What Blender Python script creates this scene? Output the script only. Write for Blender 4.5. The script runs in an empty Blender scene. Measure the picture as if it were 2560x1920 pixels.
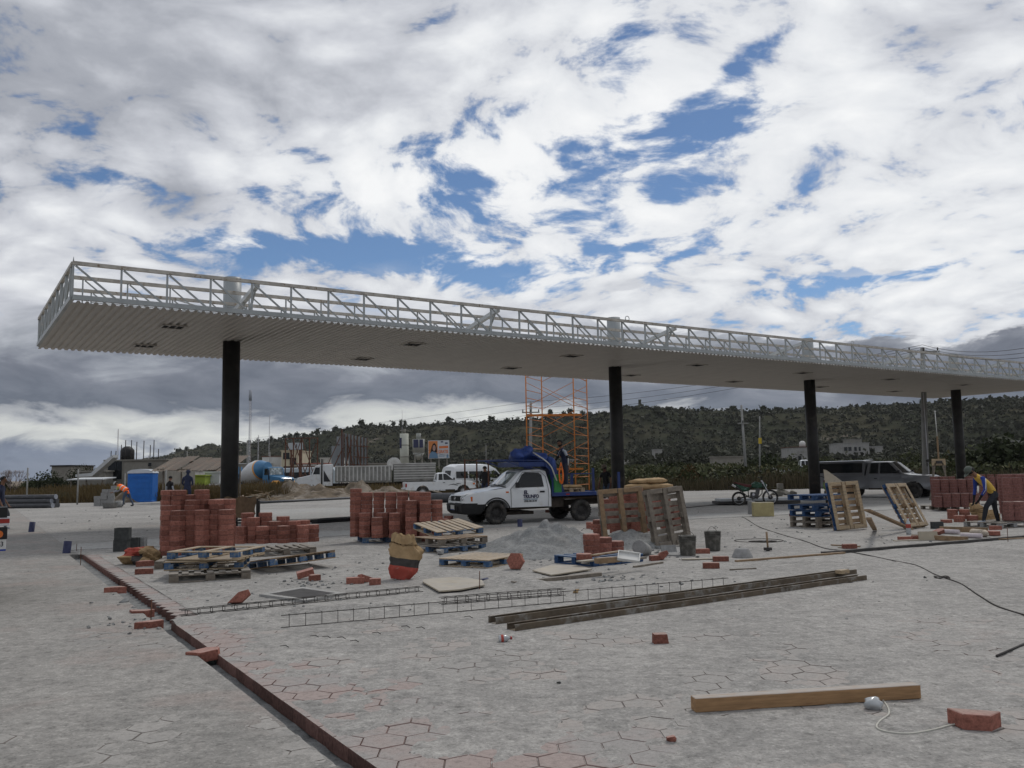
import bpy, bmesh, math, random
import numpy as np
from mathutils import Vector, Matrix, Euler
rnd = random.Random(7)
rs = np.random.RandomState(11)
SC = bpy.context.scene
COL = SC.collection
R = math.radians
# ------------------------------------------------------------------ camera
FPX, PITCH, ROLL, EYE = 2170.0, R(5.8), R(1.0), 1.6
FWD = Vector((0, math.cos(PITCH), math.sin(PITCH)))
_u0 = Vector((0, -math.sin(PITCH), math.cos(PITCH))); _r0 = Vector((1, 0, 0))
UP = _u0*math.cos(ROLL) + _r0*math.sin(ROLL)
RT = _r0*math.cos(ROLL) - _u0*math.sin(ROLL)
CAM = Vector((0, 0, EYE))
cd = bpy.data.cameras.new('camera'); cam = bpy.data.objects.new('camera', cd); COL.objects.link(cam)
m = Matrix((RT, UP, -FWD)).transposed().to_4x4(); m.translation = CAM
cam.matrix_world = m
cd.sensor_width = 36; cd.lens = 36*FPX/2560; cd.clip_start = .1; cd.clip_end = 9000
SC.camera = cam
# ------------------------------------------------------------------ exposure
SC.view_settings.view_transform = 'Standard'; SC.view_settings.look = 'None'
SC.view_settings.exposure = 0; SC.view_settings.gamma = 1; SC.view_settings.use_curve_mapping = False
# ------------------------------------------------------------------ sun
SUN_AZ, SUN_EL = R(28), R(52)      # azimuth measured from +Y (view direction) towards +X
sd = bpy.data.lights.new('sun', 'SUN'); sd.energy = 1.4; sd.angle = R(13); sd.color = (1, .95, .88)
so = bpy.data.objects.new('sun', sd); COL.objects.link(so)
sdir = Vector((math.sin(SUN_AZ)*math.cos(SUN_EL), math.cos(SUN_AZ)*math.cos(SUN_EL), math.sin(SUN_EL)))
so.rotation_euler = sdir.to_track_quat('Z', 'Y').to_euler()
so.location = (0, 0, 60)
# ------------------------------------------------------------------ node helper
class NT:
    def __init__(s, tree):
        s.t = tree; s.n = tree.nodes; s.l = tree.links
    def new(s, typ, **kw):
        n = s.n.new(typ)
        for k, v in kw.items(): setattr(n, k, v)
        return n
    def put(s, sock, v):
        if v is None: return
        if hasattr(v, 'is_output'): s.l.new(v, sock)
        else: sock.default_value = v
    def math(s, op, a, b=None, c=None, clamp=False):
        n = s.new('ShaderNodeMath', operation=op, use_clamp=clamp)
        for i, v in enumerate((a, b, c)):
            if v is not None: s.put(n.inputs[i], v)
        return n.outputs[0]
    def vmath(s, op, a, b=None, scale=None):
        n = s.new('ShaderNodeVectorMath', operation=op)
        s.put(n.inputs[0], a)
        if b is not None: s.put(n.inputs[1], b)
        if scale is not None: s.put(n.inputs['Scale'], scale)
        return n.outputs[0]
    def noise(s, vec, scale, detail=3, rough=.5, dist=0, dims='3D'):
        n = s.new('ShaderNodeTexNoise', noise_dimensions=dims)
        s.put(n.inputs['Vector'], vec); s.put(n.inputs['Scale'], scale); s.put(n.inputs['Detail'], detail)
        s.put(n.inputs['Roughness'], rough); s.put(n.inputs['Distortion'], dist)
        return n.outputs['Fac']
    def ramp(s, fac, stops, interp='LINEAR'):
        n = s.new('ShaderNodeValToRGB'); cr = n.color_ramp; cr.interpolation = interp
        while len(cr.elements) > len(stops): cr.elements.remove(cr.elements[-1])
        while len(cr.elements) < len(stops): cr.elements.new(.5)
        for e, (p, c) in zip(cr.elements, stops):
            e.position = p
            e.color = (c, c, c, 1) if isinstance(c, (int, float)) else (tuple(c)+(1,) if len(c) == 3 else c)
        s.put(n.inputs[0], fac)
        return n.outputs[0]
    def mix(s, fac, a, b, mode='MIX'):
        n = s.new('ShaderNodeMix', data_type='RGBA', blend_type=mode)
        def c(v): return v if hasattr(v, 'is_output') else (tuple(v)+(1,) if len(v) == 3 else v)
        s.put(n.inputs[0], fac); s.put(n.inputs[6], c(a)); s.put(n.inputs[7], c(b))
        return n.outputs[2]
    def rangem(s, v, a, b, c=0, d=1, smooth=True):
        n = s.new('ShaderNodeMapRange', interpolation_type='SMOOTHSTEP' if smooth else 'LINEAR')
        for i, x in enumerate((v, a, b, c, d)): s.put(n.inputs[i], x)
        return n.outputs[0]
# ------------------------------------------------------------------ world: Nishita blue behind broken cloud
W = bpy.data.worlds.new('World'); SC.world = W; W.use_nodes = True
g = NT(W.node_tree); g.n.clear()
SKYS = 0.1
tc = g.new('ShaderNodeTexCoord').outputs['Generated']
sx = g.new('ShaderNodeSeparateXYZ'); g.put(sx.inputs[0], tc)
X, Y, Z = sx.outputs
el = g.math('MULTIPLY', g.math('ARCSINE', Z), 57.2958)
az = g.math('MULTIPLY', g.math('ARCTAN2', X, Y), 57.2958)
zz = g.math('ADD', g.math('MAXIMUM', Z, 0.0), 0.26)
cmb = g.new('ShaderNodeCombineXYZ'); g.put(cmb.inputs[0], g.math('DIVIDE', X, zz)); g.put(cmb.inputs[1], g.math('DIVIDE', Y, zz))
P = cmb.outputs[0]
w1 = g.new('ShaderNodeTexNoise'); g.put(w1.inputs['Vector'], P); w1.inputs['Scale'].default_value = 1.1; w1.inputs['Detail'].default_value = 3
warp = g.vmath('SCALE', g.vmath('SUBTRACT', w1.outputs['Color'], (.5, .5, .5)), scale=.55)
PW = g.vmath('ADD', P, warp)
big = g.noise(PW, 1.2, 4, .55)
fine = g.noise(PW, 5.0, 8, .58)
tiny = g.noise(PW, 15.0, 6, .60)
vn = g.new('ShaderNodeTexVoronoi', feature='SMOOTH_F1'); g.put(vn.inputs['Vector'], g.vmath('ADD', PW, g.vmath('SCALE', g.vmath('SUBTRACT', w1.outputs['Color'], (.5, .5, .5)), scale=.3))); vn.inputs['Scale'].default_value = 9.0; vn.inputs['Smoothness'].default_value = .6
puff = g.math('SUBTRACT', .42, vn.outputs['Distance'])
# gaussian openings in the cloud deck (azimuth, elevation, widths in degrees)
def gauss(a, e, sa, se, tilt=0.0):
    da = g.math('SUBTRACT', az, a); de = g.math('SUBTRACT', el, e)
    if tilt: de = g.math('SUBTRACT', de, g.math('MULTIPLY', da, tilt))
    q = g.math('ADD', g.math('POWER', g.math('ABSOLUTE', g.math('DIVIDE', da, sa)), 2.0),
               g.math('POWER', g.math('ABSOLUTE', g.math('DIVIDE', de, se)), 2.0))
    return g.math('EXPONENT', g.math('MULTIPLY', q, -1.0))
def total(L):
    r = L[0]
    for x in L[1:]: r = g.math('ADD', r, x)
    return r
gaps = total([gauss(11.0, 21.8, 6.5, 1.9, .05), gauss(14.8, 24.3, 3.6, .9, .55), gauss(8.0, 27.0, 2.4, 2.2), g.math('MULTIPLY', gauss(-3.0, 19.0, 3.6, 1.2, .1), .75),
              g.math('MULTIPLY', gauss(5, 17.8, 9.5, 4.6), .50), g.math('MULTIPLY', gauss(8.5, 16.8, 4.5, 2.2, .2), .36),
              g.math('MULTIPLY', gauss(-15.5, 14.5, 9.0, 1.05, -.03), 1.1), g.math('MULTIPLY', gauss(-7.0, 13.9, 7.0, 1.45, -.08), 1.35), gauss(-1.0, 12.7, 4.2, 1.1, -.08),
              g.math('MULTIPLY', gauss(7, 13.6, 6, 1.2, .05), .7), gauss(23, 11.4, 6, .8, .06), g.math('MULTIPLY', gauss(-24, 17.3, 4.0, 1.2), .7)])
nn = total([g.math('MULTIPLY', g.math('SUBTRACT', fine, .5), 2.3), g.math('MULTIPLY', g.math('SUBTRACT', tiny, .5), 1.9), g.math('MULTIPLY', g.math('SUBTRACT', big, .5), .8), g.math('MULTIPLY', puff, .75)])
dens = g.math('SUBTRACT', g.math('ADD', nn, .60), g.math('MULTIPLY', gaps, .47))
covA = g.rangem(dens, -.12, .40)
# brightness of the high deck: brighter to the right and upwards where the sun stands behind it
glow = total([gauss(24, 25, 26, 19), gauss(-8, 19, 18, 5)])
greyL = total([gauss(-27, 24, 9, 6), g.math('MULTIPLY', gauss(-21.3, 17.3, 2.7, 1.5), 1.5), gauss(-12, 24, 9, 3), gauss(28, 26, 8, 4), gauss(8, 36, 30, 6)])
br = g.math('ADD', br, g.math('MULTIPLY', puff, .42)) if False else g.math('ADD', g.math('MULTIPLY', fine, .75), g.math('MULTIPLY', glow, .30))
br = g.math('SUBTRACT', g.math('ADD', g.math('ADD', br, g.math('MULTIPLY', puff, .42)), .20), g.math('MULTIPLY', greyL, .26))
br = g.math('ADD', br, g.math('MULTIPLY', g.math('SUBTRACT', big, .5), .9))
br = g.math('ADD', br, g.math('MULTIPLY', g.math('SUBTRACT', tiny, .5), .35))
colA = g.ramp(g.math('MULTIPLY', br, .8), [(0, (.26, .28, .33)), (.28, (.40, .42, .47)), (.45, (.60, .62, .67)), (.62, (.80, .82, .85)), (.8, (.93, .94, .95))])
# low layer: stratocumulus banks seen edge-on; noise stretched along the horizon
c2 = g.new('ShaderNodeCombineXYZ'); g.put(c2.inputs[0], g.math('MULTIPLY', az, .055)); g.put(c2.inputs[1], g.math('MULTIPLY', el, .16))
n3 = g.noise(c2.outputs[0], 1.0, 3, .5); n4 = g.noise(c2.outputs[0], 3.3, 7, .58, .4)
ew = g.math('ADD', el, g.math('MULTIPLY', g.math('SUBTRACT', n3, .5), 6.5))
ew = g.math('ADD', ew, g.math('MULTIPLY', g.math('SUBTRACT', n4, .5), 5.0))
ew = g.math('ADD', ew, g.math('MULTIPLY', gauss(26, 2.5, 16, 3.5), 2.2))
low = g.ramp(g.math('DIVIDE', ew, 20.0), [(0, (.17, .21, .29)), (.085, (.21, .25, .33)), (.115, (.40, .43, .47)), (.135, (.62, .64, .63)), (.185, (.66, .68, .66)),
      (.22, (.42, .44, .47)), (.245, (.155, .18, .225)), (.33, (.20, .22, .265)), (.40, (.36, .385, .43)), (.50, (.62, .64, .69)), (.62, (.80, .82, .84))])
low = g.mix(1.0, low, g.ramp(n4, [(.25, (.72, .73, .76)), (.75, (1.25, 1.24, 1.22))]), 'MULTIPLY')
banks = g.math('MULTIPLY', total([gauss(21, 9.6, 6.0, 1.9), gauss(29.5, 9.6, 4.5, 2.8), gauss(.5, 11.6, 3.2, 1.2), gauss(10, 10.6, 6, 1.5)]), 1.15)
bank = g.rangem(g.math('ADD', banks, g.math('MULTIPLY', g.math('SUBTRACT', n4, .5), 1.6)), .36, .62)
low = g.mix(bank, low, g.ramp(n4, [(.3, (.20, .215, .26)), (.7, (.42, .44, .49))]))
lowA = g.rangem(g.math('ADD', ew, g.math('MULTIPLY', bank, 5)), 13.0, 8.8)
sky = g.new('ShaderNodeTexSky', sky_type='NISHITA')
sky.sun_disc = False; sky.sun_elevation = SUN_EL; sky.sun_rotation = SUN_AZ; sky.altitude = 2000; sky.air_density = 1.0; sky.dust_density = .6; sky.ozone_density = 2.0
blue = g.mix(1.0, sky.outputs[0], (.66, .74, .80), 'MULTIPLY')
cl = g.mix(lowA, colA, low)
covT = g.math('MAXIMUM', covA, lowA)
clS = g.vmath('SCALE', cl, scale=1/SKYS)
fin = g.mix(covT, blue, clS)
bg = g.new('ShaderNodeBackground'); g.put(bg.inputs[0], fin); bg.inputs[1].default_value = SKYS
ow = g.new('ShaderNodeOutputWorld'); g.l.new(bg.outputs[0], ow.inputs[0])
try: W.cycles.sampling_method = 'MANUAL'; W.cycles.sample_map_resolution = 512
except Exception: pass

# ------------------------------------------------------------------ picture -> place
def ray(x, y): return FWD + RT*((x-1280)/FPX) + UP*((960-y)/FPX)
def at(x, y, z=0.0):
    """the point of the level plane z that the photograph shows at pixel x, y (2560 x 1920)"""
    d = ray(x, y); return CAM + d*((z-EYE)/d.z)
def far(x, y, D):
    """the point seen at pixel x, y at D metres ahead"""
    d = ray(x, y); return CAM + d*(D/d.y)
# ------------------------------------------------------------------ object helpers
def tag(o, label=None, cat=None, group=None, kind=None):
    if label: o['label'] = label
    if cat: o['category'] = cat
    if group: o['group'] = group
    if kind: o['kind'] = kind
    return o
def thing(name, label, cat, loc=(0, 0, 0), rz=0.0, group=None, rot=None):
    o = bpy.data.objects.new(name, None); COL.objects.link(o)
    o.location = loc; o.rotation_euler = rot if rot is not None else (0, 0, rz); o.empty_display_size = .2
    return tag(o, label, cat, group)
def obj(name, me, parent=None, loc=(0, 0, 0), rot=(0, 0, 0)):
    o = bpy.data.objects.new(name, me); COL.objects.link(o)
    if parent: o.parent = parent
    o.location = loc; o.rotation_euler = rot
    return o
def kids(o): return [c for c in bpy.data.objects if c.parent == o]
CH = {}
def tree_of(o):
    if o.name not in CH: CH[o.name] = [(c, tree_of(c)) for c in kids(o)]
    return CH[o.name]
def dup(root, loc=None, rot=None, label=None, parent=None, tr=None):
    """copy a thing with its parts and sub-parts"""
    tr = tree_of(root) if tr is None else tr
    c = root.copy(); COL.objects.link(c)
    if parent is not None: c.parent = parent
    if loc is not None: c.location = loc
    if rot is not None: c.rotation_euler = rot
    if label: c['label'] = label
    for ch, sub in tr: dup(ch, parent=c, tr=sub)
    return c
class MB:
    """collects simple solids and links them as one mesh"""
    def __init__(s): s.v = []; s.f = []; s.mi = []; s.sm = []; s.m = 0; s.smooth = False
    def mat(s, i): s.m = i; return s
    def add(s, vs, fs, smooth=None):
        b = len(s.v); s.v += [tuple(v) for v in vs]
        for f in fs: s.f.append(tuple(b+i for i in f)); s.mi.append(s.m); s.sm.append(s.smooth if smooth is None else smooth)
        return s
    def box(s, c, d, rot=None, ch=0.0):
        x, y, z = (k/2 for k in d); M = Euler(rot).to_matrix() if rot is not None else None
        if ch:
            c2 = min(ch, x*.9, y*.9, z*.9); vs = []
            for sz in (-1, 1):
                for sy in (-1, 1):
                    for sxx in (-1, 1):
                        vs += [(sxx*(x-c2), sy*(y-c2), sz*z), (sxx*(x-c2), sy*y, sz*(z-c2)), (sxx*x, sy*(y-c2), sz*(z-c2))]
            bm = bmesh.new(); [bm.verts.new(v) for v in vs]
            bmesh.ops.convex_hull(bm, input=bm.verts); bm.verts.index_update()
            vs = [v.co.copy() for v in bm.verts]; fs = [[v.index for v in f.verts] for f in bm.faces]; bm.free()
        else:
            vs = [Vector((i*x, j*y, k*z)) for k in (-1, 1) for j in (-1, 1) for i in (-1, 1)]
            fs = [(0, 2, 3, 1), (4, 5, 7, 6), (0, 1, 5, 4), (2, 6, 7, 3), (0, 4, 6, 2), (1, 3, 7, 5)]
        c = Vector(c)
        return s.add([(M @ v if M else v)+c for v in map(Vector, vs)], fs, False)
    def bar(s, p, q, w, h=None, up=(0, 0, 1)):
        p, q = Vector(p), Vector(q); h = w if h is None else h
        d = (q-p).normalized(); a = d.cross(Vector(up))
        if a.length < 1e-3: a = d.cross(Vector((1, 0, 0)))
        a.normalize(); b = a.cross(d).normalized()
        vs = [e+a*(i*w/2)+b*(j*h/2) for e in (p, q) for j in (-1, 1) for i in (-1, 1)]
        return s.add(vs, [(0, 2, 3, 1), (4, 5, 7, 6), (0, 1, 5, 4), (2, 6, 7, 3), (0, 4, 6, 2), (1, 3, 7, 5)], False)
    def cyl(s, p, q, r, n=12, r2=None, caps=True, smooth=True):
        p, q = Vector(p), Vector(q); r2 = r if r2 is None else r2
        d = (q-p).normalized(); a = d.orthogonal().normalized(); b = d.cross(a)
        vs = []
        for e, rr in ((p, r), (q, r2)):
            for i in range(n):
                t = 2*math.pi*i/n; vs.append(e+a*(rr*math.cos(t))+b*(rr*math.sin(t)))
        s.add(vs, [(i, (i+1) % n, n+(i+1) % n, n+i) for i in range(n)], smooth)
        if caps:
            k = len(s.v)-2*n
            s.f += [tuple(k+i for i in reversed(range(n))), tuple(k+n+i for i in range(n))]; s.mi += [s.m]*2; s.sm += [False]*2
        return s
    def tube(s, pts, r, n=6, closed=False):
        pts = [Vector(p) for p in pts]; k = len(pts); vs = []; a = None
        rr = r if hasattr(r, '__len__') else [r]*k
        for i, p in enumerate(pts):
            d = (pts[(i+1) % k]-pts[i-1]) if (closed or 0 < i < k-1) else (pts[1]-pts[0] if i == 0 else pts[-1]-pts[-2])
            d.normalize()
            a = d.orthogonal() if a is None else a-d*a.dot(d)
            a.normalize(); b = d.cross(a)
            for j in range(n):
                t = 2*math.pi*j/n; vs.append(p+(a*math.cos(t)+b*math.sin(t))*rr[i])
        fs = []
        for i in range(k if closed else k-1):
            i2 = (i+1) % k
            fs += [(i*n+j, i*n+(j+1) % n, i2*n+(j+1) % n, i2*n+j) for j in range(n)]
        if not closed: fs += [tuple(reversed(range(n))), tuple((k-1)*n+j for j in range(n))]
        return s.add(vs, fs, True)
    def prism(s, poly, z0, z1, T=None):
        """polygon (x,y) extruded z0..z1; T maps (x,y,z) -> point"""
        n = len(poly); T = T or (lambda x, y, z: (x, y, z))
        vs = [T(x, y, z0) for x, y in poly]+[T(x, y, z1) for x, y in poly]
        fs = [tuple(reversed(range(n))), tuple(range(n, 2*n))]+[(i, (i+1) % n, n+(i+1) % n, n+i) for i in range(n)]
        return s.add(vs, fs, False)
    def lathe(s, prof, n=16, c=(0, 0, 0)):
        vs = []; k = len(prof)
        for r, z in prof:
            for i in range(n):
                t = 2*math.pi*i/n; vs.append((c[0]+r*math.cos(t), c[1]+r*math.sin(t), c[2]+z))
        fs = [(a*n+i, a*n+(i+1) % n, (a+1)*n+(i+1) % n, (a+1)*n+i) for a in range(k-1) for i in range(n)]
        return s.add(vs, fs, True)
    def mesh(s, name, mats):
        me = bpy.data.meshes.new(name); me.from_pydata(s.v, [], s.f)
        for x in (mats if isinstance(mats, (list, tuple)) else [mats]): me.materials.append(x)
        me.polygons.foreach_set('material_index', s.mi); me.polygons.foreach_set('use_smooth', s.sm)
        bm = bmesh.new(); bm.from_mesh(me); bmesh.ops.recalc_face_normals(bm, faces=bm.faces); bm.to_mesh(me); bm.free()
        me.update(); return me
    def build(s, name, mats, parent=None, loc=(0, 0, 0), rot=(0, 0, 0)):
        return obj(name, s.mesh(name, mats), parent, loc, rot)
def npmesh(name, V, F, mat, smooth=False, matidx=None):
    """fast mesh from numpy arrays; F is (n,k)"""
    me = bpy.data.meshes.new(name); V = np.asarray(V, np.float32); F = np.asarray(F, np.int32); n, k = F.shape
    me.vertices.add(len(V)); me.vertices.foreach_set('co', V.ravel())
    me.loops.add(n*k); me.loops.foreach_set('vertex_index', F.ravel())
    me.polygons.add(n); me.polygons.foreach_set('loop_start', np.arange(0, n*k, k, dtype=np.int32))
    for x in (mat if isinstance(mat, (list, tuple)) else [mat]): me.materials.append(x)
    if smooth: me.polygons.foreach_set('use_smooth', np.ones(n, bool))
    if matidx is not None: me.polygons.foreach_set('material_index', np.asarray(matidx, np.int32))
    me.update(calc_edges=True); me.validate(); return me
# numpy value noise
_tab = np.random.RandomState(5).rand(256, 256)
def vnoise(x, y):
    xi = np.floor(x).astype(int); yi = np.floor(y).astype(int); fx = x-xi; fy = y-yi
    fx = fx*fx*(3-2*fx); fy = fy*fy*(3-2*fy)
    a = _tab[xi & 255, yi & 255]; b = _tab[(xi+1) & 255, yi & 255]; c = _tab[xi & 255, (yi+1) & 255]; d = _tab[(xi+1) & 255, (yi+1) & 255]
    return (a*(1-fx)+b*fx)*(1-fy)+(c*(1-fx)+d*fx)*fy
def fbm(x, y, o=4, g_=.5):
    s = 0; a = 1; t = 0
    for i in range(o):
        s = s+a*vnoise(x*2**i+i*17.3, y*2**i-i*9.1); t += a; a *= g_
    return s/t
# ------------------------------------------------------------------ materials
def mat(name, col, rough=.7, metal=0.0, var=.12, scale=6.0, col2=None, f2=(.5, .62), s2=3.0, bump=0.0, bscale=60, spec=.3, coat=0, tr=0, dust=0.0, stretch=None):
    """principled material: colour varied by noise, optional second colour in patches, bump, dust settled on upward faces"""
    M = bpy.data.materials.new(name); M.use_nodes = True; t = NT(M.node_tree); t.n.clear()
    o = t.new('ShaderNodeOutputMaterial'); p = t.new('ShaderNodeBsdfPrincipled'); t.l.new(p.outputs[0], o.inputs[0])
    vec = t.new('ShaderNodeTexCoord').outputs['Object']
    if stretch: vec = t.vmath('MULTIPLY', vec, stretch)
    c = tuple(col)+(1,)
    if var:
        k = t.ramp(t.noise(vec, scale, 5, .6), [(.25, 1-var*1.6), (.75, 1+var*1.6)])
        c = t.mix(1, c, k, 'MULTIPLY')
    if col2 is not None: c = t.mix(t.rangem(t.noise(vec, s2, 5, .65), f2[0], f2[1]), c, col2)
    if dust:
        nz = t.new('ShaderNodeSeparateXYZ'); t.put(nz.inputs[0], t.new('ShaderNodeNewGeometry').outputs['Normal'])
        d = t.math('MULTIPLY', t.rangem(nz.outputs[2], .3, .9), t.rangem(t.noise(vec, 7, 4, .6), .3, .6, dust*.4, dust))
        c = t.mix(d, c, (.37, .36, .345))
    t.put(p.inputs['Base Color'], c); p.inputs['Roughness'].default_value = rough; p.inputs['Metallic'].default_value = metal
    p.inputs['Specular IOR Level'].default_value = spec
    if coat: p.inputs['Coat Weight'].default_value = coat; p.inputs['Coat Roughness'].default_value = .06
    if tr: p.inputs['Transmission Weight'].default_value = tr; p.inputs['IOR'].default_value = 1.3
    if bump:
        b = t.new('ShaderNodeBump'); b.inputs['Strength'].default_value = bump; b.inputs['Distance'].default_value = .01
        t.put(b.inputs['Height'], t.noise(vec, bscale, 4, .6)); t.l.new(b.outputs[0], p.inputs['Normal'])
    return M
def ground_mat(name, cA, cB, pink, pinkf=(.55, .72), dark=.55, sc=1.0):
    """cement dust: several scales of mottling in world metres"""
    M = bpy.data.materials.new(name); M.use_nodes = True; t = NT(M.node_tree); t.n.clear()
    o = t.new('ShaderNodeOutputMaterial'); p = t.new('ShaderNodeBsdfPrincipled'); t.l.new(p.outputs[0], o.inputs[0])
    v = t.new('ShaderNodeNewGeometry').outputs['Position']
    n1 = t.noise(v, .35*sc, 4, .55); n2 = t.noise(v, 2.6*sc, 6, .68); n3 = t.noise(v, 17*sc, 5, .72); n4 = t.noise(v, 48*sc, 4, .75)
    n5 = t.noise(v, 9*sc, 5, .7)
    k = t.math('ADD', t.math('MULTIPLY', n1, .25), t.math('ADD', t.math('MULTIPLY', n2, .35), t.math('MULTIPLY', n3, .40)))
    c = t.mix(t.rangem(k, .38, .62), cA, cB)
    c = t.mix(t.rangem(t.noise(t.vmath('ADD', v, (31, 7, 2)), .8, 5, .6), pinkf[0], pinkf[1]), c, pink)
    c = t.mix(1, c, t.ramp(n5, [(.28, dark), (.43, .93), (.58, 1.06), (.74, 1.38)]), 'MULTIPLY')
    c = t.mix(1, c, t.ramp(n4, [(.28, .30), (.41, .92), (.60, 1.08), (.72, 1.7)]), 'MULTIPLY')
    t.put(p.inputs['Base Color'], c); p.inputs['Roughness'].default_value = .92; p.inputs['Specular IOR Level'].default_value = .15
    b = t.new('ShaderNodeBump'); b.inputs['Strength'].default_value = .7; b.inputs['Distance'].default_value = .006
    t.put(b.inputs['Height'], t.math('ADD', n4, t.math('MULTIPLY', n3, 2.0))); t.l.new(b.outputs[0], p.inputs['Normal'])
    return M
DUST = ground_mat('cement_dust', (.215, .21, .20), (.36, .348, .328), (.305, .268, .248), pinkf=(.60, .80))
DUSTL = ground_mat('cement_dust_left', (.19, .185, .174), (.315, .303, .283), (.275, .242, .222), pinkf=(.48, .68))
SAND = ground_mat('gravel_sand', (.15, .154, .152), (.235, .24, .238), (.20, .195, .185), dark=.5, sc=1.6)
SLAB = ground_mat('concrete_slab', (.30, .30, .29), (.37, .365, .35), (.34, .315, .295), dark=.85)
DIRT = ground_mat('earth', (.13, .105, .075), (.20, .165, .12), (.24, .20, .15), dark=.55, sc=.35)
def paver_mat(name, topA, topB, side):
    M = bpy.data.materials.new(name); M.use_nodes = True; t = NT(M.node_tree); t.n.clear()
    o = t.new('ShaderNodeOutputMaterial'); p = t.new('ShaderNodeBsdfPrincipled'); t.l.new(p.outputs[0], o.inputs[0])
    ge = t.new('ShaderNodeNewGeometry'); v = ge.outputs['Position']
    nz = t.new('ShaderNodeSeparateXYZ'); t.put(nz.inputs[0], ge.outputs['Normal'])
    oi = t.new('ShaderNodeObjectInfo').outputs['Random']
    n1 = t.noise(v, 1.1, 4, .6); n3 = t.noise(v, 22, 5, .7); n4 = t.noise(v, 80, 3, .7)
    ct = t.mix(t.rangem(n1, .40, .60), topA, topB)
    ct = t.mix(1, ct, t.ramp(n3, [(.27, .6), (.45, .98), (.75, 1.2)]), 'MULTIPLY')
    ct = t.mix(1, ct, t.ramp(n4, [(.25, .6), (.40, .98), (.70, 1.1)]), 'MULTIPLY')
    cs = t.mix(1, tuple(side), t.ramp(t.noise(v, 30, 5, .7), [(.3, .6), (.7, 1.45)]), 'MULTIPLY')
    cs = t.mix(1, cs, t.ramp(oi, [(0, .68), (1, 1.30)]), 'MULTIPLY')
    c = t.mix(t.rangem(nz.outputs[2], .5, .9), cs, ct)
    t.put(p.inputs['Base Color'], c); p.inputs['Roughness'].default_value = .9; p.inputs['Specular IOR Level'].default_value = .15
    b = t.new('ShaderNodeBump'); b.inputs['Strength'].default_value = .5; b.inputs['Distance'].default_value = .004
    t.put(b.inputs['Height'], t.math('ADD', n4, n3)); t.l.new(b.outputs[0], p.inputs['Normal'])
    return M
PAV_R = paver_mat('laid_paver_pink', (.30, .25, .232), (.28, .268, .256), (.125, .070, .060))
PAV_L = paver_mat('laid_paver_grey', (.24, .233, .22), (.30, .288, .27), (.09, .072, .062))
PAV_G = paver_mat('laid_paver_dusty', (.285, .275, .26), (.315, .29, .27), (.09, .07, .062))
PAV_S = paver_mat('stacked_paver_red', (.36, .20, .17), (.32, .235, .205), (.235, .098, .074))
STEEL_H = mat('white_column_head', (.29, .315, .325), .45, 0, .06, 3)
STEEL_W = mat('white_painted_steel', (.33, .355, .36), .45, 0, .10, 3, col2=(.42, .38, .34), f2=(.60, .74), s2=4)
STEEL_T = mat('weathered_top_chord', (.42, .40, .36), .6, 0, .2, 5, col2=(.20, .14, .09), f2=(.55, .7), s2=9)
SOFF = mat('soffit_sheet', (.47, .435, .39), .42, .25, .06, 1.2, spec=.5)
BLACKP = mat('black_column_paint', (.020, .019, .018), .55, 0, .3, 3, col2=(.055, .045, .038), f2=(.52, .75), s2=2, spec=.4)
GALV = mat('galvanised', (.52, .55, .56), .4, .3, .1, 5)
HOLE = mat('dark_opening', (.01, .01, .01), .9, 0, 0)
BRICKRED = mat('clay_red', (.34, .13, .10), .85, 0, .2, 10)
# =================================================================== GROUND
OU = Vector((-.8, 4.98, 0)); VD = Vector((-.525, .851, 0)).normalized(); UD = Vector((VD.y, -VD.x, 0))
def uv(u, v, z=0.0): return OU+UD*u+VD*v+Vector((0, 0, z))
def steps(lo, hi, fine_lo, fine_hi, s, gr=1.06):
    a = list(np.arange(fine_lo, fine_hi, s)); x = a[-1]; d = s
    while x < hi: d *= gr; x += d; a.append(min(x, hi))
    x = fine_lo; d = s; b = []
    while x > lo: d *= gr; x -= d; b.append(max(x, lo))
    return np.array(b[::-1]+a)
CW = .17; VEND = 16.5
def dust_height(x, y, u, v, side):
    r = np.hypot(x, y)
    n = fbm(x*1.3+3, y*1.3+9, 4); n2 = fbm(x*6+40, y*6, 3)
    cover = (.86 if side > 0 else .72)+.12*np.clip((r-5)/3.2, 0, 8)+(n-.5)*2.6+(n2-.5)*1.3
    if side > 0:
        cover -= .9*np.exp(-(u/.55)**2)*(v < 9.5)*(fbm(u*.5+5, v*.9, 2) > .38)
        cover -= 1.1*np.exp(-((v+.55)/.42)**2)*np.exp(-((u-.35)/.9)**2)
        cover += .5*np.exp(-((v-5.2)/.6)**2)*np.exp(-((u-1.1)/1.0)**2)
    c = np.clip((cover-.42)/.16, 0, 1); c = c*c*(3-2*c)
    lo = np.where((side > 0) & (u < .8), -.010, -.0055); z = lo+(.0045-lo)*c+(n2-.5)*.003*c
    z += .02*np.clip(fbm(x*.5+70, y*.5, 2)-.5, 0, 1)*np.clip((r-10)/8, 0, 1)+(fbm(x*2.2, y*2.2+50, 3)-.5)*.02*np.clip((r-9)/6, 0, 1)
    return z
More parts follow.
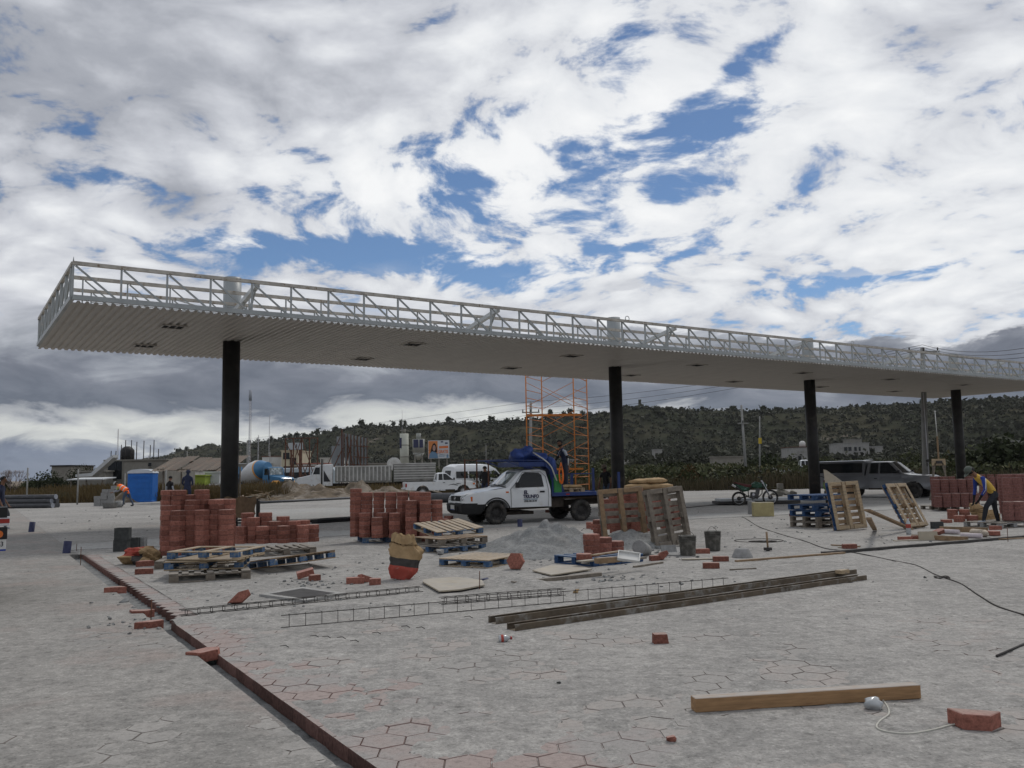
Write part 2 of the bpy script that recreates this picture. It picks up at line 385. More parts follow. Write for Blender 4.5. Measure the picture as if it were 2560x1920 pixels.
def sheet(name, us, vs, side, mt):
    U, Vv = np.meshgrid(us, vs)
    if side > 0: U = U+.34*np.clip((Vv-5.95)/.12, 0, 1)*np.clip((VEND-.2-Vv)/.1, 0, 1)*np.clip(1-U/3, 0, 1)
    x = OU.x+UD.x*U+VD.x*Vv; y = OU.y+UD.y*U+VD.y*Vv
    z = dust_height(x, y, U, Vv, side)
    edge = np.clip((U if side > 0 else -CW-U)/.05, 0, 1); z = np.where(side > 0, z*edge-.012*(1-edge), np.minimum(z, .004))
    if side > 0:    # swept-up ridges of dust beside the steel cages
        for (px, py, qx, qy, w, h) in ((470, 1552, 960, 1520, .20, .055), (1235, 1450, 1330, 1462, .22, .07), (1500, 1470, 1720, 1440, .30, .03)):
            a = at(px, py); b = at(qx, qy); dx, dy = b.x-a.x, b.y-a.y; L2 = dx*dx+dy*dy
            t_ = np.clip(((x-a.x)*dx+(y-a.y)*dy)/L2, 0, 1); d = np.hypot(x-a.x-t_*dx, y-a.y-t_*dy)
            z += h*np.exp(-(d/w)**2)*(.5+fbm(x*5, y*5, 3))
    V = np.stack([x, y, z], -1).reshape(-1, 3); n = len(us); k = len(vs)
    i = np.arange(n-1)[None, :]+n*np.arange(k-1)[:, None]; i = i.ravel()
    o = obj(name, npmesh(name, V, np.stack([i, i+1, i+n+1, i+n], -1), mt, True)); return tag(o, kind='structure')
vs_ = steps(-7, 75, -3.5, 10.0, .035, 1.03)
pave_r = sheet('pavement', steps(0.0, 62, 0.0, 9.5, .035, 1.03), vs_, 1, DUST)
pave_l = sheet('pavement', -CW-steps(0, 40, 0, 6.0, .04, 1.035)[::-1], vs_, -1, DUSTL)
mb = MB()   # channel floor between the two halves, then level ground where the channel ends
a = [uv(-CW-.02, -7, -.105), uv(.02, -7, -.105), uv(.02, VEND, -.095), uv(-CW-.02, VEND, -.095)]
N = 160; pts = []
for i in range(N+1):
    v = -7+(VEND+7)*i/N
    for u in (-CW-.01, -.09, -.04, .25):
        pts.append(uv(u, v, -.10+.018*math.sin(i*1.7+u*30)*rnd.random()+(.02 if u < -.12 else 0)))
mb.add(pts, [(i*4+j, i*4+j+1, i*4+j+5, i*4+j+4) for i in range(N) for j in range(3)], True)
tag(mb.build('channel_floor', SAND), kind='structure')
mb = MB(); mb.add([uv(-CW, -7, -.002), uv(-CW, VEND, -.002), uv(-CW, VEND, -.12), uv(-CW, -7, -.12)], [(0, 1, 2, 3)])
mb.add([uv(-CW-.0, VEND, 0.001), uv(.0, VEND, 0.001), uv(0, 75, .001), uv(-CW, 75, .001)], [(0, 1, 2, 3)])
mb.add([uv(-CW, VEND, .001), uv(0.3, VEND, .001), uv(.3, VEND, -.12), uv(-CW, VEND, -.12)], [(0, 1, 2, 3)])
tag(mb.build('channel_bank', DUSTL), kind='structure')
# wide ground to the horizon
GV = [(-4000, -300, -.14), (4000, -300, -.14), (4000, 8000, -.14), (-4000, 8000, -.14)]
mb = MB(); n = 40
xs = [-4000+8000*i/n for i in range(n+1)]; ys = [-300, -20, 0, 20, 40, 60, 80, 120, 200, 400, 900, 2000, 5000, 8000]
mb.add([(x, y, -.14) for y in ys for x in xs], [(j*(n+1)+i, j*(n+1)+i+1, (j+1)*(n+1)+i+1, (j+1)*(n+1)+i) for j in range(len(ys)-1) for i in range(n)])
tag(mb.build('ground', DIRT), kind='structure')
# ---- laid hexagonal pavers
HR, HH, HT = .15, .13, .095
def hexpts(s=1.0, r=HR): return [(r*s*math.cos(R(60*k)), r*s*math.sin(R(60*k))) for k in range(6)]
def hexmesh(name, mt, t=HT, s=.986, bev=.005):
    mb = MB(); o = hexpts(s); i = hexpts(s-bev/HR)
    vs = [(x, y, -t) for x, y in o]+[(x, y, -bev) for x, y in o]+[(x, y, 0) for x, y in i]
    fs = [tuple(reversed(range(6))), tuple(range(12, 18))]
    for k in range(6):
        l = (k+1) % 6; fs += [(k, l, 6+l, 6+k), (6+k, 6+l, 12+l, 12+k)]
    return mb.add(vs, fs, False).mesh(name, mt)
def clip(poly, f):
    out = []
    for i in range(len(poly)):
        a, b = poly[i-1], poly[i]; fa, fb = f(*a), f(*b)
        if fa >= 0: out.append(a)
        if (fa >= 0) != (fb >= 0):
            t = fa/(fa-fb); out.append((a[0]+(b[0]-a[0])*t, a[1]+(b[1]-a[1])*t))
    return out
ang0 = math.atan2(UD.y, UD.x)
hexR = hexmesh('laid_paver', PAV_R); hexL = hexmesh('laid_paver', PAV_L); hexG = hexmesh('laid_paver', PAV_G)
def solid_poly(poly, z, t, mt, mb=None):
    mb = mb or MB(); c = (sum(p[0] for p in poly)/len(poly), sum(p[1] for p in poly)/len(poly))
    ins = [(c[0]+(x-c[0])*.965, c[1]+(y-c[1])*.965) for x, y in poly]; n = len(poly)
    f = lambda p, zz: uv(p[0], p[1], zz)
    vs = [f(p, z-t) for p in poly]+[f(p, z-.006) for p in poly]+[f(p, z) for p in ins]
    fs = [tuple(reversed(range(n))), tuple(range(2*n, 3*n))]
    for k in range(n):
        l = (k+1) % n; fs += [(k, l, n+l, n+k), (n+k, n+l, 2*n+l, 2*n+k)]
    return mb.add(vs, fs, False)
cells = []
for side in (1, -1):
    for i in range(-45, 60):
        for j in range(-30, 80):
            u = i*1.5*HR; v = j*2*HH+(i % 2)*HH
            if side > 0 and (u < -.08 or (i == 0 and v > 5.95)): continue
            if side < 0 and u > -CW+.13: continue
            p = uv(u, v); r = p.length; ax = math.atan2(p.x, p.y)
            if p.y < 3.6 or abs(ax) > R(36): continue
            edge = side > 0 and u < .5 and v < VEND
            if r > 10.5 and not edge: continue
            cells.append((r*(.4 if edge and r > 6 else 1), side, u, v, edge))
cells.sort()
keep = {1: 0, -1: 0}; rest = {1: MB(), -1: MB()}
for r, side, u, v, edge in cells:
    mt = (PAV_R if u < .75+.35*math.sin(v*1.3) or (v < -.1 and u < 1.6) else PAV_G) if side > 0 else PAV_L
    par = pave_r if side > 0 else pave_l
    dz = rnd.uniform(-.0022, .0015)
    poly = [(u+x*.986, v+y*.986) for x, y in hexpts()]
    full = True
    if side > 0 and v < 6.0:
        q = clip(poly, lambda a, b: a-.0); full = len(q) == 6 and min(a for a, b in poly) > 0; poly = q
    if side < 0:
        q = clip(poly, lambda a, b: -CW-a); full = max(a for a, b in poly) < -CW; poly = q
    if len(poly) < 3 or abs(sum(poly[k-1][0]*poly[k][1]-poly[k][0]*poly[k-1][1] for k in range(len(poly)))) < .004: continue
    if keep[side] < 285:
        keep[side] += 1
        if full:
            o = obj('paver', {PAV_R.name: hexR, PAV_L.name: hexL, PAV_G.name: hexG}[mt.name], par, uv(u, v, dz), (rnd.uniform(-.006, .006), rnd.uniform(-.006, .006), ang0+R(60*rnd.randrange(6))+rnd.uniform(-.008, .008)))
        else:
            solid_poly(poly, dz, HT, mt).build('paver', mt, par)
    else:
        rest[side].m = 1 if mt is PAV_G else 0; solid_poly(poly, dz, HT, mt, rest[side])
for s_, par, mt in ((1, pave_r, [PAV_R, PAV_G]), (-1, pave_l, [PAV_L])):
    if rest[s_].v: tag(rest[s_].build('distant_pavers', mt, par), kind='stuff')
# lighter concrete strips across the forecourt, 2 cm thick
def slab(name, pts, z=.02, mt=SLAB):
    mb = MB(); P_ = [at(x, y) for x, y in pts]; mb.prism([(p.x, p.y) for p in P_], -.05, z); return tag(mb.build(name, mt), kind='structure')
slab('concrete_strip', [(150, 1378), (410, 1366), (1000, 1332), (1000, 1322), (410, 1348), (190, 1362)])
slab('concrete_strip', [(600, 1304), (1500, 1272), (2300, 1244), (2560, 1236), (2560, 1232), (1500, 1254), (600, 1277)])
slab('concrete_strip', [(1700, 1300), (2300, 1272), (2300, 1264), (1700, 1289)])
# =================================================================== CANOPY
HS = 5.95; CO = Vector((-10.8, 21.05, 0)); E1 = Vector((.8355, .5495, 0)).normalized(); E2 = Vector((-E1.y, E1.x, 0)); CLEN, CWID, TH = 52.0, 8.95, .99
canopy = thing('canopy', 'long white petrol station canopy with open truss fascia on black round columns', 'canopy', CO, math.atan2(E1.y, E1.x))
# soffit: trapezoid-ribbed sheets running front to back, each sheet a part
def soffit_sheet(L):
    mb = MB(); pitch = .20; n = int(round(L/pitch)); prof = []
    for i in range(n): x = i*pitch; prof += [(x, 0), (x+.08, 0), (x+.115, .05), (x+.165, .05)]
    prof.append((n*pitch, 0))
    vs = [(x, 0, HS+z) for x, z in prof]+[(x, CWID, HS+z) for x, z in prof]; k = len(prof)
    vs += [(x, 0, HS+z+.006) for x, z in prof]+[(x, CWID, HS+z+.006) for x, z in prof]
    fs = [(i, i+1, k+i+1, k+i) for i in range(k-1)]+[(2*k+i, 2*k+i+1, 3*k+i+1, 3*k+i) for i in range(k-1)]
    return mb.add(vs, fs, False).mesh('soffit_sheet', SOFF)
sm_ = soffit_sheet(1.0)
for i in range(52): obj('soffit_sheet', sm_, canopy, (i*1.0-.0, 0, rnd.uniform(-.004, .004)))
# fascia truss members
def member(name, tr, p, q, w, h=None, mt=STEEL_W): return MB().bar(p, q, w, h).build(name, mt, tr)
ZB, ZT = HS+.13, HS+TH
def truss(name, y, posts, x0, x1, dense=1, w=.044, mid=()):
    tr = MB().bar((x0, y, ZB), (x1, y, ZB), .10, .12).build(name, STEEL_W, canopy)
    member('top_chord', tr, (x0-.02, y, ZT), (x1, y, ZT), .09, .09, STEEL_T)
    for k, x in enumerate(posts):
        member('post', tr, (x, y, ZB), (x, y, ZT-.045), w*1.25, w)
        if k+1 < len(posts): member('diagonal', tr, (x+.05, y, ZT-.06), (posts[k+1]-.12, y, ZB+.05), w, w)
    return tr
step = 1.105
posts = [i*step for i in range(int(CLEN/step)+1)]+[CLEN]
truss('front_truss', 0.0, posts, 0, CLEN)
for w_ in (1.7, 3.4, 6.0): truss('inner_truss', w_, [p+.25*w_ for p in posts if p+.25*w_ < CLEN-.2], 0.1, CLEN-.1, w=.034)
truss('rear_truss', CWID, posts, 0, CLEN, w=.04)
for x in (0.0, CLEN):
    e = MB().bar((x, 0.06, ZB), (x, CWID-.06, ZB), .10, .12).build('end_truss', STEEL_W, canopy)
    member('top_chord', e, (x, .05, ZT), (x, CWID-.05, ZT), .09, .09, STEEL_T)
    for k in range(9):
        y = .3+k*(CWID-.5)/8; member('post', e, (x, y, ZB+.06), (x, y, ZT-.05), .07, .07)
        if k < 8: member('diagonal', e, (x, y+.04, ZT-.08), (x, y+(CWID-.5)/8-.05, ZB+.08), .045, .045)
MB().cyl((0, 0, ZT), (0, 0, ZT+.16), .025, 6, r2=.005).build('corner_spike', STEEL_W, canopy)
# cross trusses at bracing frames and tie rods
for k, x in enumerate([4.6, 12.5, 20.4, 28.0, 36.0, 44.0]):
    b = MB().bar((x, .1, ZT-.05), (x, CWID*.44, ZB+.12), .13, .13).bar((x, CWID*.6, ZB+.12), (x, CWID-.1, ZT-.05), .13, .13).build('cross_brace', GALV, canopy)
    for q in (.04, .3, .55, .8):
        y = .1+(CWID*.44-.1)*q; z = ZT-.05+(ZB+.17-ZT)*q
        member('strut', b, (x, y, z), (x-.04, y+.5, ZB+.05), .055, .055)
for k in range(8):
    x = 2.5+k*6.6
    MB().cyl((x, .2, ZB+.2), (x+3.1, CWID/2, ZT-.25), .018, 5).build('tie_rod', GALV, canopy)
    MB().cyl((x+3.1, CWID/2, ZT-.25), (x+6.2, CWID-.3, ZB+.2), .018, 5).build('tie_rod', GALV, canopy)
MB().cyl((1, CWID/2, ZT-.12), (CLEN-1, CWID/2, ZT-.12), .02, 5).build('ridge_cable', GALV, canopy)
for x in (17.95, 37.75, 31.0):
    MB().tube([(x+.09*math.cos(t), 0, ZT+.10+.09*math.sin(t)) for t in [R(-30+20*i) for i in range(13)]], .016, 6).build('lifting_eye', GALV, canopy)
# columns
colpos = [(5.19, 4.75), (21.2, 4.62), (33.9, 4.62), (47.15, 4.62)]
for x, y in colpos:
    c = MB().cyl((x, y, -.1), (x, y, HS+.02), .272, 40).build('column', BLACKP, canopy)
    MB().cyl((x, y, HS+.16), (x, y, HS+2.12), .285, 40).build('column_head', STEEL_H, c)
    MB().box((x, y, HS+.105), (.62, .62, .10)).build('head_plate', GALV, c)
    MB().cyl((x, y, .001), (x, y, .05), .33, 24).build('base_plate', BLACKP, c)
# lamp openings in the soffit
lamps = []
for lx in (2.9, 10.6, 17.3, 23.9, 30.7, 37.5, 44.3):
    for ly in (2.5, 6.7):
        if lx < 3 or True: lamps.append((lx, ly))
for lx, ly in lamps:
    f = MB()
    for (a, b, w_, h_) in ((0, -.29, .66, .05), (0, .29, .66, .05), (-.31, 0, .05, .63), (.31, 0, .05, .63)): f.box((lx+a, ly+b, HS-.012), (w_, h_, .03))
    f = f.build('lamp_frame', SOFF, canopy)
    for k in (-1, 0, 1): MB().box((lx+k*.2, ly, HS-.008), (.13, .5, .012)).build('lamp_opening', HOLE, f)
# =================================================================== HILLS AND GREENERY
HILL = bpy.data.materials.new('hillside'); HILL.use_nodes = True
t = NT(HILL.node_tree); t.n.clear(); o_ = t.new('ShaderNodeOutputMaterial'); p_ = t.new('ShaderNodeBsdfPrincipled'); t.l.new(p_.outputs[0], o_.inputs[0])
v_ = t.new('ShaderNodeNewGeometry').outputs['Position']
c_ = t.mix(t.rangem(t.noise(v_, .03, 6, .65), .4, .62), (.033, .037, .025), (.058, .056, .038))
c_ = t.mix(t.rangem(t.noise(t.vmath('MULTIPLY', v_, (.6, .6, 2.2)), .03, 7, .72), .60, .70), c_, (.18, .155, .13))
c_ = t.mix(1, c_, t.ramp(t.noise(v_, .25, 5, .7), [(.3, .55), (.7, 1.35)]), 'MULTIPLY')
t.put(p_.inputs['Base Color'], c_); p_.inputs['Roughness'].default_value = 1; p_.inputs['Specular IOR Level'].default_value = 0
RIDGE = [(250, 1190, 950), (330, 1160, 900), (430, 1143, 850), (500, 1125, 800), (600, 1114, 700), (714, 1101, 650), (829, 1088, 600), (916, 1073, 560), (1032, 1069, 540), (1176, 1062, 520),
         (1312, 1056, 500), (1439, 1044, 480), (1522, 1042, 470), (1638, 1032, 450), (1772, 1034, 440), (2097, 1035, 430), (2328, 1020, 410), (2560, 1003, 390), (2900, 985, 380), (3800, 965, 380)]
rx, ry, rD = (np.array([q[i] for q in RIDGE], float) for i in range(3))
NX, NT_ = 420, 70
px = np.linspace(250, 3800, NX)
ridge_p = [far(x, y, D) for x, y, D in zip(px, np.interp(px, rx, ry), np.interp(px, rx, rD))]
HV = np.zeros((NT_, NX, 3))
for j in range(NT_):
    tt = j/(NT_-1)*1.35
    for i, rp in enumerate(ridge_p):
        s_ = .42+.58*tt; x, y = rp.x*s_, rp.y*s_
        if tt <= 1: f = max(0, (tt-.05)/.95); f = .62*f**1.15+.38*max(0, min(1, (f-.60)/.16))*1.0 if f < 1 else 1; f = min(f, 1)
        else: f = 1-(tt-1)*1.6
        HV[j, i] = (x, y, -.3+(rp.z+.3)*f)
nz_ = fbm(HV[..., 0]*.02, HV[..., 1]*.02, 5)-.5
tj = np.linspace(0, 1.35, NT_)[:, None]
HV[..., 2] += nz_*14*np.clip(tj*2, 0, 1)*np.clip(1-np.abs(tj-1)*0, 0, 1)*np.where(np.abs(tj-1) < .06, .15, 1)*np.clip(HV[..., 2]/12, 0, 1)
i = (np.arange(NX-1)[None, :]+NX*np.arange(NT_-1)[:, None]).ravel()
tag(obj('hill', npmesh('hill', HV.reshape(-1, 3), np.stack([i, i+1, i+NX+1, i+NX], -1), HILL, True)), kind='structure')
def leafmat(name, a, b, c=None):
    M = bpy.data.materials.new(name); M.use_nodes = True; t = NT(M.node_tree); t.n.clear()
    o = t.new('ShaderNodeOutputMaterial'); p = t.new('ShaderNodeBsdfPrincipled'); t.l.new(p.outputs[0], o.inputs[0])
    v = t.new('ShaderNodeNewGeometry').outputs['Position']; oi = t.new('ShaderNodeObjectInfo').outputs['Random']
    k = t.mix(t.noise(v, 1.1, 3, .6), a, b)
    if c: k = t.mix(t.rangem(t.noise(v, .45, 3, .6), .55, .68), k, c)
    k = t.mix(1, k, t.ramp(oi, [(0, .7), (1, 1.35)]), 'MULTIPLY')
    t.put(p.inputs['Base Color'], k); p.inputs['Roughness'].default_value = .8; p.inputs['Specular IOR Level'].default_value = .15
    return M
LEAF = leafmat('leaf_dark', (.014, .020, .008), (.036, .045, .018)); LEAFY = leafmat('leaf_olive', (.030, .038, .015), (.062, .067, .030), (.078, .066, .030))
LEAFD = leafmat('leaf_dull', (.026, .030, .019), (.052, .053, .035)); LEAFR = leafmat('leaf_rusty', (.045, .032, .015), (.11, .065, .02))
DRY = leafmat('dry_grass', (.080, .058, .026), (.165, .115, .048), (.10, .085, .045)); DRYG = leafmat('dry_scrub', (.07, .06, .035), (.13, .105, .06))
BARK = mat('bark', (.07, .055, .04), .9, var=.3, scale=12)
def quads(P, size, rs_, flat=0.0, tall=1.0):
    """randomly turned leaf quads round points P"""
    n = len(P); a = rs_.normal(size=(n, 3)); a /= np.linalg.norm(a, axis=1)[:, None]
    b = rs_.normal(size=(n, 3)); b -= a*(a*b).sum(1)[:, None]; b /= np.linalg.norm(b, axis=1)[:, None]
    s = (size*(.6+.8*rs_.rand(n)))[:, None] if not hasattr(size, 'shape') else size[:, None]*(.6+.8*rs_.rand(n))[:, None]
    V = np.stack([P-a*s-b*s*.5, P+a*s-b*s*.6, P+a*s*.7+b*s*.6, P-a*s*.8+b*s*.5], 1)
    V[..., 2] = P[:, None, 2]+(V[..., 2]-P[:, None, 2])*tall
    return V.reshape(-1, 3), np.arange(4*n).reshape(-1, 4)
def crown(seed, n, rad, hgt, leaf, z0=0.0, clumps=14, hollow=.35):
    r_ = np.random.RandomState(seed); c = r_.normal(size=(clumps, 3)); c /= np.linalg.norm(c, axis=1)[:, None]
    c *= (.35+.65*r_.rand(clumps))[:, None]; c[:, 2] = np.abs(c[:, 2])*.9+.05*r_.rand(clumps)
    k = r_.randint(0, clumps, n); d = r_.normal(size=(n, 3)); d /= np.linalg.norm(d, axis=1)[:, None]
    cr = (.26+.22*r_.rand(clumps))[k][:, None]
    Pp = (c[k]*.72+d*cr*(hollow+(1-hollow)*r_.rand(n)[:, None]**.5))*np.array([rad, rad, hgt]); Pp[:, 2] = np.maximum(Pp[:, 2], 0)+z0
    return quads(Pp, leaf, r_)
def crown_mesh(name, seed, n, rad, hgt, leaf, mt, z0=0, clumps=14):
    V, F = crown(seed, n, rad, hgt, leaf, z0, clumps); return npmesh(name, V, F, mt)
def hill_point(r_):
    j = r_.uniform(0.03, 1.0)/1.35*(NT_-1); i = r_.uniform(0, 1)*(NX-1); j0, i0 = int(j), int(i)
    return HV[j0, i0]*(1-(j-j0))+HV[min(j0+1, NT_-1), i0]*(j-j0)
# scrub that covers the hillside: far too much to count
r_ = np.random.RandomState(3); PP = []; SS = []
for k in range(24000):
    h = hill_point(r_); n = r_.randint(7, 13); s = r_.uniform(.5, 1.5)*(1 if r_.rand() > .12 else 1.7)
    d = r_.normal(size=(n, 3))*s*np.array([.55, .55, .4]); d[:, 2] = np.abs(d[:, 2]); PP.append(h+d); SS.append(np.full(n, s*.42))
V, F = quads(np.concatenate(PP), np.concatenate(SS), r_)
o = obj('hillside_scrub', npmesh('hillside_scrub', V, F, LEAFD))
tag(o, 'dark dense scrub covering the slopes of the long hill', 'scrub', kind='stuff')
# the fringe of small trees along the crest
def yucca(seed):
    r_ = random.Random(seed); mb = MB(); PPs = []
    for k in range(r_.randint(2, 5)):
        a = r_.uniform(0, 6.3); L = r_.uniform(2.2, 4.6); s = r_.uniform(.1, .55)
        p0 = Vector((0, 0, -1)); p1 = Vector((math.cos(a)*s*.4, math.sin(a)*s*.4, L*.5)); p2 = Vector((math.cos(a)*s*L*.5, math.sin(a)*s*L*.5, L))
        mb.tube([p0, p1, p2], [.28, .2, .16], 5); PPs.append(p2)
    rr = np.random.RandomState(seed); Q = []
    for p in PPs: Q.append(np.array(p)+rr.normal(size=(34, 3))*np.array([.45, .45, .5]))
    V, F = quads(np.concatenate(Q), .42, rr); b = len(mb.v)
    mb.m = 1; mb.add([tuple(v) for v in V], [tuple(f) for f in F], False)
    return mb.mesh('ridge_tree', [BARK, LEAF])
ym = [yucca(s) for s in range(9)]
for k in range(150):
    x = rnd.uniform(560, 2640) if k > 20 else rnd.uniform(380, 900)
    D = np.interp(x, rx, rD); p = far(x, np.interp(x, rx, ry), D)
    o = obj('ridge_tree', ym[k % 9], None, (p.x, p.y, p.z-.6)); o.rotation_euler[2] = rnd.uniform(0, 6.3)
    s = rnd.uniform(.45, 1.0)*(1.25 if rnd.random() < .15 else 1)*D/500; o.scale = (s*1.1, s*1.1, s)
    tag(o, 'small dark tuft-headed tree standing on the crest of the hill', 'tree', 'trees along the hill crest')
V, F = quads(np.concatenate([np.array(p)+r_.normal(size=(7, 3))*np.array([2.6, 2.6, 1.0])+np.array([0, 0, .1]) for p in ridge_p for _ in range(6)]), .7, r_)
tag(obj('crest_brush', npmesh('crest_brush', V, F, LEAF)), 'low dark brush running along the hill crest', 'brush', kind='stuff')
# big bushes behind the forecourt on the right
bm_ = [crown_mesh('bush', 20+k, 3600, 1.0, 1.0, .040, (LEAFY, LEAF, LEAFD, LEAFY, LEAFR)[k], 0, 18) for k in range(5)]
def bush(x, y, D, w, h, k, label, group=None, name='bush', cat='bush'):
    p = far(x, y, D); o = obj(name, bm_[k], None, (p.x, p.y, -.2)); o.scale = (w/1.0, w/1.0, h); o.rotation_euler[2] = rnd.uniform(0, 6.3)
    return tag(o, label, cat, group)
GB = 'rounded bushes between forecourt and hill'
for k in range(64):
    x = 1230+k*21.5+rnd.uniform(-10, 10); D = rnd.choice([70, 78, 88, 102, 122, 150]); hh = rnd.uniform(.8, 1.25)
    w = rnd.uniform(1.8, 3.2)*(D/75)**.8; h = rnd.uniform(1.7, 2.9)*(D/80)**.85*(1.0+.28*max(0, (x-1900)/660))
    kk = rnd.choice([0, 1, 2, 3, 0, 2])
    bush(x, 1200, D, w, h, kk, ('bright olive', 'dark green', 'dull grey-green', 'olive')[kk]+' bush in the thicket '+('behind the flatbed truck' if x < 1500 else 'between the second column and the leaning pole' if x < 1850 else 'around the third column' if x < 2060 else 'behind the silver pickup' if x < 2300 else 'behind the right-hand paver stacks'), GB)
bush(1715, 1200, 68, 1.6, 2.2, 4, 'bush with rusty orange tops left of the leaning utility pole')
bush(1640, 1200, 150, 7, 6.0, 2, 'large dark rounded tree left of the leaning utility pole', name='tree', cat='tree')
bush(1760, 1200, 155, 8, 6.4, 2, 'large dark rounded tree right behind the green motorcycle', name='tree', cat='tree')
bush(1930, 1200, 90, 3.6, 3.6, 1, 'dense leafy bush just left of the third black column')
bush(1490, 1200, 120, 5, 4.4, 0, 'large olive bush behind the worker on the truck bed')
bush(2500, 1200, 72, 4.8, 4.6, 1, 'tall leafy bush behind the stooping worker in yellow')
bush(2400, 1200, 80, 4.2, 4.0, 0, 'tall leafy bush behind the pallets of pavers')
# undergrowth: stems and leaves, denser near the ground
r_ = np.random.RandomState(8); n = 46000
ax = np.arctan((r_.uniform(1150, 2750, n)-1280)/FPX); D = 65+120*r_.rand(n)**1.6
Pn = np.stack([np.tan(ax)*D, D, r_.rand(n)**1.4*(1.0+D/90)], 1)
V, F = quads(Pn, .09+D/1300, r_)
tag(obj('undergrowth', npmesh('undergrowth', V, F, LEAFY)), 'tangled green undergrowth beyond the far edge of the forecourt', 'undergrowth', kind='stuff')
def blades(n, x0, x1, D0, D1, h0, h1, w, seed, pw=1.5):
    r_ = np.random.RandomState(seed); ax = (r_.uniform(x0, x1, n)-1280)/FPX; D = D0+(D1-D0)*r_.rand(n)**pw
    b = np.stack([ax*D, D, np.full(n, -.14)], 1); h = r_.uniform(h0, h1, n)*(.6+.8*vnoise(b[:, 0]*.3, b[:, 1]*.3+4)); a = r_.rand(n)*6.28
    d = np.stack([np.cos(a), np.sin(a), 0*a], 1)*w[0]; l = r_.normal(size=(n, 3))*np.array([.16, .16, 0])
    top = b+l*h[:, None]; top[:, 2] += h
    V = np.stack([b-d, b+d, top+d*w[1], top-d*w[1]], 1); return V.reshape(-1, 3), np.arange(4*n).reshape(-1, 4)
V, F = blades(34000, -150, 720, 60.5, 110, .6, 1.15, (.03, .5), 5)
V2, F2 = blades(16000, 690, 1330, 62, 110, .35, .75, (.03, .5), 9); F = np.concatenate([F, F2+len(V)]); V = np.concatenate([V, V2])
tag(obj('dry_grass', npmesh('dry_grass', V, F, DRY)), 'tall brown dry grass in the field behind the forecourt', 'grass', kind='stuff')
V, F = blades(22000, 1100, 2750, 64, 85, .5, 1.25, (.03, .5), 6)
tag(obj('dry_weeds', npmesh('dry_weeds', V, F, DRYG)), 'brown dry weeds fringing the right edge of the forecourt', 'weeds', kind='stuff')
# trees on the left
def bigtree(x, D, w, h, k, label, lean=0, z=-.2, name='tree'):
    t = thing(name, label, 'tree', far(x, 1200, D).to_2d().to_3d()+Vector((0, 0, z)))
    MB().tube([(0, 0, -.3), (lean*.3, .1, h*.3), (lean, 0, h*.62)], [.11*w*.6, .08*w*.6, .03*w*.6], 6).build('trunk', BARK, t)
    c = obj('crown', crown_mesh('crown', k+50, 4600, w, h*.72, .06*max(w, 2)/2, (LEAF, LEAFY, LEAFR, LEAF)[k % 4], h*.22, 22), t); return t
bigtree(110, 82, 2.6, 2.9, 0, 'dark round-headed tree left of the white sloping roof')
bigtree(142, 80, 2.1, 2.6, 4, 'dark green tree touching the one on its left, by the fence')
bigtree(80, 86, 1.8, 2.4, 1, 'olive tree at the left end of the dark clump')
bigtree(205, 98, 2.2, 4.6, 8, 'taller tree with a green crown rising behind the low dark roof')
bigtree(230, 100, 2.4, 3.8, 2, 'tree with a rust-brown crown beside the white sloping roof')
bigtree(5, 76, 1.3, 2.5, 12, 'small dark tree at the left edge of the view')
bigtree(868, 190, 2.2, 4.5, 16, 'small dark green tree right of the tall metal hoarding')
# a bare shrub
mb = MB(); r2 = random.Random(4)
def twig(p, d, L, r, k):
    q = p+d*L; mb.tube([p, q], [r, r*.7], 4)
    if k:
        for _ in range(3): twig(q, (d+Vector((r2.uniform(-.6, .6), r2.uniform(-.6, .6), r2.uniform(-.1, .5)))).normalized(), L*.72, r*.6, k-1)
for _ in range(3): twig(Vector((0, 0, -.1)), Vector((r2.uniform(-.3, .3), 0, 1)).normalized(), .95, .05, 4)
o = mb.build('bare_shrub', mat('grey_twigs', (.22, .18, .16), .9)); o.location = far(32, 1200, 74).to_2d().to_3d(); tag(o, 'leafless grey shrub between the small dark tree and the fence post', 'shrub')
for x, D, h in ((1010, 150, 3.4), (985, 140, 2.8), (1050, 145, 3.6), (1090, 140, 3.3), (1240, 130, 3.3), (1275, 128, 2.7), (940, 150, 2.6)):
    bush(x, 1200, D, h*.95, h, rnd.choice([0, 1, 3]), 'green roadside bush behind the white pickup and van', 'bushes along the road behind the white vehicles')
# =================================================================== MATERIALS FOR THINGS
WOOD = mat('new_pine', (.36, .275, .175), .8, var=.18, scale=9, stretch=(1, 6, 6), col2=(.235, .19, .14), f2=(.48, .66), dust=.35)
WOODG = mat('weathered_grey_wood', (.185, .16, .13), .9, var=.25, scale=9, col2=(.11, .09, .07), f2=(.5, .7), dust=.35)
WOODB = mat('brown_wood', (.25, .17, .10), .85, var=.22, scale=8, col2=(.17, .13, .09), f2=(.5, .7), dust=.3)
BLUEP = mat('blue_pallet_paint', (.045, .10, .20), .8, var=.25, scale=8, col2=(.16, .18, .19), f2=(.50, .66), s2=9, dust=.3)
BLUEB = mat('bright_blue_pallet_paint', (.020, .055, .135), .75, var=.25, scale=8, col2=(.10, .14, .20), f2=(.55, .7), s2=9)
WHITEV = mat('white_car_paint', (.62, .64, .65), .36, var=.04, scale=2, spec=.5, coat=.4, col2=(.46, .44, .40), f2=(.54, .78), s2=2.2)
SILVER = mat('silver_grey_car_paint', (.16, .165, .175), .30, .55, .04, 2, coat=.6, spec=.5)
GLASS = mat('dark_car_glass', (.008, .010, .011), .12, 0, 0, spec=.35)
GLASS_REFL = mat('windscreen_painted_reflection', (.10, .13, .13), .08, 0, .5, 2.2, spec=.9, coat=.6, col2=(.36, .42, .42), f2=(.50, .58), s2=2.0)  # pale patches paint reflected light into the glass colour
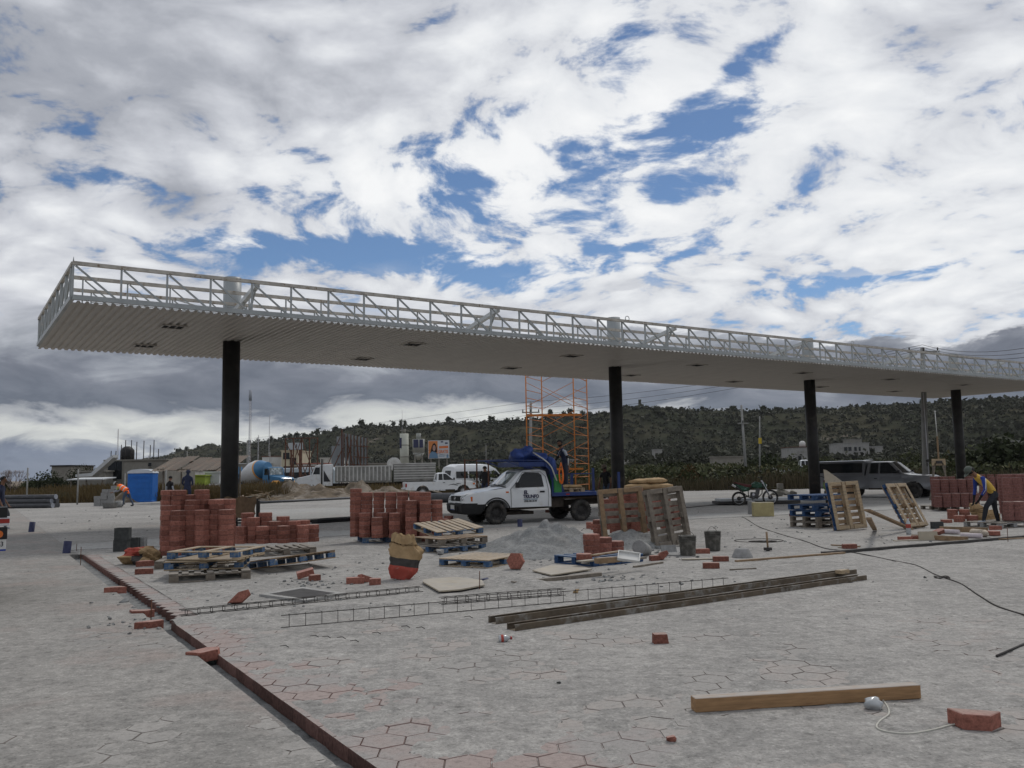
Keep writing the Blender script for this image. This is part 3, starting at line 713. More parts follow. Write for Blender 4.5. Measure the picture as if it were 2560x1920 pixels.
TYRE = mat('tyre_rubber', (.028, .027, .026), .9, var=.2, scale=9, col2=(.075, .068, .06), f2=(.45, .7), s2=7)
RIMD = mat('dark_steel_rim', (.035, .033, .032), .7, .2, .2, 9)
RIMS = mat('silver_rim', (.35, .35, .35), .4, .6, .1, 9)
PLASTB = mat('black_plastic', (.016, .016, .017), .6, 0, .2, 6)
CHASSIS = mat('grimy_chassis', (.035, .028, .022), .9, 0, .3, 7)
BLUEM = mat('blue_truck_paint', (.016, .035, .13), .45, 0, .15, 5, coat=.2)
TARP = mat('blue_tarpaulin', (.020, .045, .17), .5, 0, .25, 5, bump=.3, bscale=14)
LAMPC = mat('clear_lamp', (.55, .58, .58), .15, 0, .35, 26, coat=1, spec=.7)
AMBER = mat('amber_lens', (.55, .13, .02), .25, 0, 0, coat=.8)
REDL = mat('red_lens', (.28, .02, .015), .3, 0, 0, coat=.8)
CHROME = mat('chrome', (.55, .56, .57), .2, .9, 0)
ORANGE = mat('orange_scaffold_paint', (.50, .17, .035), .6, 0, .15, 6, col2=(.26, .10, .05), f2=(.58, .72), s2=5)
RUST = mat('rusty_steel', (.12, .055, .035), .85, .1, .3, 8)
STEELD = mat('dark_steel', (.055, .052, .05), .65, .3, .25, 6)
CHAN = mat('cement_stained_channel', (.12, .095, .068), .75, .15, .25, 5, col2=(.24, .23, .21), f2=(.5, .68), s2=4)
KRAFT = mat('kraft_paper', (.34, .235, .125), .85, 0, .15, 7, bump=.5, bscale=16, col2=(.36, .30, .22), f2=(.6, .75))
PRINTR = mat('red_print', (.36, .07, .05), .8, 0, .15, 8, col2=(.34, .2, .16), f2=(.6, .72), s2=12)
PRINTK = mat('black_print', (.05, .045, .042), .8, 0, .2, 8)
BLOCKG = mat('grey_concrete_block', (.25, .25, .245), .92, 0, .15, 12, bump=.5)
BLOCKD = mat('dark_concrete_block', (.050, .053, .052), .92, 0, .2, 12, bump=.5)
BUCKETM = mat('cement_crusted_bucket', (.115, .112, .10), .85, 0, .3, 8, col2=(.20, .195, .18), f2=(.5, .65), s2=8)
WIRE = mat('dark_wire', (.045, .04, .036), .7, .3, .2, 9)
ROPEW = mat('pale_cord', (.46, .45, .40), .8, 0, .1, 20)
ROPEO = mat('orange_rope', (.60, .13, .02), .7, 0, .2, 20)
PVCG = mat('dark_grey_pipe', (.060, .062, .068), .5, 0, .15, 4, col2=(.13, .13, .135), f2=(.55, .7))
NAVY = mat('navy_plastic', (.030, .035, .085), .6, 0, .2, 7)
SKIN = mat('skin', (.20, .105, .065), .65, 0, .08, 6)
HAIR = mat('black_hair', (.010, .009, .008), .7, 0, 0)
DENIM = mat('blue_denim', (.055, .075, .115), .9, 0, .2, 7); DARKT = mat('dark_trousers', (.022, .024, .030), .9, 0, .2, 7)
NAVYC = mat('navy_cloth', (.022, .028, .060), .9, 0, .2, 7); BLACKC = mat('black_cloth', (.012, .012, .014), .9, 0, .2, 7)
GREYC = mat('pale_grey_cloth', (.28, .30, .34), .9, 0, .15, 7); YELC = mat('yellow_cloth', (.60, .39, .075), .85, 0, .12, 7)
BLUC = mat('royal_blue_cloth', (.020, .045, .24), .85, 0, .12, 7); ORVEST = mat('orange_vest', (.95, .17, .03), .7, 0, .06, 7)
LIMEC = mat('lime_shirt', (.30, .33, .12), .85, 0, .15, 7); WHITEC = mat('white_cloth', (.55, .55, .53), .8, 0, .05, 7)
SILVT = mat('silver_tape', (.55, .55, .58), .4, .2, 0); CAPG = mat('grey_green_cap', (.085, .10, .085), .85, 0, .1, 9)
BROWNC = mat('brown_sacking', (.16, .105, .065), .95, 0, .2, 8, bump=.4, bscale=20)
PLYW = mat('dusty_plywood', (.37, .325, .25), .85, 0, .1, 5, col2=(.30, .27, .22), f2=(.5, .65), dust=.5)
WHITEH = mat('greyed_white_wall', (.30, .295, .28), .85, 0, .15, 1, col2=(.18, .17, .155), f2=(.5, .7), s2=.5)
CONC = mat('weathered_concrete_wall', (.22, .21, .185), .92, 0, .15, 1.2, col2=(.15, .145, .13), f2=(.5, .7), s2=.6)
WHITEW = mat('white_wall', (.50, .50, .48), .85, 0, .1, 1, col2=(.36, .35, .33), f2=(.5, .7), s2=.8)
TIN = mat('corrugated_tin', (.10, .078, .058), .6, .2, .2, 4, col2=(.12, .075, .05), f2=(.5, .68), s2=2)
ROOFW = mat('white_sheet_roof', (.50, .52, .53), .5, .1, .1, 1)
PORTB = mat('blue_toilet_plastic', (.015, .12, .42), .5, 0, .08, 3); PORTW = mat('white_toilet_roof', (.50, .53, .57), .5, 0, .05, 3)
MIXB = mat('mixer_blue', (.04, .16, .31), .4, 0, .06, 3, coat=.3); MIXO = mat('mixer_orange', (.62, .30, .05), .4, 0, .06, 3)
POLEC = mat('concrete_pole', (.24, .24, .23), .9, 0, .15, 3)
EARTH2 = mat('heaped_earth', (.12, .095, .068), .98, 0, .35, 1.6, col2=(.22, .19, .155), f2=(.48, .62), s2=1.1, bump=.8, bscale=9)
PLASTP = mat('clear_plastic', (.38, .40, .41), .2, 0, .1, 9, spec=.5, coat=.3)
def ground_z(p): return Vector((p.x, p.y, 0))
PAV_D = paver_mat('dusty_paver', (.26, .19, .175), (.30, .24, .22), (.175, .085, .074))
# =================================================================== PAVER STACKS
PAV_ST = hexmesh('stacked_paver', PAV_S, .0915, .985, .011)
T_ = .0945
PVC = 0
def paver(loc, rot, label, group=None, mesh=None):
    return tag(obj('paver', mesh or PAV_ST, None, loc, rot), label, 'paver', group)
def column(x, y, z0, n, rz, label, group, top=99):
    """n pavers one on the other; the lowest ones that others hide go into one mass"""
    for k in range(n):
        z = z0+(k+1)*T_; a = rz+rnd.uniform(-.05, .05); dx, dy = rnd.uniform(-.007, .007), rnd.uniform(-.007, .007)
        if n-k <= top: paver((x+dx, y+dy, z), (0, 0, a), label, group)
        else: hidden.append((x+dx, y+dy, z, a))
def flush(name, label, cat='pavers', mt=PAV_S, cell=None):
    global hidden
    mb = MB(); base = hexpts(.985)
    for x, y, z, a in hidden:
        c, s = math.cos(a), math.sin(a)
        P_ = [(x+c*u-s*v, y+s*u+c*v) for u, v in base]; mb.prism(P_, z-.090, z)
    hidden = []
    if mb.v: tag(mb.build(name, mt), label, cat, kind='stuff')
hidden = []
# left stack, z = 16 m
B0 = at(503, 1407); yw = R(3)
def lay(B, yaw, cols, zb, label, group, topn):
    c, s = math.cos(yaw), math.sin(yaw)
    for (dx, dy, n, tp) in cols: column(B.x+c*dx-s*dy, B.y+s*dx+c*dy, zb, n, yaw+topn, label, group, tp)
q = 1.5*HR
lay(B0, yw, [(-2*q, 0, 9, 99), (0, 0, 9, 99), (2*q, 0, 9, 99)], .14, 'red hexagonal paver in a front column of the tall leftmost stack', 'pavers in the tall left stack', 0)
lay(B0, yw, [(-3*q, HH, 10, 99), (-q, HH, 11, 8), (q, HH, 11, 8), (1.85*q, 2*HH, 11, 4)], .14, 'red hexagonal paver in a middle column of the tall leftmost stack', 'pavers in the tall left stack', 0)
lay(B0, yw, [(-2.35*q, 2.05*HH, 13, 5), (-3.4*q, 3*HH, 13, 4), (-.4*q, 2.1*HH, 13, 4), (-1.35*q, 3*HH, 12, 3), (1.1*q, 3*HH, 11, 3)], .14, 'red hexagonal paver in a back column of the tall leftmost stack', 'pavers in the tall left stack', 0)
# middle-left low stack
B1 = at(708, 1374); yw1 = R(4)
lay(B1, yw1, [(-2*q, 0, 4, 99), (0, 0, 4, 99), (1.72*q, .10, 4, 99)], .14, 'red hexagonal paver in a front column of the low stack right of the first column', 'pavers in the low stack', 0)
lay(B1, yw1, [(-3*q, HH, 6, 5), (-q, HH+.02, 5, 5), (.9*q, HH+.04, 5, 3), (2.6*q, HH+.13, 4, 4), (-4.1*q, HH, 4, 4)], .14, 'red hexagonal paver in a middle column of the low stack right of the first column', 'pavers in the low stack', 0)
lay(B1, yw1, [(-3.7*q, 2.2*HH, 7, 4), (-2*q, 2.3*HH+.02, 7, 4), (-.4*q, 3*HH, 6, 3), (1.6*q, 3*HH, 5, 2)], .14, 'red hexagonal paver at the back of the low stack right of the first column', 'pavers in the low stack', 0)
# central tall stack
def S3(px, dep, n, top=99):
    c = at(px, 1362); k = (c.y+dep+.27)/c.y
    column(c.x*k+(px-985)*.00035, c.y*k, .14, n, R(30)+yw, 'red hexagonal paver in a '+('low front' if n < 7 else 'tall front' if dep < .1 else 'back' if dep > .35 else 'middle')+' column of the central stack', 'pavers in the central stack', top)
for px_, d, n, tp in ((945, 0, 5, 99), (987, .03, 6, 99), (1027, 0, 9, 99), (1061, .05, 11, 99), (1089, .20, 9, 99), (915, .22, 6, 6), (958, .26, 6, 3), (893, .42, 12, 12), (920, .48, 11, 6), (949, .50, 11, 5), (978, .50, 11, 5), (1006, .50, 11, 5), (1036, .52, 11, 4), (1048, .30, 11, 3)):
    S3(px_, d, n, tp)
p = at(1110, 1320); column(p.x, p.y, 0, 3, .4, 'red paver in the short pile at the right end of the central stack', 'short pile beside the central stack')
p = at(1122, 1312); column(p.x, p.y, 0, 3, .1, 'red paver in the short pile at the right end of the central stack', 'short pile beside the central stack')
p = at(1065, 1356); paver((p.x, p.y, .0935), (0, 0, .3), 'single red paver lying under the pallet beside the central stack')
# behind the two leaning grey pallets
for px_, py_, n in ((1500, 1350, 4), (1540, 1340, 10), (1568, 1340, 11), (1595, 1342, 11), (1515, 1330, 8), (1622, 1335, 9), (1665, 1328, 8), (1690, 1326, 7), (1640, 1322, 9)):
    p = at(px_, py_+8); column(p.x, p.y, .14, n, .2, 'red paver stacked behind the two leaning grey pallets', 'pavers behind the leaning grey pallets', 4)
for px_, py_, n in ((1478, 1322, 2), (1490, 1325, 2)):
    p = at(px_, py_); column(p.x, p.y, 0, n, .5, 'red paver in the little pile at the left foot of the leaning grey pallet', 'little pile by the leaning pallet')
flush('hidden_pavers', 'red pavers packed in the hidden inside of the stacks')
# right background stacks (small in the picture: each stack one mass of separate pavers)
def mass(px0, px1, py, rows, heights, label, zb=.14, dd=.26):
    a = at(px0, py); b = at(px1, py); w = (b-a); n = max(1, int(round(w.length/.27))); yaw = math.atan2(w.y, w.x)
    nrm = Vector((-w.y, w.x, 0)).normalized()
    for r in range(rows):
        for i in range(n):
            p = a+w*((i+.5+(.25 if r % 2 else 0))/n)+nrm*(.15+r*dd); h = heights[min(r, len(heights)-1)]
            for k in range(h-(1 if rnd.random() < .25 else 0)): hidden.append((p.x+rnd.uniform(-.01, .01), p.y, zb+(k+1)*T_, yaw+R(30)+rnd.uniform(-.05, .05)))
    flush('paver_stack', label, mt=PAV_D)
mass(2337, 2450, 1279, 5, (5, 5, 10, 10, 11), 'dusty red pavers stacked on the pallet left of the stooping man in yellow')
mass(2452, 2560, 1262, 3, (10, 10, 11), 'dusty red pavers stacked in the far row behind the stooping man')
mass(2512, 2660, 1318, 2, (5, 5), 'lower front tier of dusty red pavers at the right edge', .16)
mass(2516, 2670, 1302, 4, (11, 12, 12, 12), 'tall back tier of dusty red pavers at the right edge', .16)
# =================================================================== PALLETS
PL, PW_, PH = 1.2, 1.0, .144
_pm = {}
def pmesh(kind, d, mt):
    k = (kind, d, mt.name)
    if k not in _pm: _pm[k] = MB().box((0, 0, 0), d, None, .004).mesh(kind, mt)
    return _pm[k]
def pallet(loc, rot, label, blockm, boardm, topm=None, flip=False, n=7, group=None, skip=(), gap=0, dims=(1.2, 1.0), slat='y', edge=None):
    """wooden block pallet; origin at the middle of its underside. flip: the open underside faces up; slat: which way the deck boards run"""
    t = thing('pallet', label, 'pallet', loc, 0, group, rot); topm = topm or boardm; LX_, LY_ = dims; edge = edge or blockm
    Z = lambda z: (PH-z) if flip else z
    j = lambda: rnd.uniform(-.012, .012)
    for x in (-LX_/2+.05, 0, LX_/2-.05): obj('bottom_board', pmesh('board', (.10, LY_-.002, .02), boardm), t, (x, 0, Z(.01)))
    for y in (-LY_/2+.05, LY_/2-.05):
        for sx_ in (-1, 1): obj('bottom_board', pmesh('board', (LX_/2-.152, .10, .02), boardm), t, (sx_*LX_/4, y, Z(.01)))
    for x in (-LX_/2+.07, 0, LX_/2-.07):
        for y in (-LY_/2+.05, 0, LY_/2-.05): obj('block', pmesh('block', (.14, .10, .078), edge if x < -.1 else blockm), t, (x, y, Z(.0595)), (0, 0, j()))
    w = .10
    if slat == 'y':
        for y in (-LY_/2+.05, 0, LY_/2-.05): obj('stringer_board', pmesh('board', (LX_-.001, .10, .022), blockm), t, (0, y, Z(.1105)))
    else:
        for x in (-LX_/2+.05, 0, LX_/2-.05): obj('stringer_board', pmesh('board', (.10, LY_-.001, .022), edge if x < -.1 else boardm), t, (x, 0, Z(.1105)))
    SP = LX_ if slat == 'y' else LY_
    for i in range(n):
        if i in skip: continue
        x = -SP/2+w/2+i*(SP-w)/(n-1); ww = .14 if i in (0, n-1) else w
        x += .02 if i == 0 else (-.02 if i == n-1 else 0); a_ = j()*(1+gap)
        if slat == 'y': obj('top_board', pmesh('board', (ww, LY_+.003, .02), topm), t, (x, j()*gap, Z(.1325)), (0, 0, a_))
        else: obj('top_board', pmesh('board', (LX_+.003, ww, .02), topm), t, (j()*gap, x, Z(.1325)), (0, 0, a_))
    return t
def pal2(a, b, z, label, bm, dm, tm=None, flip=False, n=7, skip=(), tilt=(0, 0), group=None, gap=0, swap=False, slat='y', z2=None):
    """front bottom corners a, b given as picture points on the ground"""
    A, B = at(*a), at(*b); d = B-A; yaw = math.atan2(d.y, d.x); c = (A+B)/2+Vector((-math.sin(yaw), math.cos(yaw), 0))*(PW_/2 if not swap else PL/2)
    rot = Euler((tilt[0], tilt[1], yaw+(R(90) if swap else 0)))
    return pallet((c.x, c.y, z), rot, label, bm, dm, tm, flip, n, group, skip, gap, slat=slat)
pal2((412, 1460), (636, 1447), 0, 'weathered grey pallet at the bottom of the front left pile', WOODG, WOODG)
pal2((404, 1452), (612, 1444), .146, 'blue-blocked pallet in the middle of the front left pile', BLUEP, WOOD, tilt=(0, R(.3)), slat='x')
pal2((400, 1449), (610, 1449), .295, 'upturned pallet of new pale wood on top of the front left pile', BLUEP, WOOD, flip=True, slat='x')
pal2((388, 1424), (560, 1418), 0, 'dusty pallet under the tall leftmost stack of pavers', WOODG, WOODG)
pal2((638, 1393), (795, 1384), 0, 'grey pallet under the low stack of pavers', WOODG, WOODG)
pal2((872, 1361), (1068, 1353), 0, 'blue pallet under the central stack of pavers', BLUEP, BLUEP, WOODG)
t = pal2((640, 1437), (872, 1416), .075, 'single blue-blocked pallet tilted over loose pavers, boards facing away', BLUEP, WOODB, tilt=(R(-7), R(-3)), n=8, slat='x')
pal2((1075, 1389), (1245, 1371), 0, 'dark blue pallet at the very bottom of the centre pile', BLUEP, WOODG)
pal2((1078, 1386), (1240, 1372), .146, 'bare wooden pallet in the middle of the centre pile', WOODG, WOODG, WOODB)
pal2((1070, 1376), (1228, 1364), .33, 'pallet with stained new boards sloping on top of the centre pile', BLUEP, WOOD, tilt=(R(9), R(-2)), n=8, gap=2)
pal2((1195, 1427), (1330, 1400), 0, 'single blue pallet with bleached boards left of the gravel heap', BLUEP, WOOD, n=8, slat='x')
pal2((1460, 1421), (1630, 1402), .0, 'blue pallet carrying a few pavers and scrap wood', BLUEB, BLUEB, BLUEP, n=6, tilt=(R(0), R(0)))
for k, (z, lab) in enumerate(((0, 'lowest grey pallet of the blue pile at the third column'), (.15, 'second pallet from below in the blue pile at the third column'), (.30, 'third pallet from below in the blue pile at the third column'), (.46, 'upper bright blue pallet of the pile at the third column'), (.72, 'topmost bright blue pallet of the pile at the third column'))):
    pal2((2032-(4 if k > 2 else -6), 1322), (2136, 1316), z, lab, BLUEB if k > 1 else WOODG, BLUEB if k > 1 else WOODG, BLUEB if k > 1 else WOODG)
MB().box((0, 0, .05), (.5, .4, .10)).build
p = at(2385, 1277)
pal2((2325, 1277), (2448, 1273), 0, 'grey pallet under the pavers left of the stooping man', WOODG, WOODG)
pal2((2488, 1323), (2590, 1316), 0, 'grey pallet under the pavers at the right edge', BLOCKG, WOODG)
def lean(a, b, ang, label, bm, dm, tm=None, n=8, roll=0.0, gap=0, skip=(), edge=None, ht=1.2):
    """pallet standing on one edge (picture points a, b) and leaning back by ang from the vertical; underside to the viewer"""
    A, B = at(*a), at(*b); d = B-A; yaw = math.atan2(d.y, d.x)
    Mx = Matrix.Rotation(yaw, 3, 'Z') @ Matrix.Rotation(roll, 3, 'Y') @ Matrix.Rotation(R(90)-ang, 3, 'X')
    c = (A+B)/2+Mx @ Vector((0, ht/2, 0))+Vector((0, 0, .012))
    return pallet(c, Mx.to_euler(), label, bm, dm, tm, True, n, None, skip, gap, (1.0, ht), 'x', edge)
# with rotation about X by (90-ang) the pallet's top (z+) points to the viewer, so flip puts the open frame in front
lean((1510, 1366), (1613, 1362), R(7), 'left one of two weathered pallets on edge, some boards missing and one slipped', WOODG, WOODB, WOODG, n=8, roll=R(-3), gap=3, skip=(2, 6))
lean((1625, 1370), (1725, 1362), R(8), 'right one of two weathered grey pallets on edge, beside the buckets', WOODG, WOODG, WOODG, n=9, roll=R(-4), gap=2)
lean((2067, 1328), (2175, 1322), R(10), 'new pine pallet standing on edge in front of the silver pickup', WOODB, WOOD, WOODB, edge=BLUEB, n=8, roll=R(-1.5))
lean((2247, 1326), (2323, 1318), R(27), 'new pine pallet leaning back, between silver pickup and paver stack', WOODB, WOOD, WOODB, edge=BLUEB, n=9)
mb = MB().bar(at(2276, 1322, .05), at(2168, 1275, .62), .14, .04).build('plank', WOODB); tag(mb, 'brown plank leaning diagonally between the two new pine pallets', 'plank')
mb = MB().bar(at(2187, 1324, .03), at(2172, 1296, .6), .10, .04).build('plank', WOODB); tag(mb, 'short plank propped behind the standing new pine pallet', 'plank')
p = at(2075, 1318); mb = MB(); mb.prism([(0, 0), (.52, 0), (.46, .05), (.08, .34), (0, .36)], -.01, .01, lambda x, y, z: (x, z, y)); o = mb.build('plywood_offcut', PLYW); o.location = p+Vector((.02, .25, 1.17)); o.rotation_euler = (R(-8), 0, .1); tag(o, 'pointed plywood offcut sticking up behind the standing pine pallet', 'plywood')
# =================================================================== LOOSE PAVERS, BLOCKS, BOARDS
halfhex = lambda: clip(hexpts(.985), lambda a, b: b+.0)
def polysolid(poly, t, mt=PAV_S):
    mb = MB(); n = len(poly); c = (sum(p[0] for p in poly)/n, sum(p[1] for p in poly)/n); ins = [(c[0]+(x-c[0])*.95, c[1]+(y-c[1])*.95) for x, y in poly]
    vs = [(x, y, 0) for x, y in poly]+[(x, y, t-.005) for x, y in poly]+[(x, y, t) for x, y in ins]; fs = [tuple(reversed(range(n))), tuple(range(2*n, 3*n))]
    for k in range(n): l = (k+1) % n; fs += [(k, l, n+l, n+k), (n+k, n+l, 2*n+l, 2*n+k)]
    return mb.add(vs, fs, False)
def loose(x, y, label, kind='full', rz=0, rx_=0, ry_=0, z=0, group=None):
    p = at(x, y); poly = {'full': hexpts(.985), 'half': halfhex(), 'wedge': [(-.15, 0), (.02, 0), (.13, .10), (.10, .16), (-.02, .13)], 'bit': [(-.09, -.05), (.07, -.06), (.09, .03), (0, .09), (-.08, .05)],
        'chip': [(-.068, 0), (.072, 0), (.058, .09), (-.064, .09)], 'brick': [(-.13, -.06), (.13, -.06), (.13, .06), (-.13, .06)]}[kind]
    o = polysolid(poly, .092).build('paver', PAV_S); o.location = (p.x, p.y, z); o.rotation_euler = (rx_, ry_, rz); return tag(o, label, 'paver', group)
loose(2436, 1812, 'broken red half paver in the right foreground at the end of the pale cord', 'half', rz=R(160))
o = loose(1648, 1606, 'small red paver offcut standing alone on the empty paving', 'chip', rx_=R(90), rz=R(4)); o.location.z = .0
loose(360, 1436, 'lower of two red half pavers left of the front pallet pile', 'half', rz=R(12)); loose(362, 1430, 'upper of two red half pavers left of the front pallet pile', 'half', rz=R(30), z=.094)
loose(765, 1448, 'red paver propped up on rubble below the tilted pallet', 'brick', rz=R(15), rx_=R(10), ry_=R(-14), z=.05)
loose(787, 1452, 'small red paver fragment beside the propped paver', 'bit', rz=R(40))
loose(888, 1459, 'left one of three broken pavers left of the cement bag', 'brick', rz=R(10)); loose(916, 1457, 'middle one of three broken pavers left of the cement bag', 'half', rz=R(60), z=.01, ry_=R(18)); loose(938, 1462, 'right one of three broken pavers left of the cement bag', 'bit', rz=R(20))
loose(600, 1509, 'pointed red paver wedge standing up by the left end of the steel cage', 'wedge', rz=R(15), rx_=R(72))
o = loose(1292, 1424, 'whole hexagonal paver standing on edge against the bleached pallet', 'full', rx_=R(80), rz=R(-22)); o.location.z = .135
for (x, y, n, lab) in ((1462, 1400, 1, 'red paver lying alone at the left end of the blue scrap pallet'), (1481, 1392, 4, 'red paver in the four-high pile on the blue scrap pallet'), (1512, 1385, 3, 'red paver in the three-high pile on the blue scrap pallet'), (1543, 1380, 2, 'red paver in the two-high pile on the blue scrap pallet')):
    p = at(x, y, .14)
    for k in range(n): paver((p.x, p.y+.12, .14+(k+1)*T_), (0, 0, .1*k+.5), lab, 'pavers on the blue scrap pallet')
loose(1636, 1402, 'red paver chunk at the right end of the blue scrap pallet', 'bit', rz=.4); loose(1652, 1400, 'upright pointed paver wedge right of the blue scrap pallet', 'wedge', rx_=R(80), rz=.2)
loose(1756, 1384, 'red paver piece lying between the two buckets', 'brick', rz=.05); loose(1778, 1421, 'red paver block nearest the camera below the buckets', 'brick', rz=R(-8)); loose(1802, 1404, 'red paver piece lying right of the block below the buckets', 'brick', rz=R(-4))
loose(2124, 1372, 'red paver lying just above the dark rail', 'brick', rz=.02)
loose(2262, 1352, 'broken paver under a splinter of wood, left of the timber offcuts', 'brick', rz=.03); loose(2296, 1350, 'red paver half covered by a board among the timber offcuts', 'brick', rz=-.05)
loose(2346, 1338, 'paver fragment with a slanted end among the pale tubes', 'wedge', rz=R(-30), rx_=R(30))
loose(2485, 1340, 'dusty rounded stack end paver at the foot of the stooping man', 'full', z=.02); loose(2490, 1338, 'paver resting on the dusty one at the foot of the stooping man', 'half', z=.115)
for (x, y, k, lab) in ((2372, 1308, 1, 'low paver at the left front of the pile by the stooping man'), (2405, 1306, 2, 'paver in the middle of the pile by the stooping man'), (2438, 1306, 2, 'paver at the right of the pile by the stooping man'), (2388, 1298, 3, 'paver at the back left of the pile by the stooping man'), (2418, 1298, 3, 'paver at the back right of the pile by the stooping man')):
    p = at(x, y)
    for j in range(k): paver((p.x, p.y+.13, (j+1)*T_), (0, 0, .6+.05*j), lab, 'pile of pavers by the stooping man' if k > 1 else None)
loose(1387, 1292, 'paver propped on broken pieces on top of the gravel', 'half', rx_=R(60), rz=.3, z=.22); loose(1370, 1296, 'broken paver piece at the left of the gravel top', 'bit', z=.2); loose(1400, 1295, 'small chip right of the propped paver on the gravel', 'bit', z=.19, rz=1)
loose(2060, 1290, 'two-tone brick piece left of the blue pallet pile', 'brick'); loose(1980, 1291, 'small brick piece left of the blue pallet pile', 'bit')
loose(288, 1481, 'red paver lying across the channel halfway up', 'half', rz=R(20), z=-.02); loose(500, 1640, 'paver fragment tipped into the near channel', 'wedge', rz=R(-20), rx_=R(12), z=-.06)
loose(355, 1530, 'half paver bridging the channel near the steel stake', 'half', rz=R(185), z=-.06); loose(372, 1572, 'lifted paver at the channel edge beside the steel stake', 'wedge', rz=R(10), z=-.02)
p = at(535, 1655, -.08); o = MB().cyl((-.07, -.03, .03), (.08, .05, .03), .05, 12).cyl((-.02, 0, .03), (.0, .01, .03), .054, 12).build('crushed_bottle', mat('dirty_bottle', (.10, .115, .11), .4, 0, .4, 14)); o.location = p; tag(o, 'dusty crushed bottle lying in the channel', 'bottle')
# cement-coloured stones
def stone(x, y, s, label, mt=BLOCKG, name='stone', z=0, cat='stone', flat=.7):
    r2 = np.random.RandomState(int(x*7+y) % 9999); bm = bmesh.new(); [bm.verts.new(Vector(r2.normal(size=3)).normalized()*s*r2.uniform(.8, 1.1)) for _ in range(16)]
    bmesh.ops.convex_hull(bm, input=bm.verts); me = bpy.data.meshes.new(name); bm.to_mesh(me); bm.free(); me.materials.append(mt)
    p = at(x, y); o = obj(name, me, None, (p.x, p.y, z+s*flat*.7)); o.scale = (1, 1, flat); return tag(o, label, cat)
stone(1440, 1483, .06, 'tan stone right of the shorter steel cage', KRAFT); stone(1100, 1387, .11, 'grey stone under the bottom pallet of the centre pile'); stone(2313, 1446, .03, 'small dark pebble left of the knot in the wire', BLOCKD)
stone(1680, 1855, .035, 'small reddish paver chip in the foreground below the timber beam', PAV_S); stone(1745, 1395, .06, 'small dark chip in front of the left bucket', BLOCKD, flat=.4); stone(1397, 1710, .02, 'tiny dark pebble on the middle paving', BLOCKD)
stone(310, 1505, .10, 'pale rubble lump lying in the channel', SAND, z=-.06); stone(338, 1520, .08, 'smaller pale rubble lump in the channel', SAND, z=-.07)
# rubble specks
r_ = np.random.RandomState(14); mb = MB()
def specks(n, cx, cy, rx0, ry0, s0, s1):
    for _ in range(n):
        p = at(cx+r_.normal()*rx0, cy+r_.normal()*ry0); s = r_.uniform(s0, s1); a = r_.uniform(0, 6.3)
        mb.box((p.x, p.y, s*.3), (s*1.4, s, s*.6), (r_.uniform(-.5, .5), r_.uniform(-.5, .5), a))
for a_ in ((220, 1390, 1372, 95, 22, .012, .04), (60, 640, 1500, 200, 22, .008, .03), (50, 900, 1420, 110, 25, .01, .035), (40, 1560, 1455, 60, 8, .015, .05), (60, 1900, 1330, 120, 25, .012, .04), (40, 780, 1460, 30, 5, .01, .04), (40, 1440, 1440, 200, 14, .01, .03), (30, 1660, 1385, 40, 8, .02, .06), (60, 2100, 1420, 300, 60, .008, .022), (60, 1300, 1700, 700, 110, .004, .011), (25, 330, 1560, 40, 14, .01, .03), (40, 250, 1300, 120, 25, .015, .05), (60, 1450, 1345, 80, 20, .01, .04), (30, 2300, 1350, 80, 6, .015, .04)): specks(*a_)
tag(mb.build('rubble_crumbs', SAND), 'small crumbs of mortar and stone scattered over the paving', 'rubble', kind='stuff')
mb = MB(); r_ = np.random.RandomState(15)
for a_ in ((30, 700, 1490, 220, 20, .006, .018), (40, 1540, 1455, 40, 6, .01, .03), (40, 1850, 1320, 150, 30, .008, .03), (60, 1500, 1650, 800, 140, .003, .009), (30, 1000, 1440, 160, 20, .006, .018)): specks(*a_)
tag(mb.build('dark_crumbs', BLOCKD), 'dark specks of soil and debris scattered over the paving', 'debris', kind='stuff')
# wire offcuts
for k, (x, y) in enumerate(((775, 1590), (805, 1592), (842, 1594), (875, 1602), (700, 1615), (930, 1582), (1003, 1566), (1040, 1569), (1160, 1542), (1220, 1541), (1500, 1458))):
    p = at(x, y, .006); q_ = at(x+14, y-2, .008); e = at(x+22, y+3, .006)
    tag(MB().tube([p, q_, e], .0035, 4).build('wire_offcut', WIRE), 'short bent tie-wire offcut lying below the long steel cage', 'wire', 'tie-wire offcuts')
def board(pts, t, label, mt=PLYW, z=.004, name='plywood_sheet', cat='plywood'):
    mb = MB(); P_ = [at(x, y) for x, y in pts]; mb.prism([(p.x, p.y) for p in P_], z, z+t); return tag(mb.build(name, mt), label, cat)
board([(1057, 1462), (1098, 1486), (1150, 1482), (1212, 1470), (1205, 1458), (1140, 1450), (1060, 1456)], .018, 'pale plywood sheet lying flat at the right end of the second steel cage', z=.03)
board([(1331, 1431), (1378, 1443), (1480, 1428), (1440, 1418), (1380, 1417)], .018, 'pale plywood sheet lying flat in front of the gravel heap', z=.02)
tag(MB().bar(at(1282, 1458, .03), at(1500, 1435, .03), .09, .05).build('plank', WOODG), 'long grey board edging the paving below the right plywood sheet', 'plank')
tag(MB().bar(at(1585, 1417, .02), at(1656, 1406, .02), .05, .03).build('lath', WOODG), 'thin lath lying right below the blue scrap pallet', 'lath')
tag(MB().bar(at(1825, 1424, .015), at(1890, 1421, .015), .035, .02).build('lath', WOODG), 'short lath lying alone above the steel channels', 'lath')
tag(MB().bar(at(1840, 1403, .02), at(2110, 1382, .02), .07, .035).build('lath', WOODB), 'long thin wooden lath leading to the dark rail', 'lath')
tag(MB().bar(at(2057, 1383, .03), at(2580, 1340, .03), .10, .055).build('rail', STEELD), 'long dark steel rail lying across the paving on the right', 'rail')
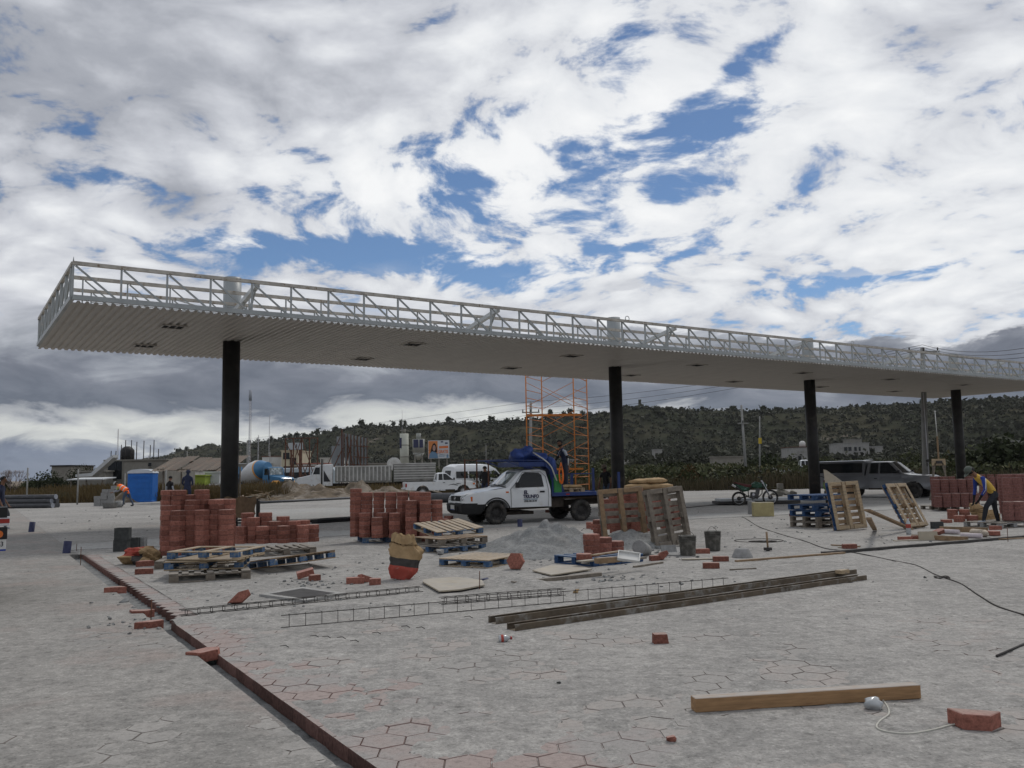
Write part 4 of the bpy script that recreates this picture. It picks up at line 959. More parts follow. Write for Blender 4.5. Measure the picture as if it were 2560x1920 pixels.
tag(MB().bar(at(1800, 1396, .02), at(1705, 1398, .02), .12, .015).build('plank', PLYW), 'thin pale board lying in front of the buckets', 'plank')
for a, b, z, w, h, mt, lab in (((1448, 1404), (1486, 1400), .2, .14, .02, PLYW, 'pale board end sticking off the blue scrap pallet'), ((1482, 1388), (1550, 1378), .30, .09, .02, WOODB, 'thin board lying on the pavers of the blue scrap pallet'), ((1490, 1402), (1545, 1398), .24, .10, .08, WOODB, 'wooden block lying on the blue scrap pallet'), ((1545, 1402), (1612, 1394), .20, .08, .03, WOODG, 'grey lath lying across the blue scrap pallet'),
     ((2078, 1362), (2150, 1366), .02, .05, .02, WOODB, 'thin rod-like lath above the dark rail'), ((2095, 1368), (2140, 1369), .02, .10, .015, PLYW, 'pale splinter board above the dark rail'),
     ((2280, 1342), (2420, 1348), .06, .05, .10, WOODB, 'long board on edge behind the pale tubes'), ((2350, 1322), (2470, 1326), .08, .04, .12, WOODB, 'brown board on edge left of the boot of the stooping man'), ((2375, 1352), (2560, 1345), .03, .05, .02, WOODB, 'thin board along the rail at the right'), ((2236, 1352), (2296, 1350), .12, .10, .02, PLYW, 'dusty splintered board lying over a paver near the bottle')):
    tag(MB().bar(at(a[0], a[1], z), at(b[0], b[1], z), w, h).build('plank', mt), lab, 'plank')
for a, b, lab in (((2348, 1328), (2398, 1330), 'left one of two pale lilac tubes among the timber offcuts'), ((2403, 1338), (2455, 1340), 'right one of two pale lilac tubes among the timber offcuts')):
    p, q_ = at(a[0], a[1], .06), at(b[0], b[1], .06); tag(MB().cyl(p, q_, .052, 14).build('tube', mat('pale_lilac_tube', (.50, .45, .47), .7, 0, .1, 6)), lab, 'tube')
p, q_ = at(2432, 1331, .08), at(2462, 1334, .08); o = MB().cyl(p, q_, .085, 12).cyl(q_, q_+(q_-p).normalized()*.1, .085, 12, r2=.03).build('rolled_bag', mat('cream_bag', (.38, .33, .27), .9, 0, .2, 8)); tag(o, 'cream rolled-up bag lying between the right tube and the boots', 'bag')
p = at(2343, 1322); o = MB().box((0, 0, .09), (.28, .12, .17)).build('block', BLOCKD); o.location = p; tag(o, 'small black block at the foot of the leaning pine pallet', 'block')
p = at(2316, 1352); o = MB().box((0, 0, .10), (.32, .04, .19), (R(-12), 0, 0)).box((.2, .01, .1), (.09, .04, .19), (R(-12), 0, 0)).build('plywood_offcut', PLYW); o.location = p; tag(o, 'square plywood offcut propped up above the dark rail', 'plywood')
# beam in the foreground
a, b = at(1740, 1784), at(2304, 1748); d = (b-a); yaw = math.atan2(d.y, d.x); L = d.length
beam = MB().box((L/2, .046, .046), (L, .092, .092), None, .004).build('timber_beam', mat('sawn_timber', (.30, .18, .09), .75, 0, .2, 5, stretch=(1, 9, 9), col2=(.18, .10, .05), f2=(.6, .72), s2=4, dust=.9)); beam.location = a+Vector((0, 0, .004)); beam.rotation_euler = (0, 0, yaw)
tag(beam, 'long squared timber beam lying in the right foreground', 'beam')
# crumpled plastic cup and cord
r2 = np.random.RandomState(2); bm = bmesh.new(); bmesh.ops.create_icosphere(bm, subdivisions=3, radius=1)
for v in bm.verts:
    n_ = fbm(np.array([v.co.x*1.6+3]), np.array([v.co.y*1.6+v.co.z*1.3+5]), 3)[0]; v.co *= .55+.9*n_; v.co.x = round(v.co.x*5)/5*.4+v.co.x*.6; v.co.x *= .062; v.co.y *= .05; v.co.z = v.co.z*.042+.036
me = bpy.data.meshes.new('cup'); bm.to_mesh(me); bm.free(); me.materials.append(PLASTP)
for p_ in me.polygons: p_.use_smooth = True
o = obj('crumpled_plastic', me, None, at(2184, 1772)); o.rotation_euler = (0, 0, .3); tag(o, 'crumpled clear plastic cup in front of the timber beam', 'cup')
cord = [(2205, 1748), (2218, 1765), (2222, 1785), (2200, 1802), (2192, 1818), (2215, 1829), (2270, 1834), (2330, 1825), (2380, 1812), (2420, 1808)]
def smooth_path(P_, k=6):
    out = []; n = len(P_)
    for i in range(n-1):
        p0, p1, p2, p3 = P_[max(0, i-1)], P_[i], P_[i+1], P_[min(n-1, i+2)]
        for j in range(k):
            t_ = j/k; out.append(.5*((2*p1)+(-p0+p2)*t_+(2*p0-5*p1+4*p2-p3)*t_*t_+(-p0+3*p1-3*p2+p3)*t_**3))
    return out+[P_[-1]]
tag(MB().tube(smooth_path([at(x, y, .008) for x, y in cord]), .0062, 7).build('cord', ROPEW), 'pale cord curling from the plastic cup to the broken paver', 'cord')
wire = [(1845, 1285), (1870, 1300), (1900, 1318), (1960, 1338), (2010, 1352), (2060, 1370), (2100, 1376), (2160, 1386), (2230, 1401), (2290, 1413), (2340, 1437), (2400, 1458), (2450, 1490), (2500, 1518), (2600, 1548)]
o = MB().tube(smooth_path([at(x, y, .012) for x, y in wire]), .009, 5).build('cable', WIRE); tag(o, 'long dark cable snaking from the motorcycle past the dark rail to the right edge', 'cable')
c = at(2355, 1443, .02); tag(MB().tube([c+Vector((.10*math.cos(t_), .10*math.sin(t_), .01*math.sin(3*t_))) for t_ in [i*.35 for i in range(18)]], .009, 5, True).build('cable_loop', WIRE), 'small loop knotted in the dark cable on the right', 'cable')
tag(MB().tube([at(2492, 1640, .012), at(2600, 1592, .012)], .011, 6).build('steel_rod', STEELD), 'steel rod entering the view at the right edge', 'rod')
ring = at(1897, 1353)
mb = MB()
for (ox, oy, rr, sq) in ((0, 0, .52, .9), (.04, -.16, .30, .35)): mb.tube([ring+Vector((ox+rr*math.cos(R(t_)), oy+rr*sq*math.sin(R(t_)), .012)) for t_ in range(0, 360, 12)], .011, 5, True)
tag(mb.build('wire_ring', WIRE), 'flat ring of dark wire lying on the paving behind the hammer', 'wire')
# hammer
p = at(1920, 1378); h = thing('sledgehammer', 'sledgehammer standing head down on the paving beside the wire ring', 'hammer', p, .05)
MB().box((0, 0, .045), (.155, .06, .055), None, .008).box((0, 0, .01), (.06, .04, .02)).build('head', STEELD, h); MB().cyl((0, 0, .06), (-.012, 0, .37), .017, 10, r2=.02).build('handle', WOODB, h)
# trapezoid concrete cast
p = at(1856, 1394); o = MB().lathe([(0, 0), (.19, 0), (.185, .02), (.125, .15), (.11, .165), (0, .17)], 20).build('concrete_cone', BLOCKG); o.location = p; tag(o, 'grey bucket-shaped lump of hardened concrete below the wire ring', 'concrete')
# buckets
def bucket(x, y, label, hb=1.0, up=True):
    t = thing('bucket', label, 'bucket', at(x, y), rnd.uniform(0, 1))
    b = MB().lathe([(0, .004), (.135, .004), (.139, .012), (.158, .36*hb), (.166, .36*hb), (.166, .375*hb), (.150, .37*hb), (.128, .03), (0, .03)], 26)
    for z in (.27, .30, .335): b.lathe([(.150, z-.006), (.168, z-.003), (.168, z+.003), (.150, z+.006)], 26)
    b.build('body', BUCKETM, t)
    MB().tube([(.16*math.cos(R(a)), .02*math.sin(R(a)), .33+(.13 if up else .05)*math.sin(R(a))) if up else (.16*math.cos(R(a)), -.155*math.sin(R(a)), .34+.03*math.sin(R(a))) for a in range(0, 181, 12)], .004, 5).build('handle', WIRE, t)
    MB().lathe([(0, .30), (.14, .30), (.13, .31), (0, .325)], 20).build('contents', BLOCKG, t); return t
bucket(1720, 1390, 'cement-crusted bucket on the left, filled to the brim, by the leaning pallet')
bucket(1783, 1376, 'cement-crusted bucket on the right with its wire handle up')
p = at(1597, 1366, .2); o = MB().cyl(p+Vector((-.02, -.15, .0)), p+Vector((.20, .55, -.12)), .125, 20).build('concrete_cylinder', BLOCKG); tag(o, 'grey concrete cylinder lying in front of the leaning pallets', 'cylinder')
p = at(1572, 1394, .33); o = MB().box((0, 0, 0), (.30, .20, .012)).box((0, .10, .02), (.32, .015, .04)).box((0, -.10, .02), (.32, .015, .04)).box((.155, 0, .02), (.015, .20, .04)).box((-.155, 0, .02), (.015, .20, .04)).build('foam_tray', WHITEC); o.location = p; o.rotation_euler = (R(28), R(8), -.15); tag(o, 'white foam food tray tilted on the blue scrap pallet', 'tray')
board([(1655, 1390), (1700, 1392), (1730, 1375), (1690, 1370)], .03, 'broken concrete slab piece at the foot of the right grey pallet', BLOCKG, .0, 'concrete_piece', 'concrete'); p = at(1672, 1384); o = MB().box((0, 0, .08), (.30, .04, .16), (R(-25), 0, .2)).build('concrete_piece', BLOCKG); o.location = p; tag(o, 'flat concrete piece propped up at the foot of the right grey pallet', 'concrete')
# gravel heap
def heap(name, blobs, label, mt, nx=90, ny=70, ext=None, rough=.05, cat='heap', fr=3.0):
    x0, x1, y0, y1 = ext; gx, gy = np.meshgrid(np.linspace(x0, x1, nx), np.linspace(y0, y1, ny)); z = np.zeros_like(gx)
    for bx, by, h, w1_, w2_ in blobs: z = np.maximum(z, h*np.clip(1-np.hypot((gx-bx)/w1_, (gy-by)/w2_), 0, 1)**1.15)
    n = fbm(gx*fr, gy*fr, 5)-.5; z = z*(1+n*.9)+n*rough*2*np.clip(z*8, 0, 1)-.012
    V = np.stack([gx, gy, z], -1).reshape(-1, 3); i = (np.arange(nx-1)[None, :]+nx*np.arange(ny-1)[:, None]).ravel()
    return tag(obj(name, npmesh(name, V, np.stack([i, i+1, i+nx+1, i+nx], -1), mt, True)), label, cat)
a = at(1400, 1390); b = at(1246, 1320); c = at(1400, 1320); e = at(1290, 1350)
heap('gravel_heap', [(a.x-.1, a.y+2.0, .50, 1.8, 1.8), (b.x+.1, b.y-.2, .52, 1.2, 1.1), (c.x, c.y, .45, 1.5, 1.2), (a.x-.5, a.y+.2, .28, 1.3, 1.0), (a.x+1.6, a.y+2.0, .45, 1.0, 1.0), (b.x+.8, b.y-.6, .45, 1.0, 1.0)], 'heap of grey gravel sand between the pallets and the white truck', SAND, 120, 110, (a.x-2.6, a.x+2.9, a.y-1.2, a.y+5.2))
# steel cages (reinforcement) lying on the paving
def cage(A, B, hw, hh, nst, label, four=True, r=.0045):
    """long bars with stirrups from A to B"""
    A, B = Vector(A), Vector(B); d = (B-A); s = Vector((-d.y, d.x, 0)).normalized()*hw; u = Vector((0, 0, hh)); t = thing('steel_cage', label, 'steel cage', A)
    z0 = Vector((0, 0, .008))
    corners = [z0, z0+u, z0+u+s, z0+s] if four else [z0, z0+u]
    for c_ in corners: MB().tube([c_, c_+d*.5+Vector((0, 0, rnd.uniform(0, .008))), c_+d], r, 5).build('long_bar', WIRE, t)
    for k in range(nst):
        f = (k+.5)/nst; o_ = d*f
        if four: MB().tube([c_+o_ for c_ in corners], r*.9, 4, True).build('stirrup', WIRE, t)
        else: MB().tube([z0+o_-Vector((0, 0, .004)), z0+u+o_+Vector((0, 0, .012)), z0+u+o_+s*.3], r*.9, 4).build('stirrup', WIRE, t)
    return t
cage(at(702, 1571), at(1822, 1470), .10, .125, 34, 'long steel reinforcement cage standing on edge across the middle of the paving', False)
cage(at(452, 1542), at(1058, 1480), .10, .06, 22, 'low steel reinforcement cage running from the channel to the left plywood sheet')
cage(at(1103, 1513), at(1415, 1489), .10, .075, 12, 'short steel reinforcement cage lying above the long one')
# two cement-stained steel channels
def uchan(A, B, w, h, label):
    w, h = w*.84, h*.74
    A, B = Vector(A), Vector(B); d = (B-A).normalized(); s = Vector((-d.y, d.x, 0))*w; mb = MB(); t = .006
    mb.bar(A+s/2+Vector((0, 0, t/2+.002)), B+s/2+Vector((0, 0, t/2+.002)), w, t)
    for k in (0, 1): mb.bar(A+s*k+Vector((0, 0, h/2)), B+s*k+Vector((0, 0, h/2)), t, h)
    for k in (0, 1): mb.bar(A+s*(k*.86+.07)+Vector((0, 0, h)), B+s*(k*.86+.07)+Vector((0, 0, h)), w*.14, t)
    return tag(mb.build('steel_channel', CHAN), label, 'steel channel')
uchan(at(1288, 1579), at(2167, 1450), .17, .085, 'nearer one of two long cement-stained steel channels')
uchan(at(1240, 1562), at(2142, 1436), .17, .095, 'farther one of two long cement-stained steel channels')
p = at(2106, 1434, .05); o = MB().box((0, 0, .03), (.20, .10, .05), (0, 0, .6)).build('wood_scrap', WOOD); o.location = p; tag(o, 'scrap of new wood at the far end of the steel channels', 'wood')
# squashed red-labelled bottles
def bottle(x, y, label, up, squash=1.0):
    t = thing('plastic_bottle', label, 'bottle', at(x, y)+Vector((0, 0, 0 if up else .032)), 0, None, (0, 0, 0) if up else (0, R(88), .15))
    if up: prof = [(0, .004), (.052, .004), (.056, .03), (.056, .20), (.052, .25), (.03, .31), (.014, .34), (.014, .37), (0, .37)]
    else: prof = [(0, 0), (.03, .0), (.034, .01), (.036, .05), (.028, .08), (.012, .10), (.010, .11), (0, .11)]
    MB().lathe(prof, 16).build('body', PLASTP, t); z0 = .15 if up else .02; q = .0575 if up else .0375
    MB().lathe([(q, z0), (q, z0+(.09 if up else .025))], 16).build('wrapper', PRINTR, t)
    MB().lathe([(0, prof[-1][1]+.0), (.016, prof[-1][1]), (.016, prof[-1][1]+.018), (0, prof[-1][1]+.018)], 10).build('cap', REDL, t); return t
bottle(2272, 1336, 'clear plastic bottle with red label standing before the leaning pine pallet', True); bottle(1247, 1606, 'crushed clear bottle with red label lying below the steel channels', False)
# cement bags
def bagmesh(w, h, d, seed, crump=.5, mats=(KRAFT, PRINTK, PRINTR), bands=True, nx=26, nz=30):
    r2 = np.random.RandomState(seed); vs = []; fs = []; mi = []
    for j in range(nz+1):
        v = j/nz
        for i in range(nx):
            a = 2*math.pi*i/nx; ca, sa = math.cos(a), math.sin(a); e = .55
            x = w/2*abs(ca)**e*math.copysign(1, ca); y = d/2*abs(sa)**e*math.copysign(1, sa)
            taper = min(1, .62+2.0*v) * (1 if v < .66 else 1-(v-.66)*1.75)
            n_ = (fbm(np.array([a*1.9+seed]), np.array([v*5.0+seed]), 4)[0]-.5)*.8+(fbm(np.array([math.cos(a)*3.1+seed]), np.array([math.sin(a)*3.1+v*1.6]), 3)[0]-.5)*(.25+.75*v); k = 1+n_*crump*(.5+1.3*v)
            vs.append((x*taper*k+(.05*math.sin(v*4)*crump), y*(min(1, .4+2.5*v)*(1 if v < .8 else 1-(v-.8)*2.0))*k, h*v*(1+n_*.12*crump)))
    mb = MB()
    for j in range(nz):
        v = j/nz; mb.m = (2 if v < .30 else 1 if v < .46 else 0) if bands else 0
        mb.add([vs[j*nx+i] for i in range(nx)]+[vs[(j+1)*nx+i] for i in range(nx)], [(i, (i+1) % nx, nx+(i+1) % nx, nx+i) for i in range(nx)], True)
    mb.m = 0; mb.add([vs[nz*nx+i] for i in range(nx)], [tuple(range(nx))], False); mb.m = 2 if bands else 0; mb.add([vs[i] for i in range(nx)], [tuple(reversed(range(nx)))], False)
    me = mb.mesh('bag', list(mats)); bm = bmesh.new(); bm.from_mesh(me); bmesh.ops.remove_doubles(bm, verts=bm.verts, dist=1e-5); bm.to_mesh(me); bm.free(); return me
o = obj('cement_bag', bagmesh(.42, .68, .20, 3, .85, nx=44, nz=40), None, at(998, 1449)); o.rotation_euler = (R(-8), R(7), R(-12)); tag(o, 'open brown paper cement bag with black and red bands standing on the paving', 'cement bag')
bm = bmesh.new(); bmesh.ops.create_icosphere(bm, subdivisions=4, radius=1)
for v in bm.verts:
    n_ = fbm(np.array([v.co.x*1.7+7+v.co.z]), np.array([v.co.y*1.7+v.co.z*1.6+3]), 4)[0]; n_ = round(n_*9)/9*.5+n_*.5; v.co *= .35+1.2*n_; v.co = Vector((v.co.x*.34, v.co.y*.26, max(-.02, v.co.z*.20+.12)))
me = bpy.data.meshes.new('crumpled_bag'); bm.to_mesh(me); bm.free(); me.materials.append(KRAFT); me.materials.append(PRINTR); me.materials.append(PRINTK)
for p_ in me.polygons: p_.material_index = 1 if (p_.center.z > .17 and p_.center.x < .05) else (2 if abs(p_.center.x-.02) < .09 and p_.center.z < .2 else 0)
o = obj('flattened_bag', me, None, at(352, 1410)); tag(o, 'crumpled red and brown paper bag beside the tall left stack', 'bag')
o = obj('cement_bag', bagmesh(.34, .52, .2, 5, .7, bands=False), None, at(2446, 1303)); o.rotation_euler = (R(5), R(-10), 0); tag(o, 'brown paper bag held open by the stooping man in yellow', 'bag')
o = obj('cement_bag', bagmesh(.34, .34, .25, 6, .8, bands=False), None, at(2478, 1306)); tag(o, 'slumped olive-brown bag behind the stooping man\'s legs', 'bag')
def flatbag(loc, rz, label, group=None, mt=KRAFT, name='cement_bag', s=1.0):
    bm = bmesh.new(); bmesh.ops.create_cube(bm, size=1); bmesh.ops.subdivide_edges(bm, edges=bm.edges[:], cuts=5, use_grid_fill=True)
    for v in bm.verts:
        x, y = v.co.x*2, v.co.y*2; k = (1-abs(x)**3.5*.55)*(1-abs(y)**3.5*.55); n_ = fbm(np.array([x*2+rz*9]), np.array([y*2+v.co.z]), 3)[0]-.5
        v.co = Vector((v.co.x*.72*(1-.08*abs(y)**4), v.co.y*.42*(1-.1*abs(x)**4), v.co.z*.15*k*(1+n_*.7)+.07))
    me = bpy.data.meshes.new(name); bm.to_mesh(me); bm.free(); me.materials.append(mt)
    for p_ in me.polygons: p_.use_smooth = True
    o = obj(name, me, None, loc, (0, 0, rz)); o.scale = (s, s, s); return tag(o, label, 'cement bag', group)
for k, (x, y, z) in enumerate(((1600, 1330, 1.10), (1650, 1328, 1.10), (1612, 1329, 1.23), (1638, 1328, 1.24))):
    p = at(x, y); flatbag((p.x, p.y, z), .1+.2*k, ('lower left full cement bag on the pavers behind the leaning grey pallets', 'lower right full cement bag on the pavers behind the leaning grey pallets', 'upper left full cement bag on the pavers behind the leaning grey pallets', 'upper right full cement bag on the pavers behind the leaning grey pallets')[k])
# dark hollow blocks
def hblock(x, y, z, rz, label, mt=BLOCKD, L=.30, W_=.20, H=.26):
    t = MB(); t.box((0, 0, H/2), (L, W_, H), None, .004).build
    m_ = MB().box((0, -W_/2+.015, H/2), (L, .03, H)).box((0, W_/2-.015, H/2), (L, .03, H)).box((-L/2+.015, 0, H/2), (.03, W_-.06, H)).box((L/2-.015, 0, H/2), (.03, W_-.06, H)).box((0, 0, H/2), (.03, W_-.06, H))
    p = at(x, y); o = m_.build('concrete_block', mt); o.location = (p.x, p.y, z); o.rotation_euler = (0, 0, rz); return tag(o, label, 'block')
hblock(304, 1379, 0, .05, 'dark block at the lower left of the pile of four blocks'); hblock(306, 1379, .262, .12, 'dark block on top of the pile of four blocks', L=.31); hblock(334, 1373, 0, .1, 'dark block in the middle of the pile of four blocks', L=.24); hblock(355, 1371, 0, .05, 'pale grey block at the right end of the pile of four blocks', BLOCKG, .16)
# short navy pipe stubs set in the ground
def stub(x, y, h, r, label, tilt=.1):
    o = MB().lathe([(r, -.05), (r, h), (r-.01, h), (r-.01, 0), (0, 0)], 18).build('pipe_stub', NAVY); o.location = at(x, y); o.rotation_euler = (0, tilt, 0); return tag(o, label, 'pipe')
stub(78, 1330, .31, .085, 'navy pipe stub sticking out of the left paving, farther one'); stub(166, 1383, .26, .082, 'navy pipe stub beside the start of the channel'); stub(1300, 1317, .22, .075, 'short navy pipe stub on the ground in front of the truck\'s door', 0)
# survey stakes
for x, y, z, lab in ((201, 1413, .34, 'thin steel stake standing at the start of the channel'), (377, 1553, .24, 'thin steel stake standing in the channel by the lifted pavers'), (191, 1378, .16, 'short steel stake beside the navy pipe stub'), (1199, 1474, .25, 'thin stake with a scrap of tape beside the left plywood sheet'), (2520, 1354, .28, 'thin steel stake standing at the dark rail by the stooping man')):
    p = at(x, y); tag(MB().tube([p-Vector((0, 0, .05)), p+Vector((.004, 0, z))], .0065, 6).build('stake', RUST), lab, 'stake')
board([(1283, 1449), (1262, 1452), (1200, 1455), (1230, 1447)], .02, 'bright blue scrap beside the thin stake', NAVY, .02, 'scrap', 'scrap')
# drain cover
t = thing('drain_cover', 'dark metal drain grate in a pale concrete frame behind the low steel cage', 'drain cover', (0, 0, 0))
P4 = [at(674, 1491), at(762, 1503), at(838, 1489), at(756, 1477)]
fr = MB(); c = sum(P4, Vector())/4; out = [c+(p-c)*1.32 for p in P4]
for k in range(4):
    a, b, e, f_ = P4[k], P4[(k+1) % 4], out[(k+1) % 4], out[k]; fr.add([(v.x, v.y, z) for z in (-.05, .034) for v in (a, b, e, f_)], [(0, 1, 2, 3), (4, 5, 6, 7), (0, 1, 5, 4), (2, 3, 7, 6)])
fr.build('frame', SLAB, t)
g1 = MB(); g1.add([(p.x, p.y, .012) for p in P4], [(0, 1, 2, 3)]); g1.build('pit', PLASTB, t)
for k in range(13):
    f_ = (k+.5)/13; a = P4[0].lerp(P4[3], f_); b = P4[1].lerp(P4[2], f_); MB().bar((a.x, a.y, .026), (b.x, b.y, .026), .045, .018).build('grate_bar', STEELD, t)
# =================================================================== VEHICLES
def autosmooth(me, ang=35):
    for p_ in me.polygons: p_.use_smooth = True
    try: me.set_sharp_from_angle(angle=R(ang))
    except Exception: pass
    return me
def shell(poly, wf, xc, zc, mats, name='body', crown=.03, mi=None, ang=32, yc=(-.92, -.55, 0, .55, .92)):
    """closed car body from its side outline: poly (x,z); wf(x,z) = half width; faces subdivided so the sides and roof curve"""
    bm = bmesh.new(); vs = [bm.verts.new((x, -1, z)) for x, z in poly]; f = bm.faces.new(vs)
    r = bmesh.ops.extrude_face_region(bm, geom=[f]); bmesh.ops.translate(bm, verts=[v for v in r['geom'] if isinstance(v, bmesh.types.BMVert)], vec=(0, 2, 0))
    bmesh.ops.triangulate(bm, faces=bm.faces)
    def cut(co, no): bmesh.ops.bisect_plane(bm, geom=bm.verts[:]+bm.edges[:]+bm.faces[:], plane_co=co, plane_no=no, dist=1e-5)
    for x in xc: cut((x, 0, 0), (1, 0, 0))
    for z in zc: cut((0, 0, z), (0, 0, 1))
    for y in yc: cut((0, y, 0), (0, 1, 0))
    bmesh.ops.remove_doubles(bm, verts=bm.verts, dist=1e-4)
    for v in bm.verts:
        x, y, z = v.co; w = wf(x, z); v.co.y = y*w
        if z > .55: v.co.z = z-crown*(abs(y)**3)*min(1, (z-.55)*1.5)
    bmesh.ops.recalc_face_normals(bm, faces=bm.faces)
    me = bpy.data.meshes.new(name); bm.to_mesh(me); bm.free()
    for m_ in mats: me.materials.append(m_)
    if mi:
        for p_ in me.polygons: p_.material_index = mi(p_.center, p_.normal)
    return autosmooth(me, ang)
def arch(cx, r, z0, n=9, rev=False):
    """points of a wheel arch cut into the sill at height z0"""
    c = R(0); a0 = math.asin(max(-1, min(1, (z0-.36)/r))); pts = []
    for k in range(n+1):
        a = a0+(math.pi-2*a0)*k/n; pts.append((cx+r*math.cos(a), .36+r*math.sin(a)))
    return pts[::-1] if rev else pts
def side_panel(poly, wf, s, off, name, mt, parent, t=.012, sub=2):
    """window / door skin lying on the curved side"""
    n = len(poly); cx = sum(p[0] for p in poly)/n; cz = sum(p[1] for p in poly)/n; mb = MB(); P_ = []
    for i in range(n):
        a, b = poly[i], poly[(i+1) % n]
        for k in range(sub): P_.append((a[0]+(b[0]-a[0])*k/sub, a[1]+(b[1]-a[1])*k/sub))
    n = len(P_); o = [(x, s*(wf(x, z)+off), z) for x, z in P_]; i_ = [(cx+(x-cx)*.97, s*(wf(cx+(x-cx)*.97, cz+(z-cz)*.97)+off+.004), cz+(z-cz)*.97) for x, z in P_]; c = (cx, s*(wf(cx, cz)+off+.004), cz)
    mb.add([(x, y-s*(off+.01), z) for x, y, z in o]+o+i_+[c], [(k, (k+1) % n, n+(k+1) % n, n+k) for k in range(n)]+[(n+k, n+(k+1) % n, 2*n+(k+1) % n, 2*n+k) for k in range(n)]+[(2*n+k, 2*n+(k+1) % n, 3*n) for k in range(n)], False)
    return mb.build(name, mt, parent)
def wheel(parent, x, y, r=.34, w=.21, rim=RIMD, side=1, spokes=True):
    t = MB().lathe([(r*.60, -w/2), (r*.86, -w/2), (r*.97, -w*.40), (r, -w*.25), (r, w*.25), (r*.97, w*.40), (r*.86, w/2), (r*.60, w/2), (r*.58, 0)], 28)
    for k in range(28):      # tread blocks
        a = 2*math.pi*k/28; t.box((r*math.cos(a)*1.0, r*math.sin(a)*1.0, 0), (.02, .035, w*.8), (0, 0, a))
    e = thing_part('wheel', parent, (x, y, r), (R(90)*side*-1, 0, 0))
    t.build('tyre', TYRE, e)
    m_ = MB().lathe([(r*.60, w*.46), (r*.58, w*.30), (r*.52, w*.18), (r*.30, w*.16), (r*.22, w*.30), (r*.10, w*.34), (0, w*.34)], 24)
    for k in range(5): a = 2*math.pi*k/5; m_.cyl((r*.16*math.cos(a), r*.16*math.sin(a), w*.3), (r*.16*math.cos(a), r*.16*math.sin(a), w*.36), .012, 6)
    m_.build('rim', rim, e)
    if spokes:
        h = MB()
        for k in range(8): a = 2*math.pi*k/8; h.cyl((r*.41*math.cos(a), r*.41*math.sin(a), w*.155), (r*.41*math.cos(a), r*.41*math.sin(a), w*.185), r*.055, 8)
        h.build('rim_holes', HOLE, e)
    return e
def thing_part(name, parent, loc, rot=(0, 0, 0)):
    o = bpy.data.objects.new(name, None); COL.objects.link(o); o.parent = parent; o.location = loc; o.rotation_euler = rot; o.empty_display_size = .1; return o
def text(s, size, mt, parent, M, name='lettering', ext=.002, bold=.0, sx=1.0, align='LEFT'):
    cu = bpy.data.curves.new('t', 'FONT'); cu.body = s; cu.size = size; cu.extrude = ext; cu.offset = bold; cu.align_x = align; cu.resolution_u = 3
    ob = bpy.data.objects.new('t', cu); me = bpy.data.meshes.new_from_object(ob); bpy.data.objects.remove(ob); bpy.data.curves.remove(cu)
    me.transform(Matrix.Diagonal((sx, 1, 1, 1))); me.materials.clear(); me.materials.append(mt); o = obj(name, me, parent); o.matrix_local = M; return o
TXT = mat('navy_lettering', (.012, .012, .05), .5, 0, 0); TXTL = mat('teal_lettering', (.12, .22, .30), .5, 0, 0); TXTK = mat('black_lettering', (.02, .02, .025), .5, 0, 0)
def sideM(x, y, z, s=1):   # writing on the left (+y) side reads from front (x+) ... seen from +y the reader's right is -x
    return Matrix(((-1 if s > 0 else 1, 0, 0, x), (0, 0, 1 if s > 0 else -1, y), (0, 1, 0, z), (0, 0, 0, 1)))
# ---------------- the flatbed truck
ra = at(1452, 1302)
YAW = R(180+24)
tr = thing('flatbed_truck', 'white single-cab flatbed truck lettered EL TRIUNFO with blue bed and rack', 'truck', (0, 0, 0), YAW)
fw, lf = Vector((math.cos(YAW), math.sin(YAW), 0)), Vector((-math.sin(YAW), math.cos(YAW), 0))
tr.location = ra-lf*.76
def wT(x, z):
    w = .865-max(0, z-1.05)*.30-max(0, .5-z)*.25
    if x > 3.0: w -= .20*((x-3.0)/1.05)**2.6
    if z < 1.05: w += .012*math.sin((z-.4)*4.5)
    return w
ST = [(1.12, .44)]+[]
poly = [(1.12, .46), (2.40, .44)]+arch(2.98, .43, .44, rev=True)[0:0]
ar = [(2.98+.43*math.cos(a), .36+.43*math.sin(a)) for a in [R(170-160*k/12) for k in range(13)]]
poly = [(1.10, .46), (2.52, .42)]+ar+[(3.5, .34), (3.94, .33), (4.06, .42), (4.08, .64), (4.0, .69), (3.985, .84), (3.90, .93), (3.70, 1.0), (3.3, 1.07), (2.9, 1.115), (2.64, 1.15), (2.58, 1.17), (2.10, 1.62), (1.98, 1.685), (1.7, 1.715), (1.35, 1.70), (1.20, 1.66), (1.12, 1.2)]
def miT(c, n):
    if c.x > 3.6 and c.z < .675: return 1
    if c.x > 3.30 and c.z < .64: return 1
    if c.z < .50: return 2
    return 0
me = shell(poly, wT, [1.3, 1.6, 1.9, 2.2, 2.5, 2.8, 3.1, 3.3, 3.42, 3.6, 3.75, 3.9, 4.0], [.5, .64, .68, .8, .95, 1.05, 1.12, 1.25, 1.4, 1.55, 1.64], [WHITEV, PLASTB, CHASSIS], crown=.045, mi=miT)
body = obj('cab_body', me, tr)
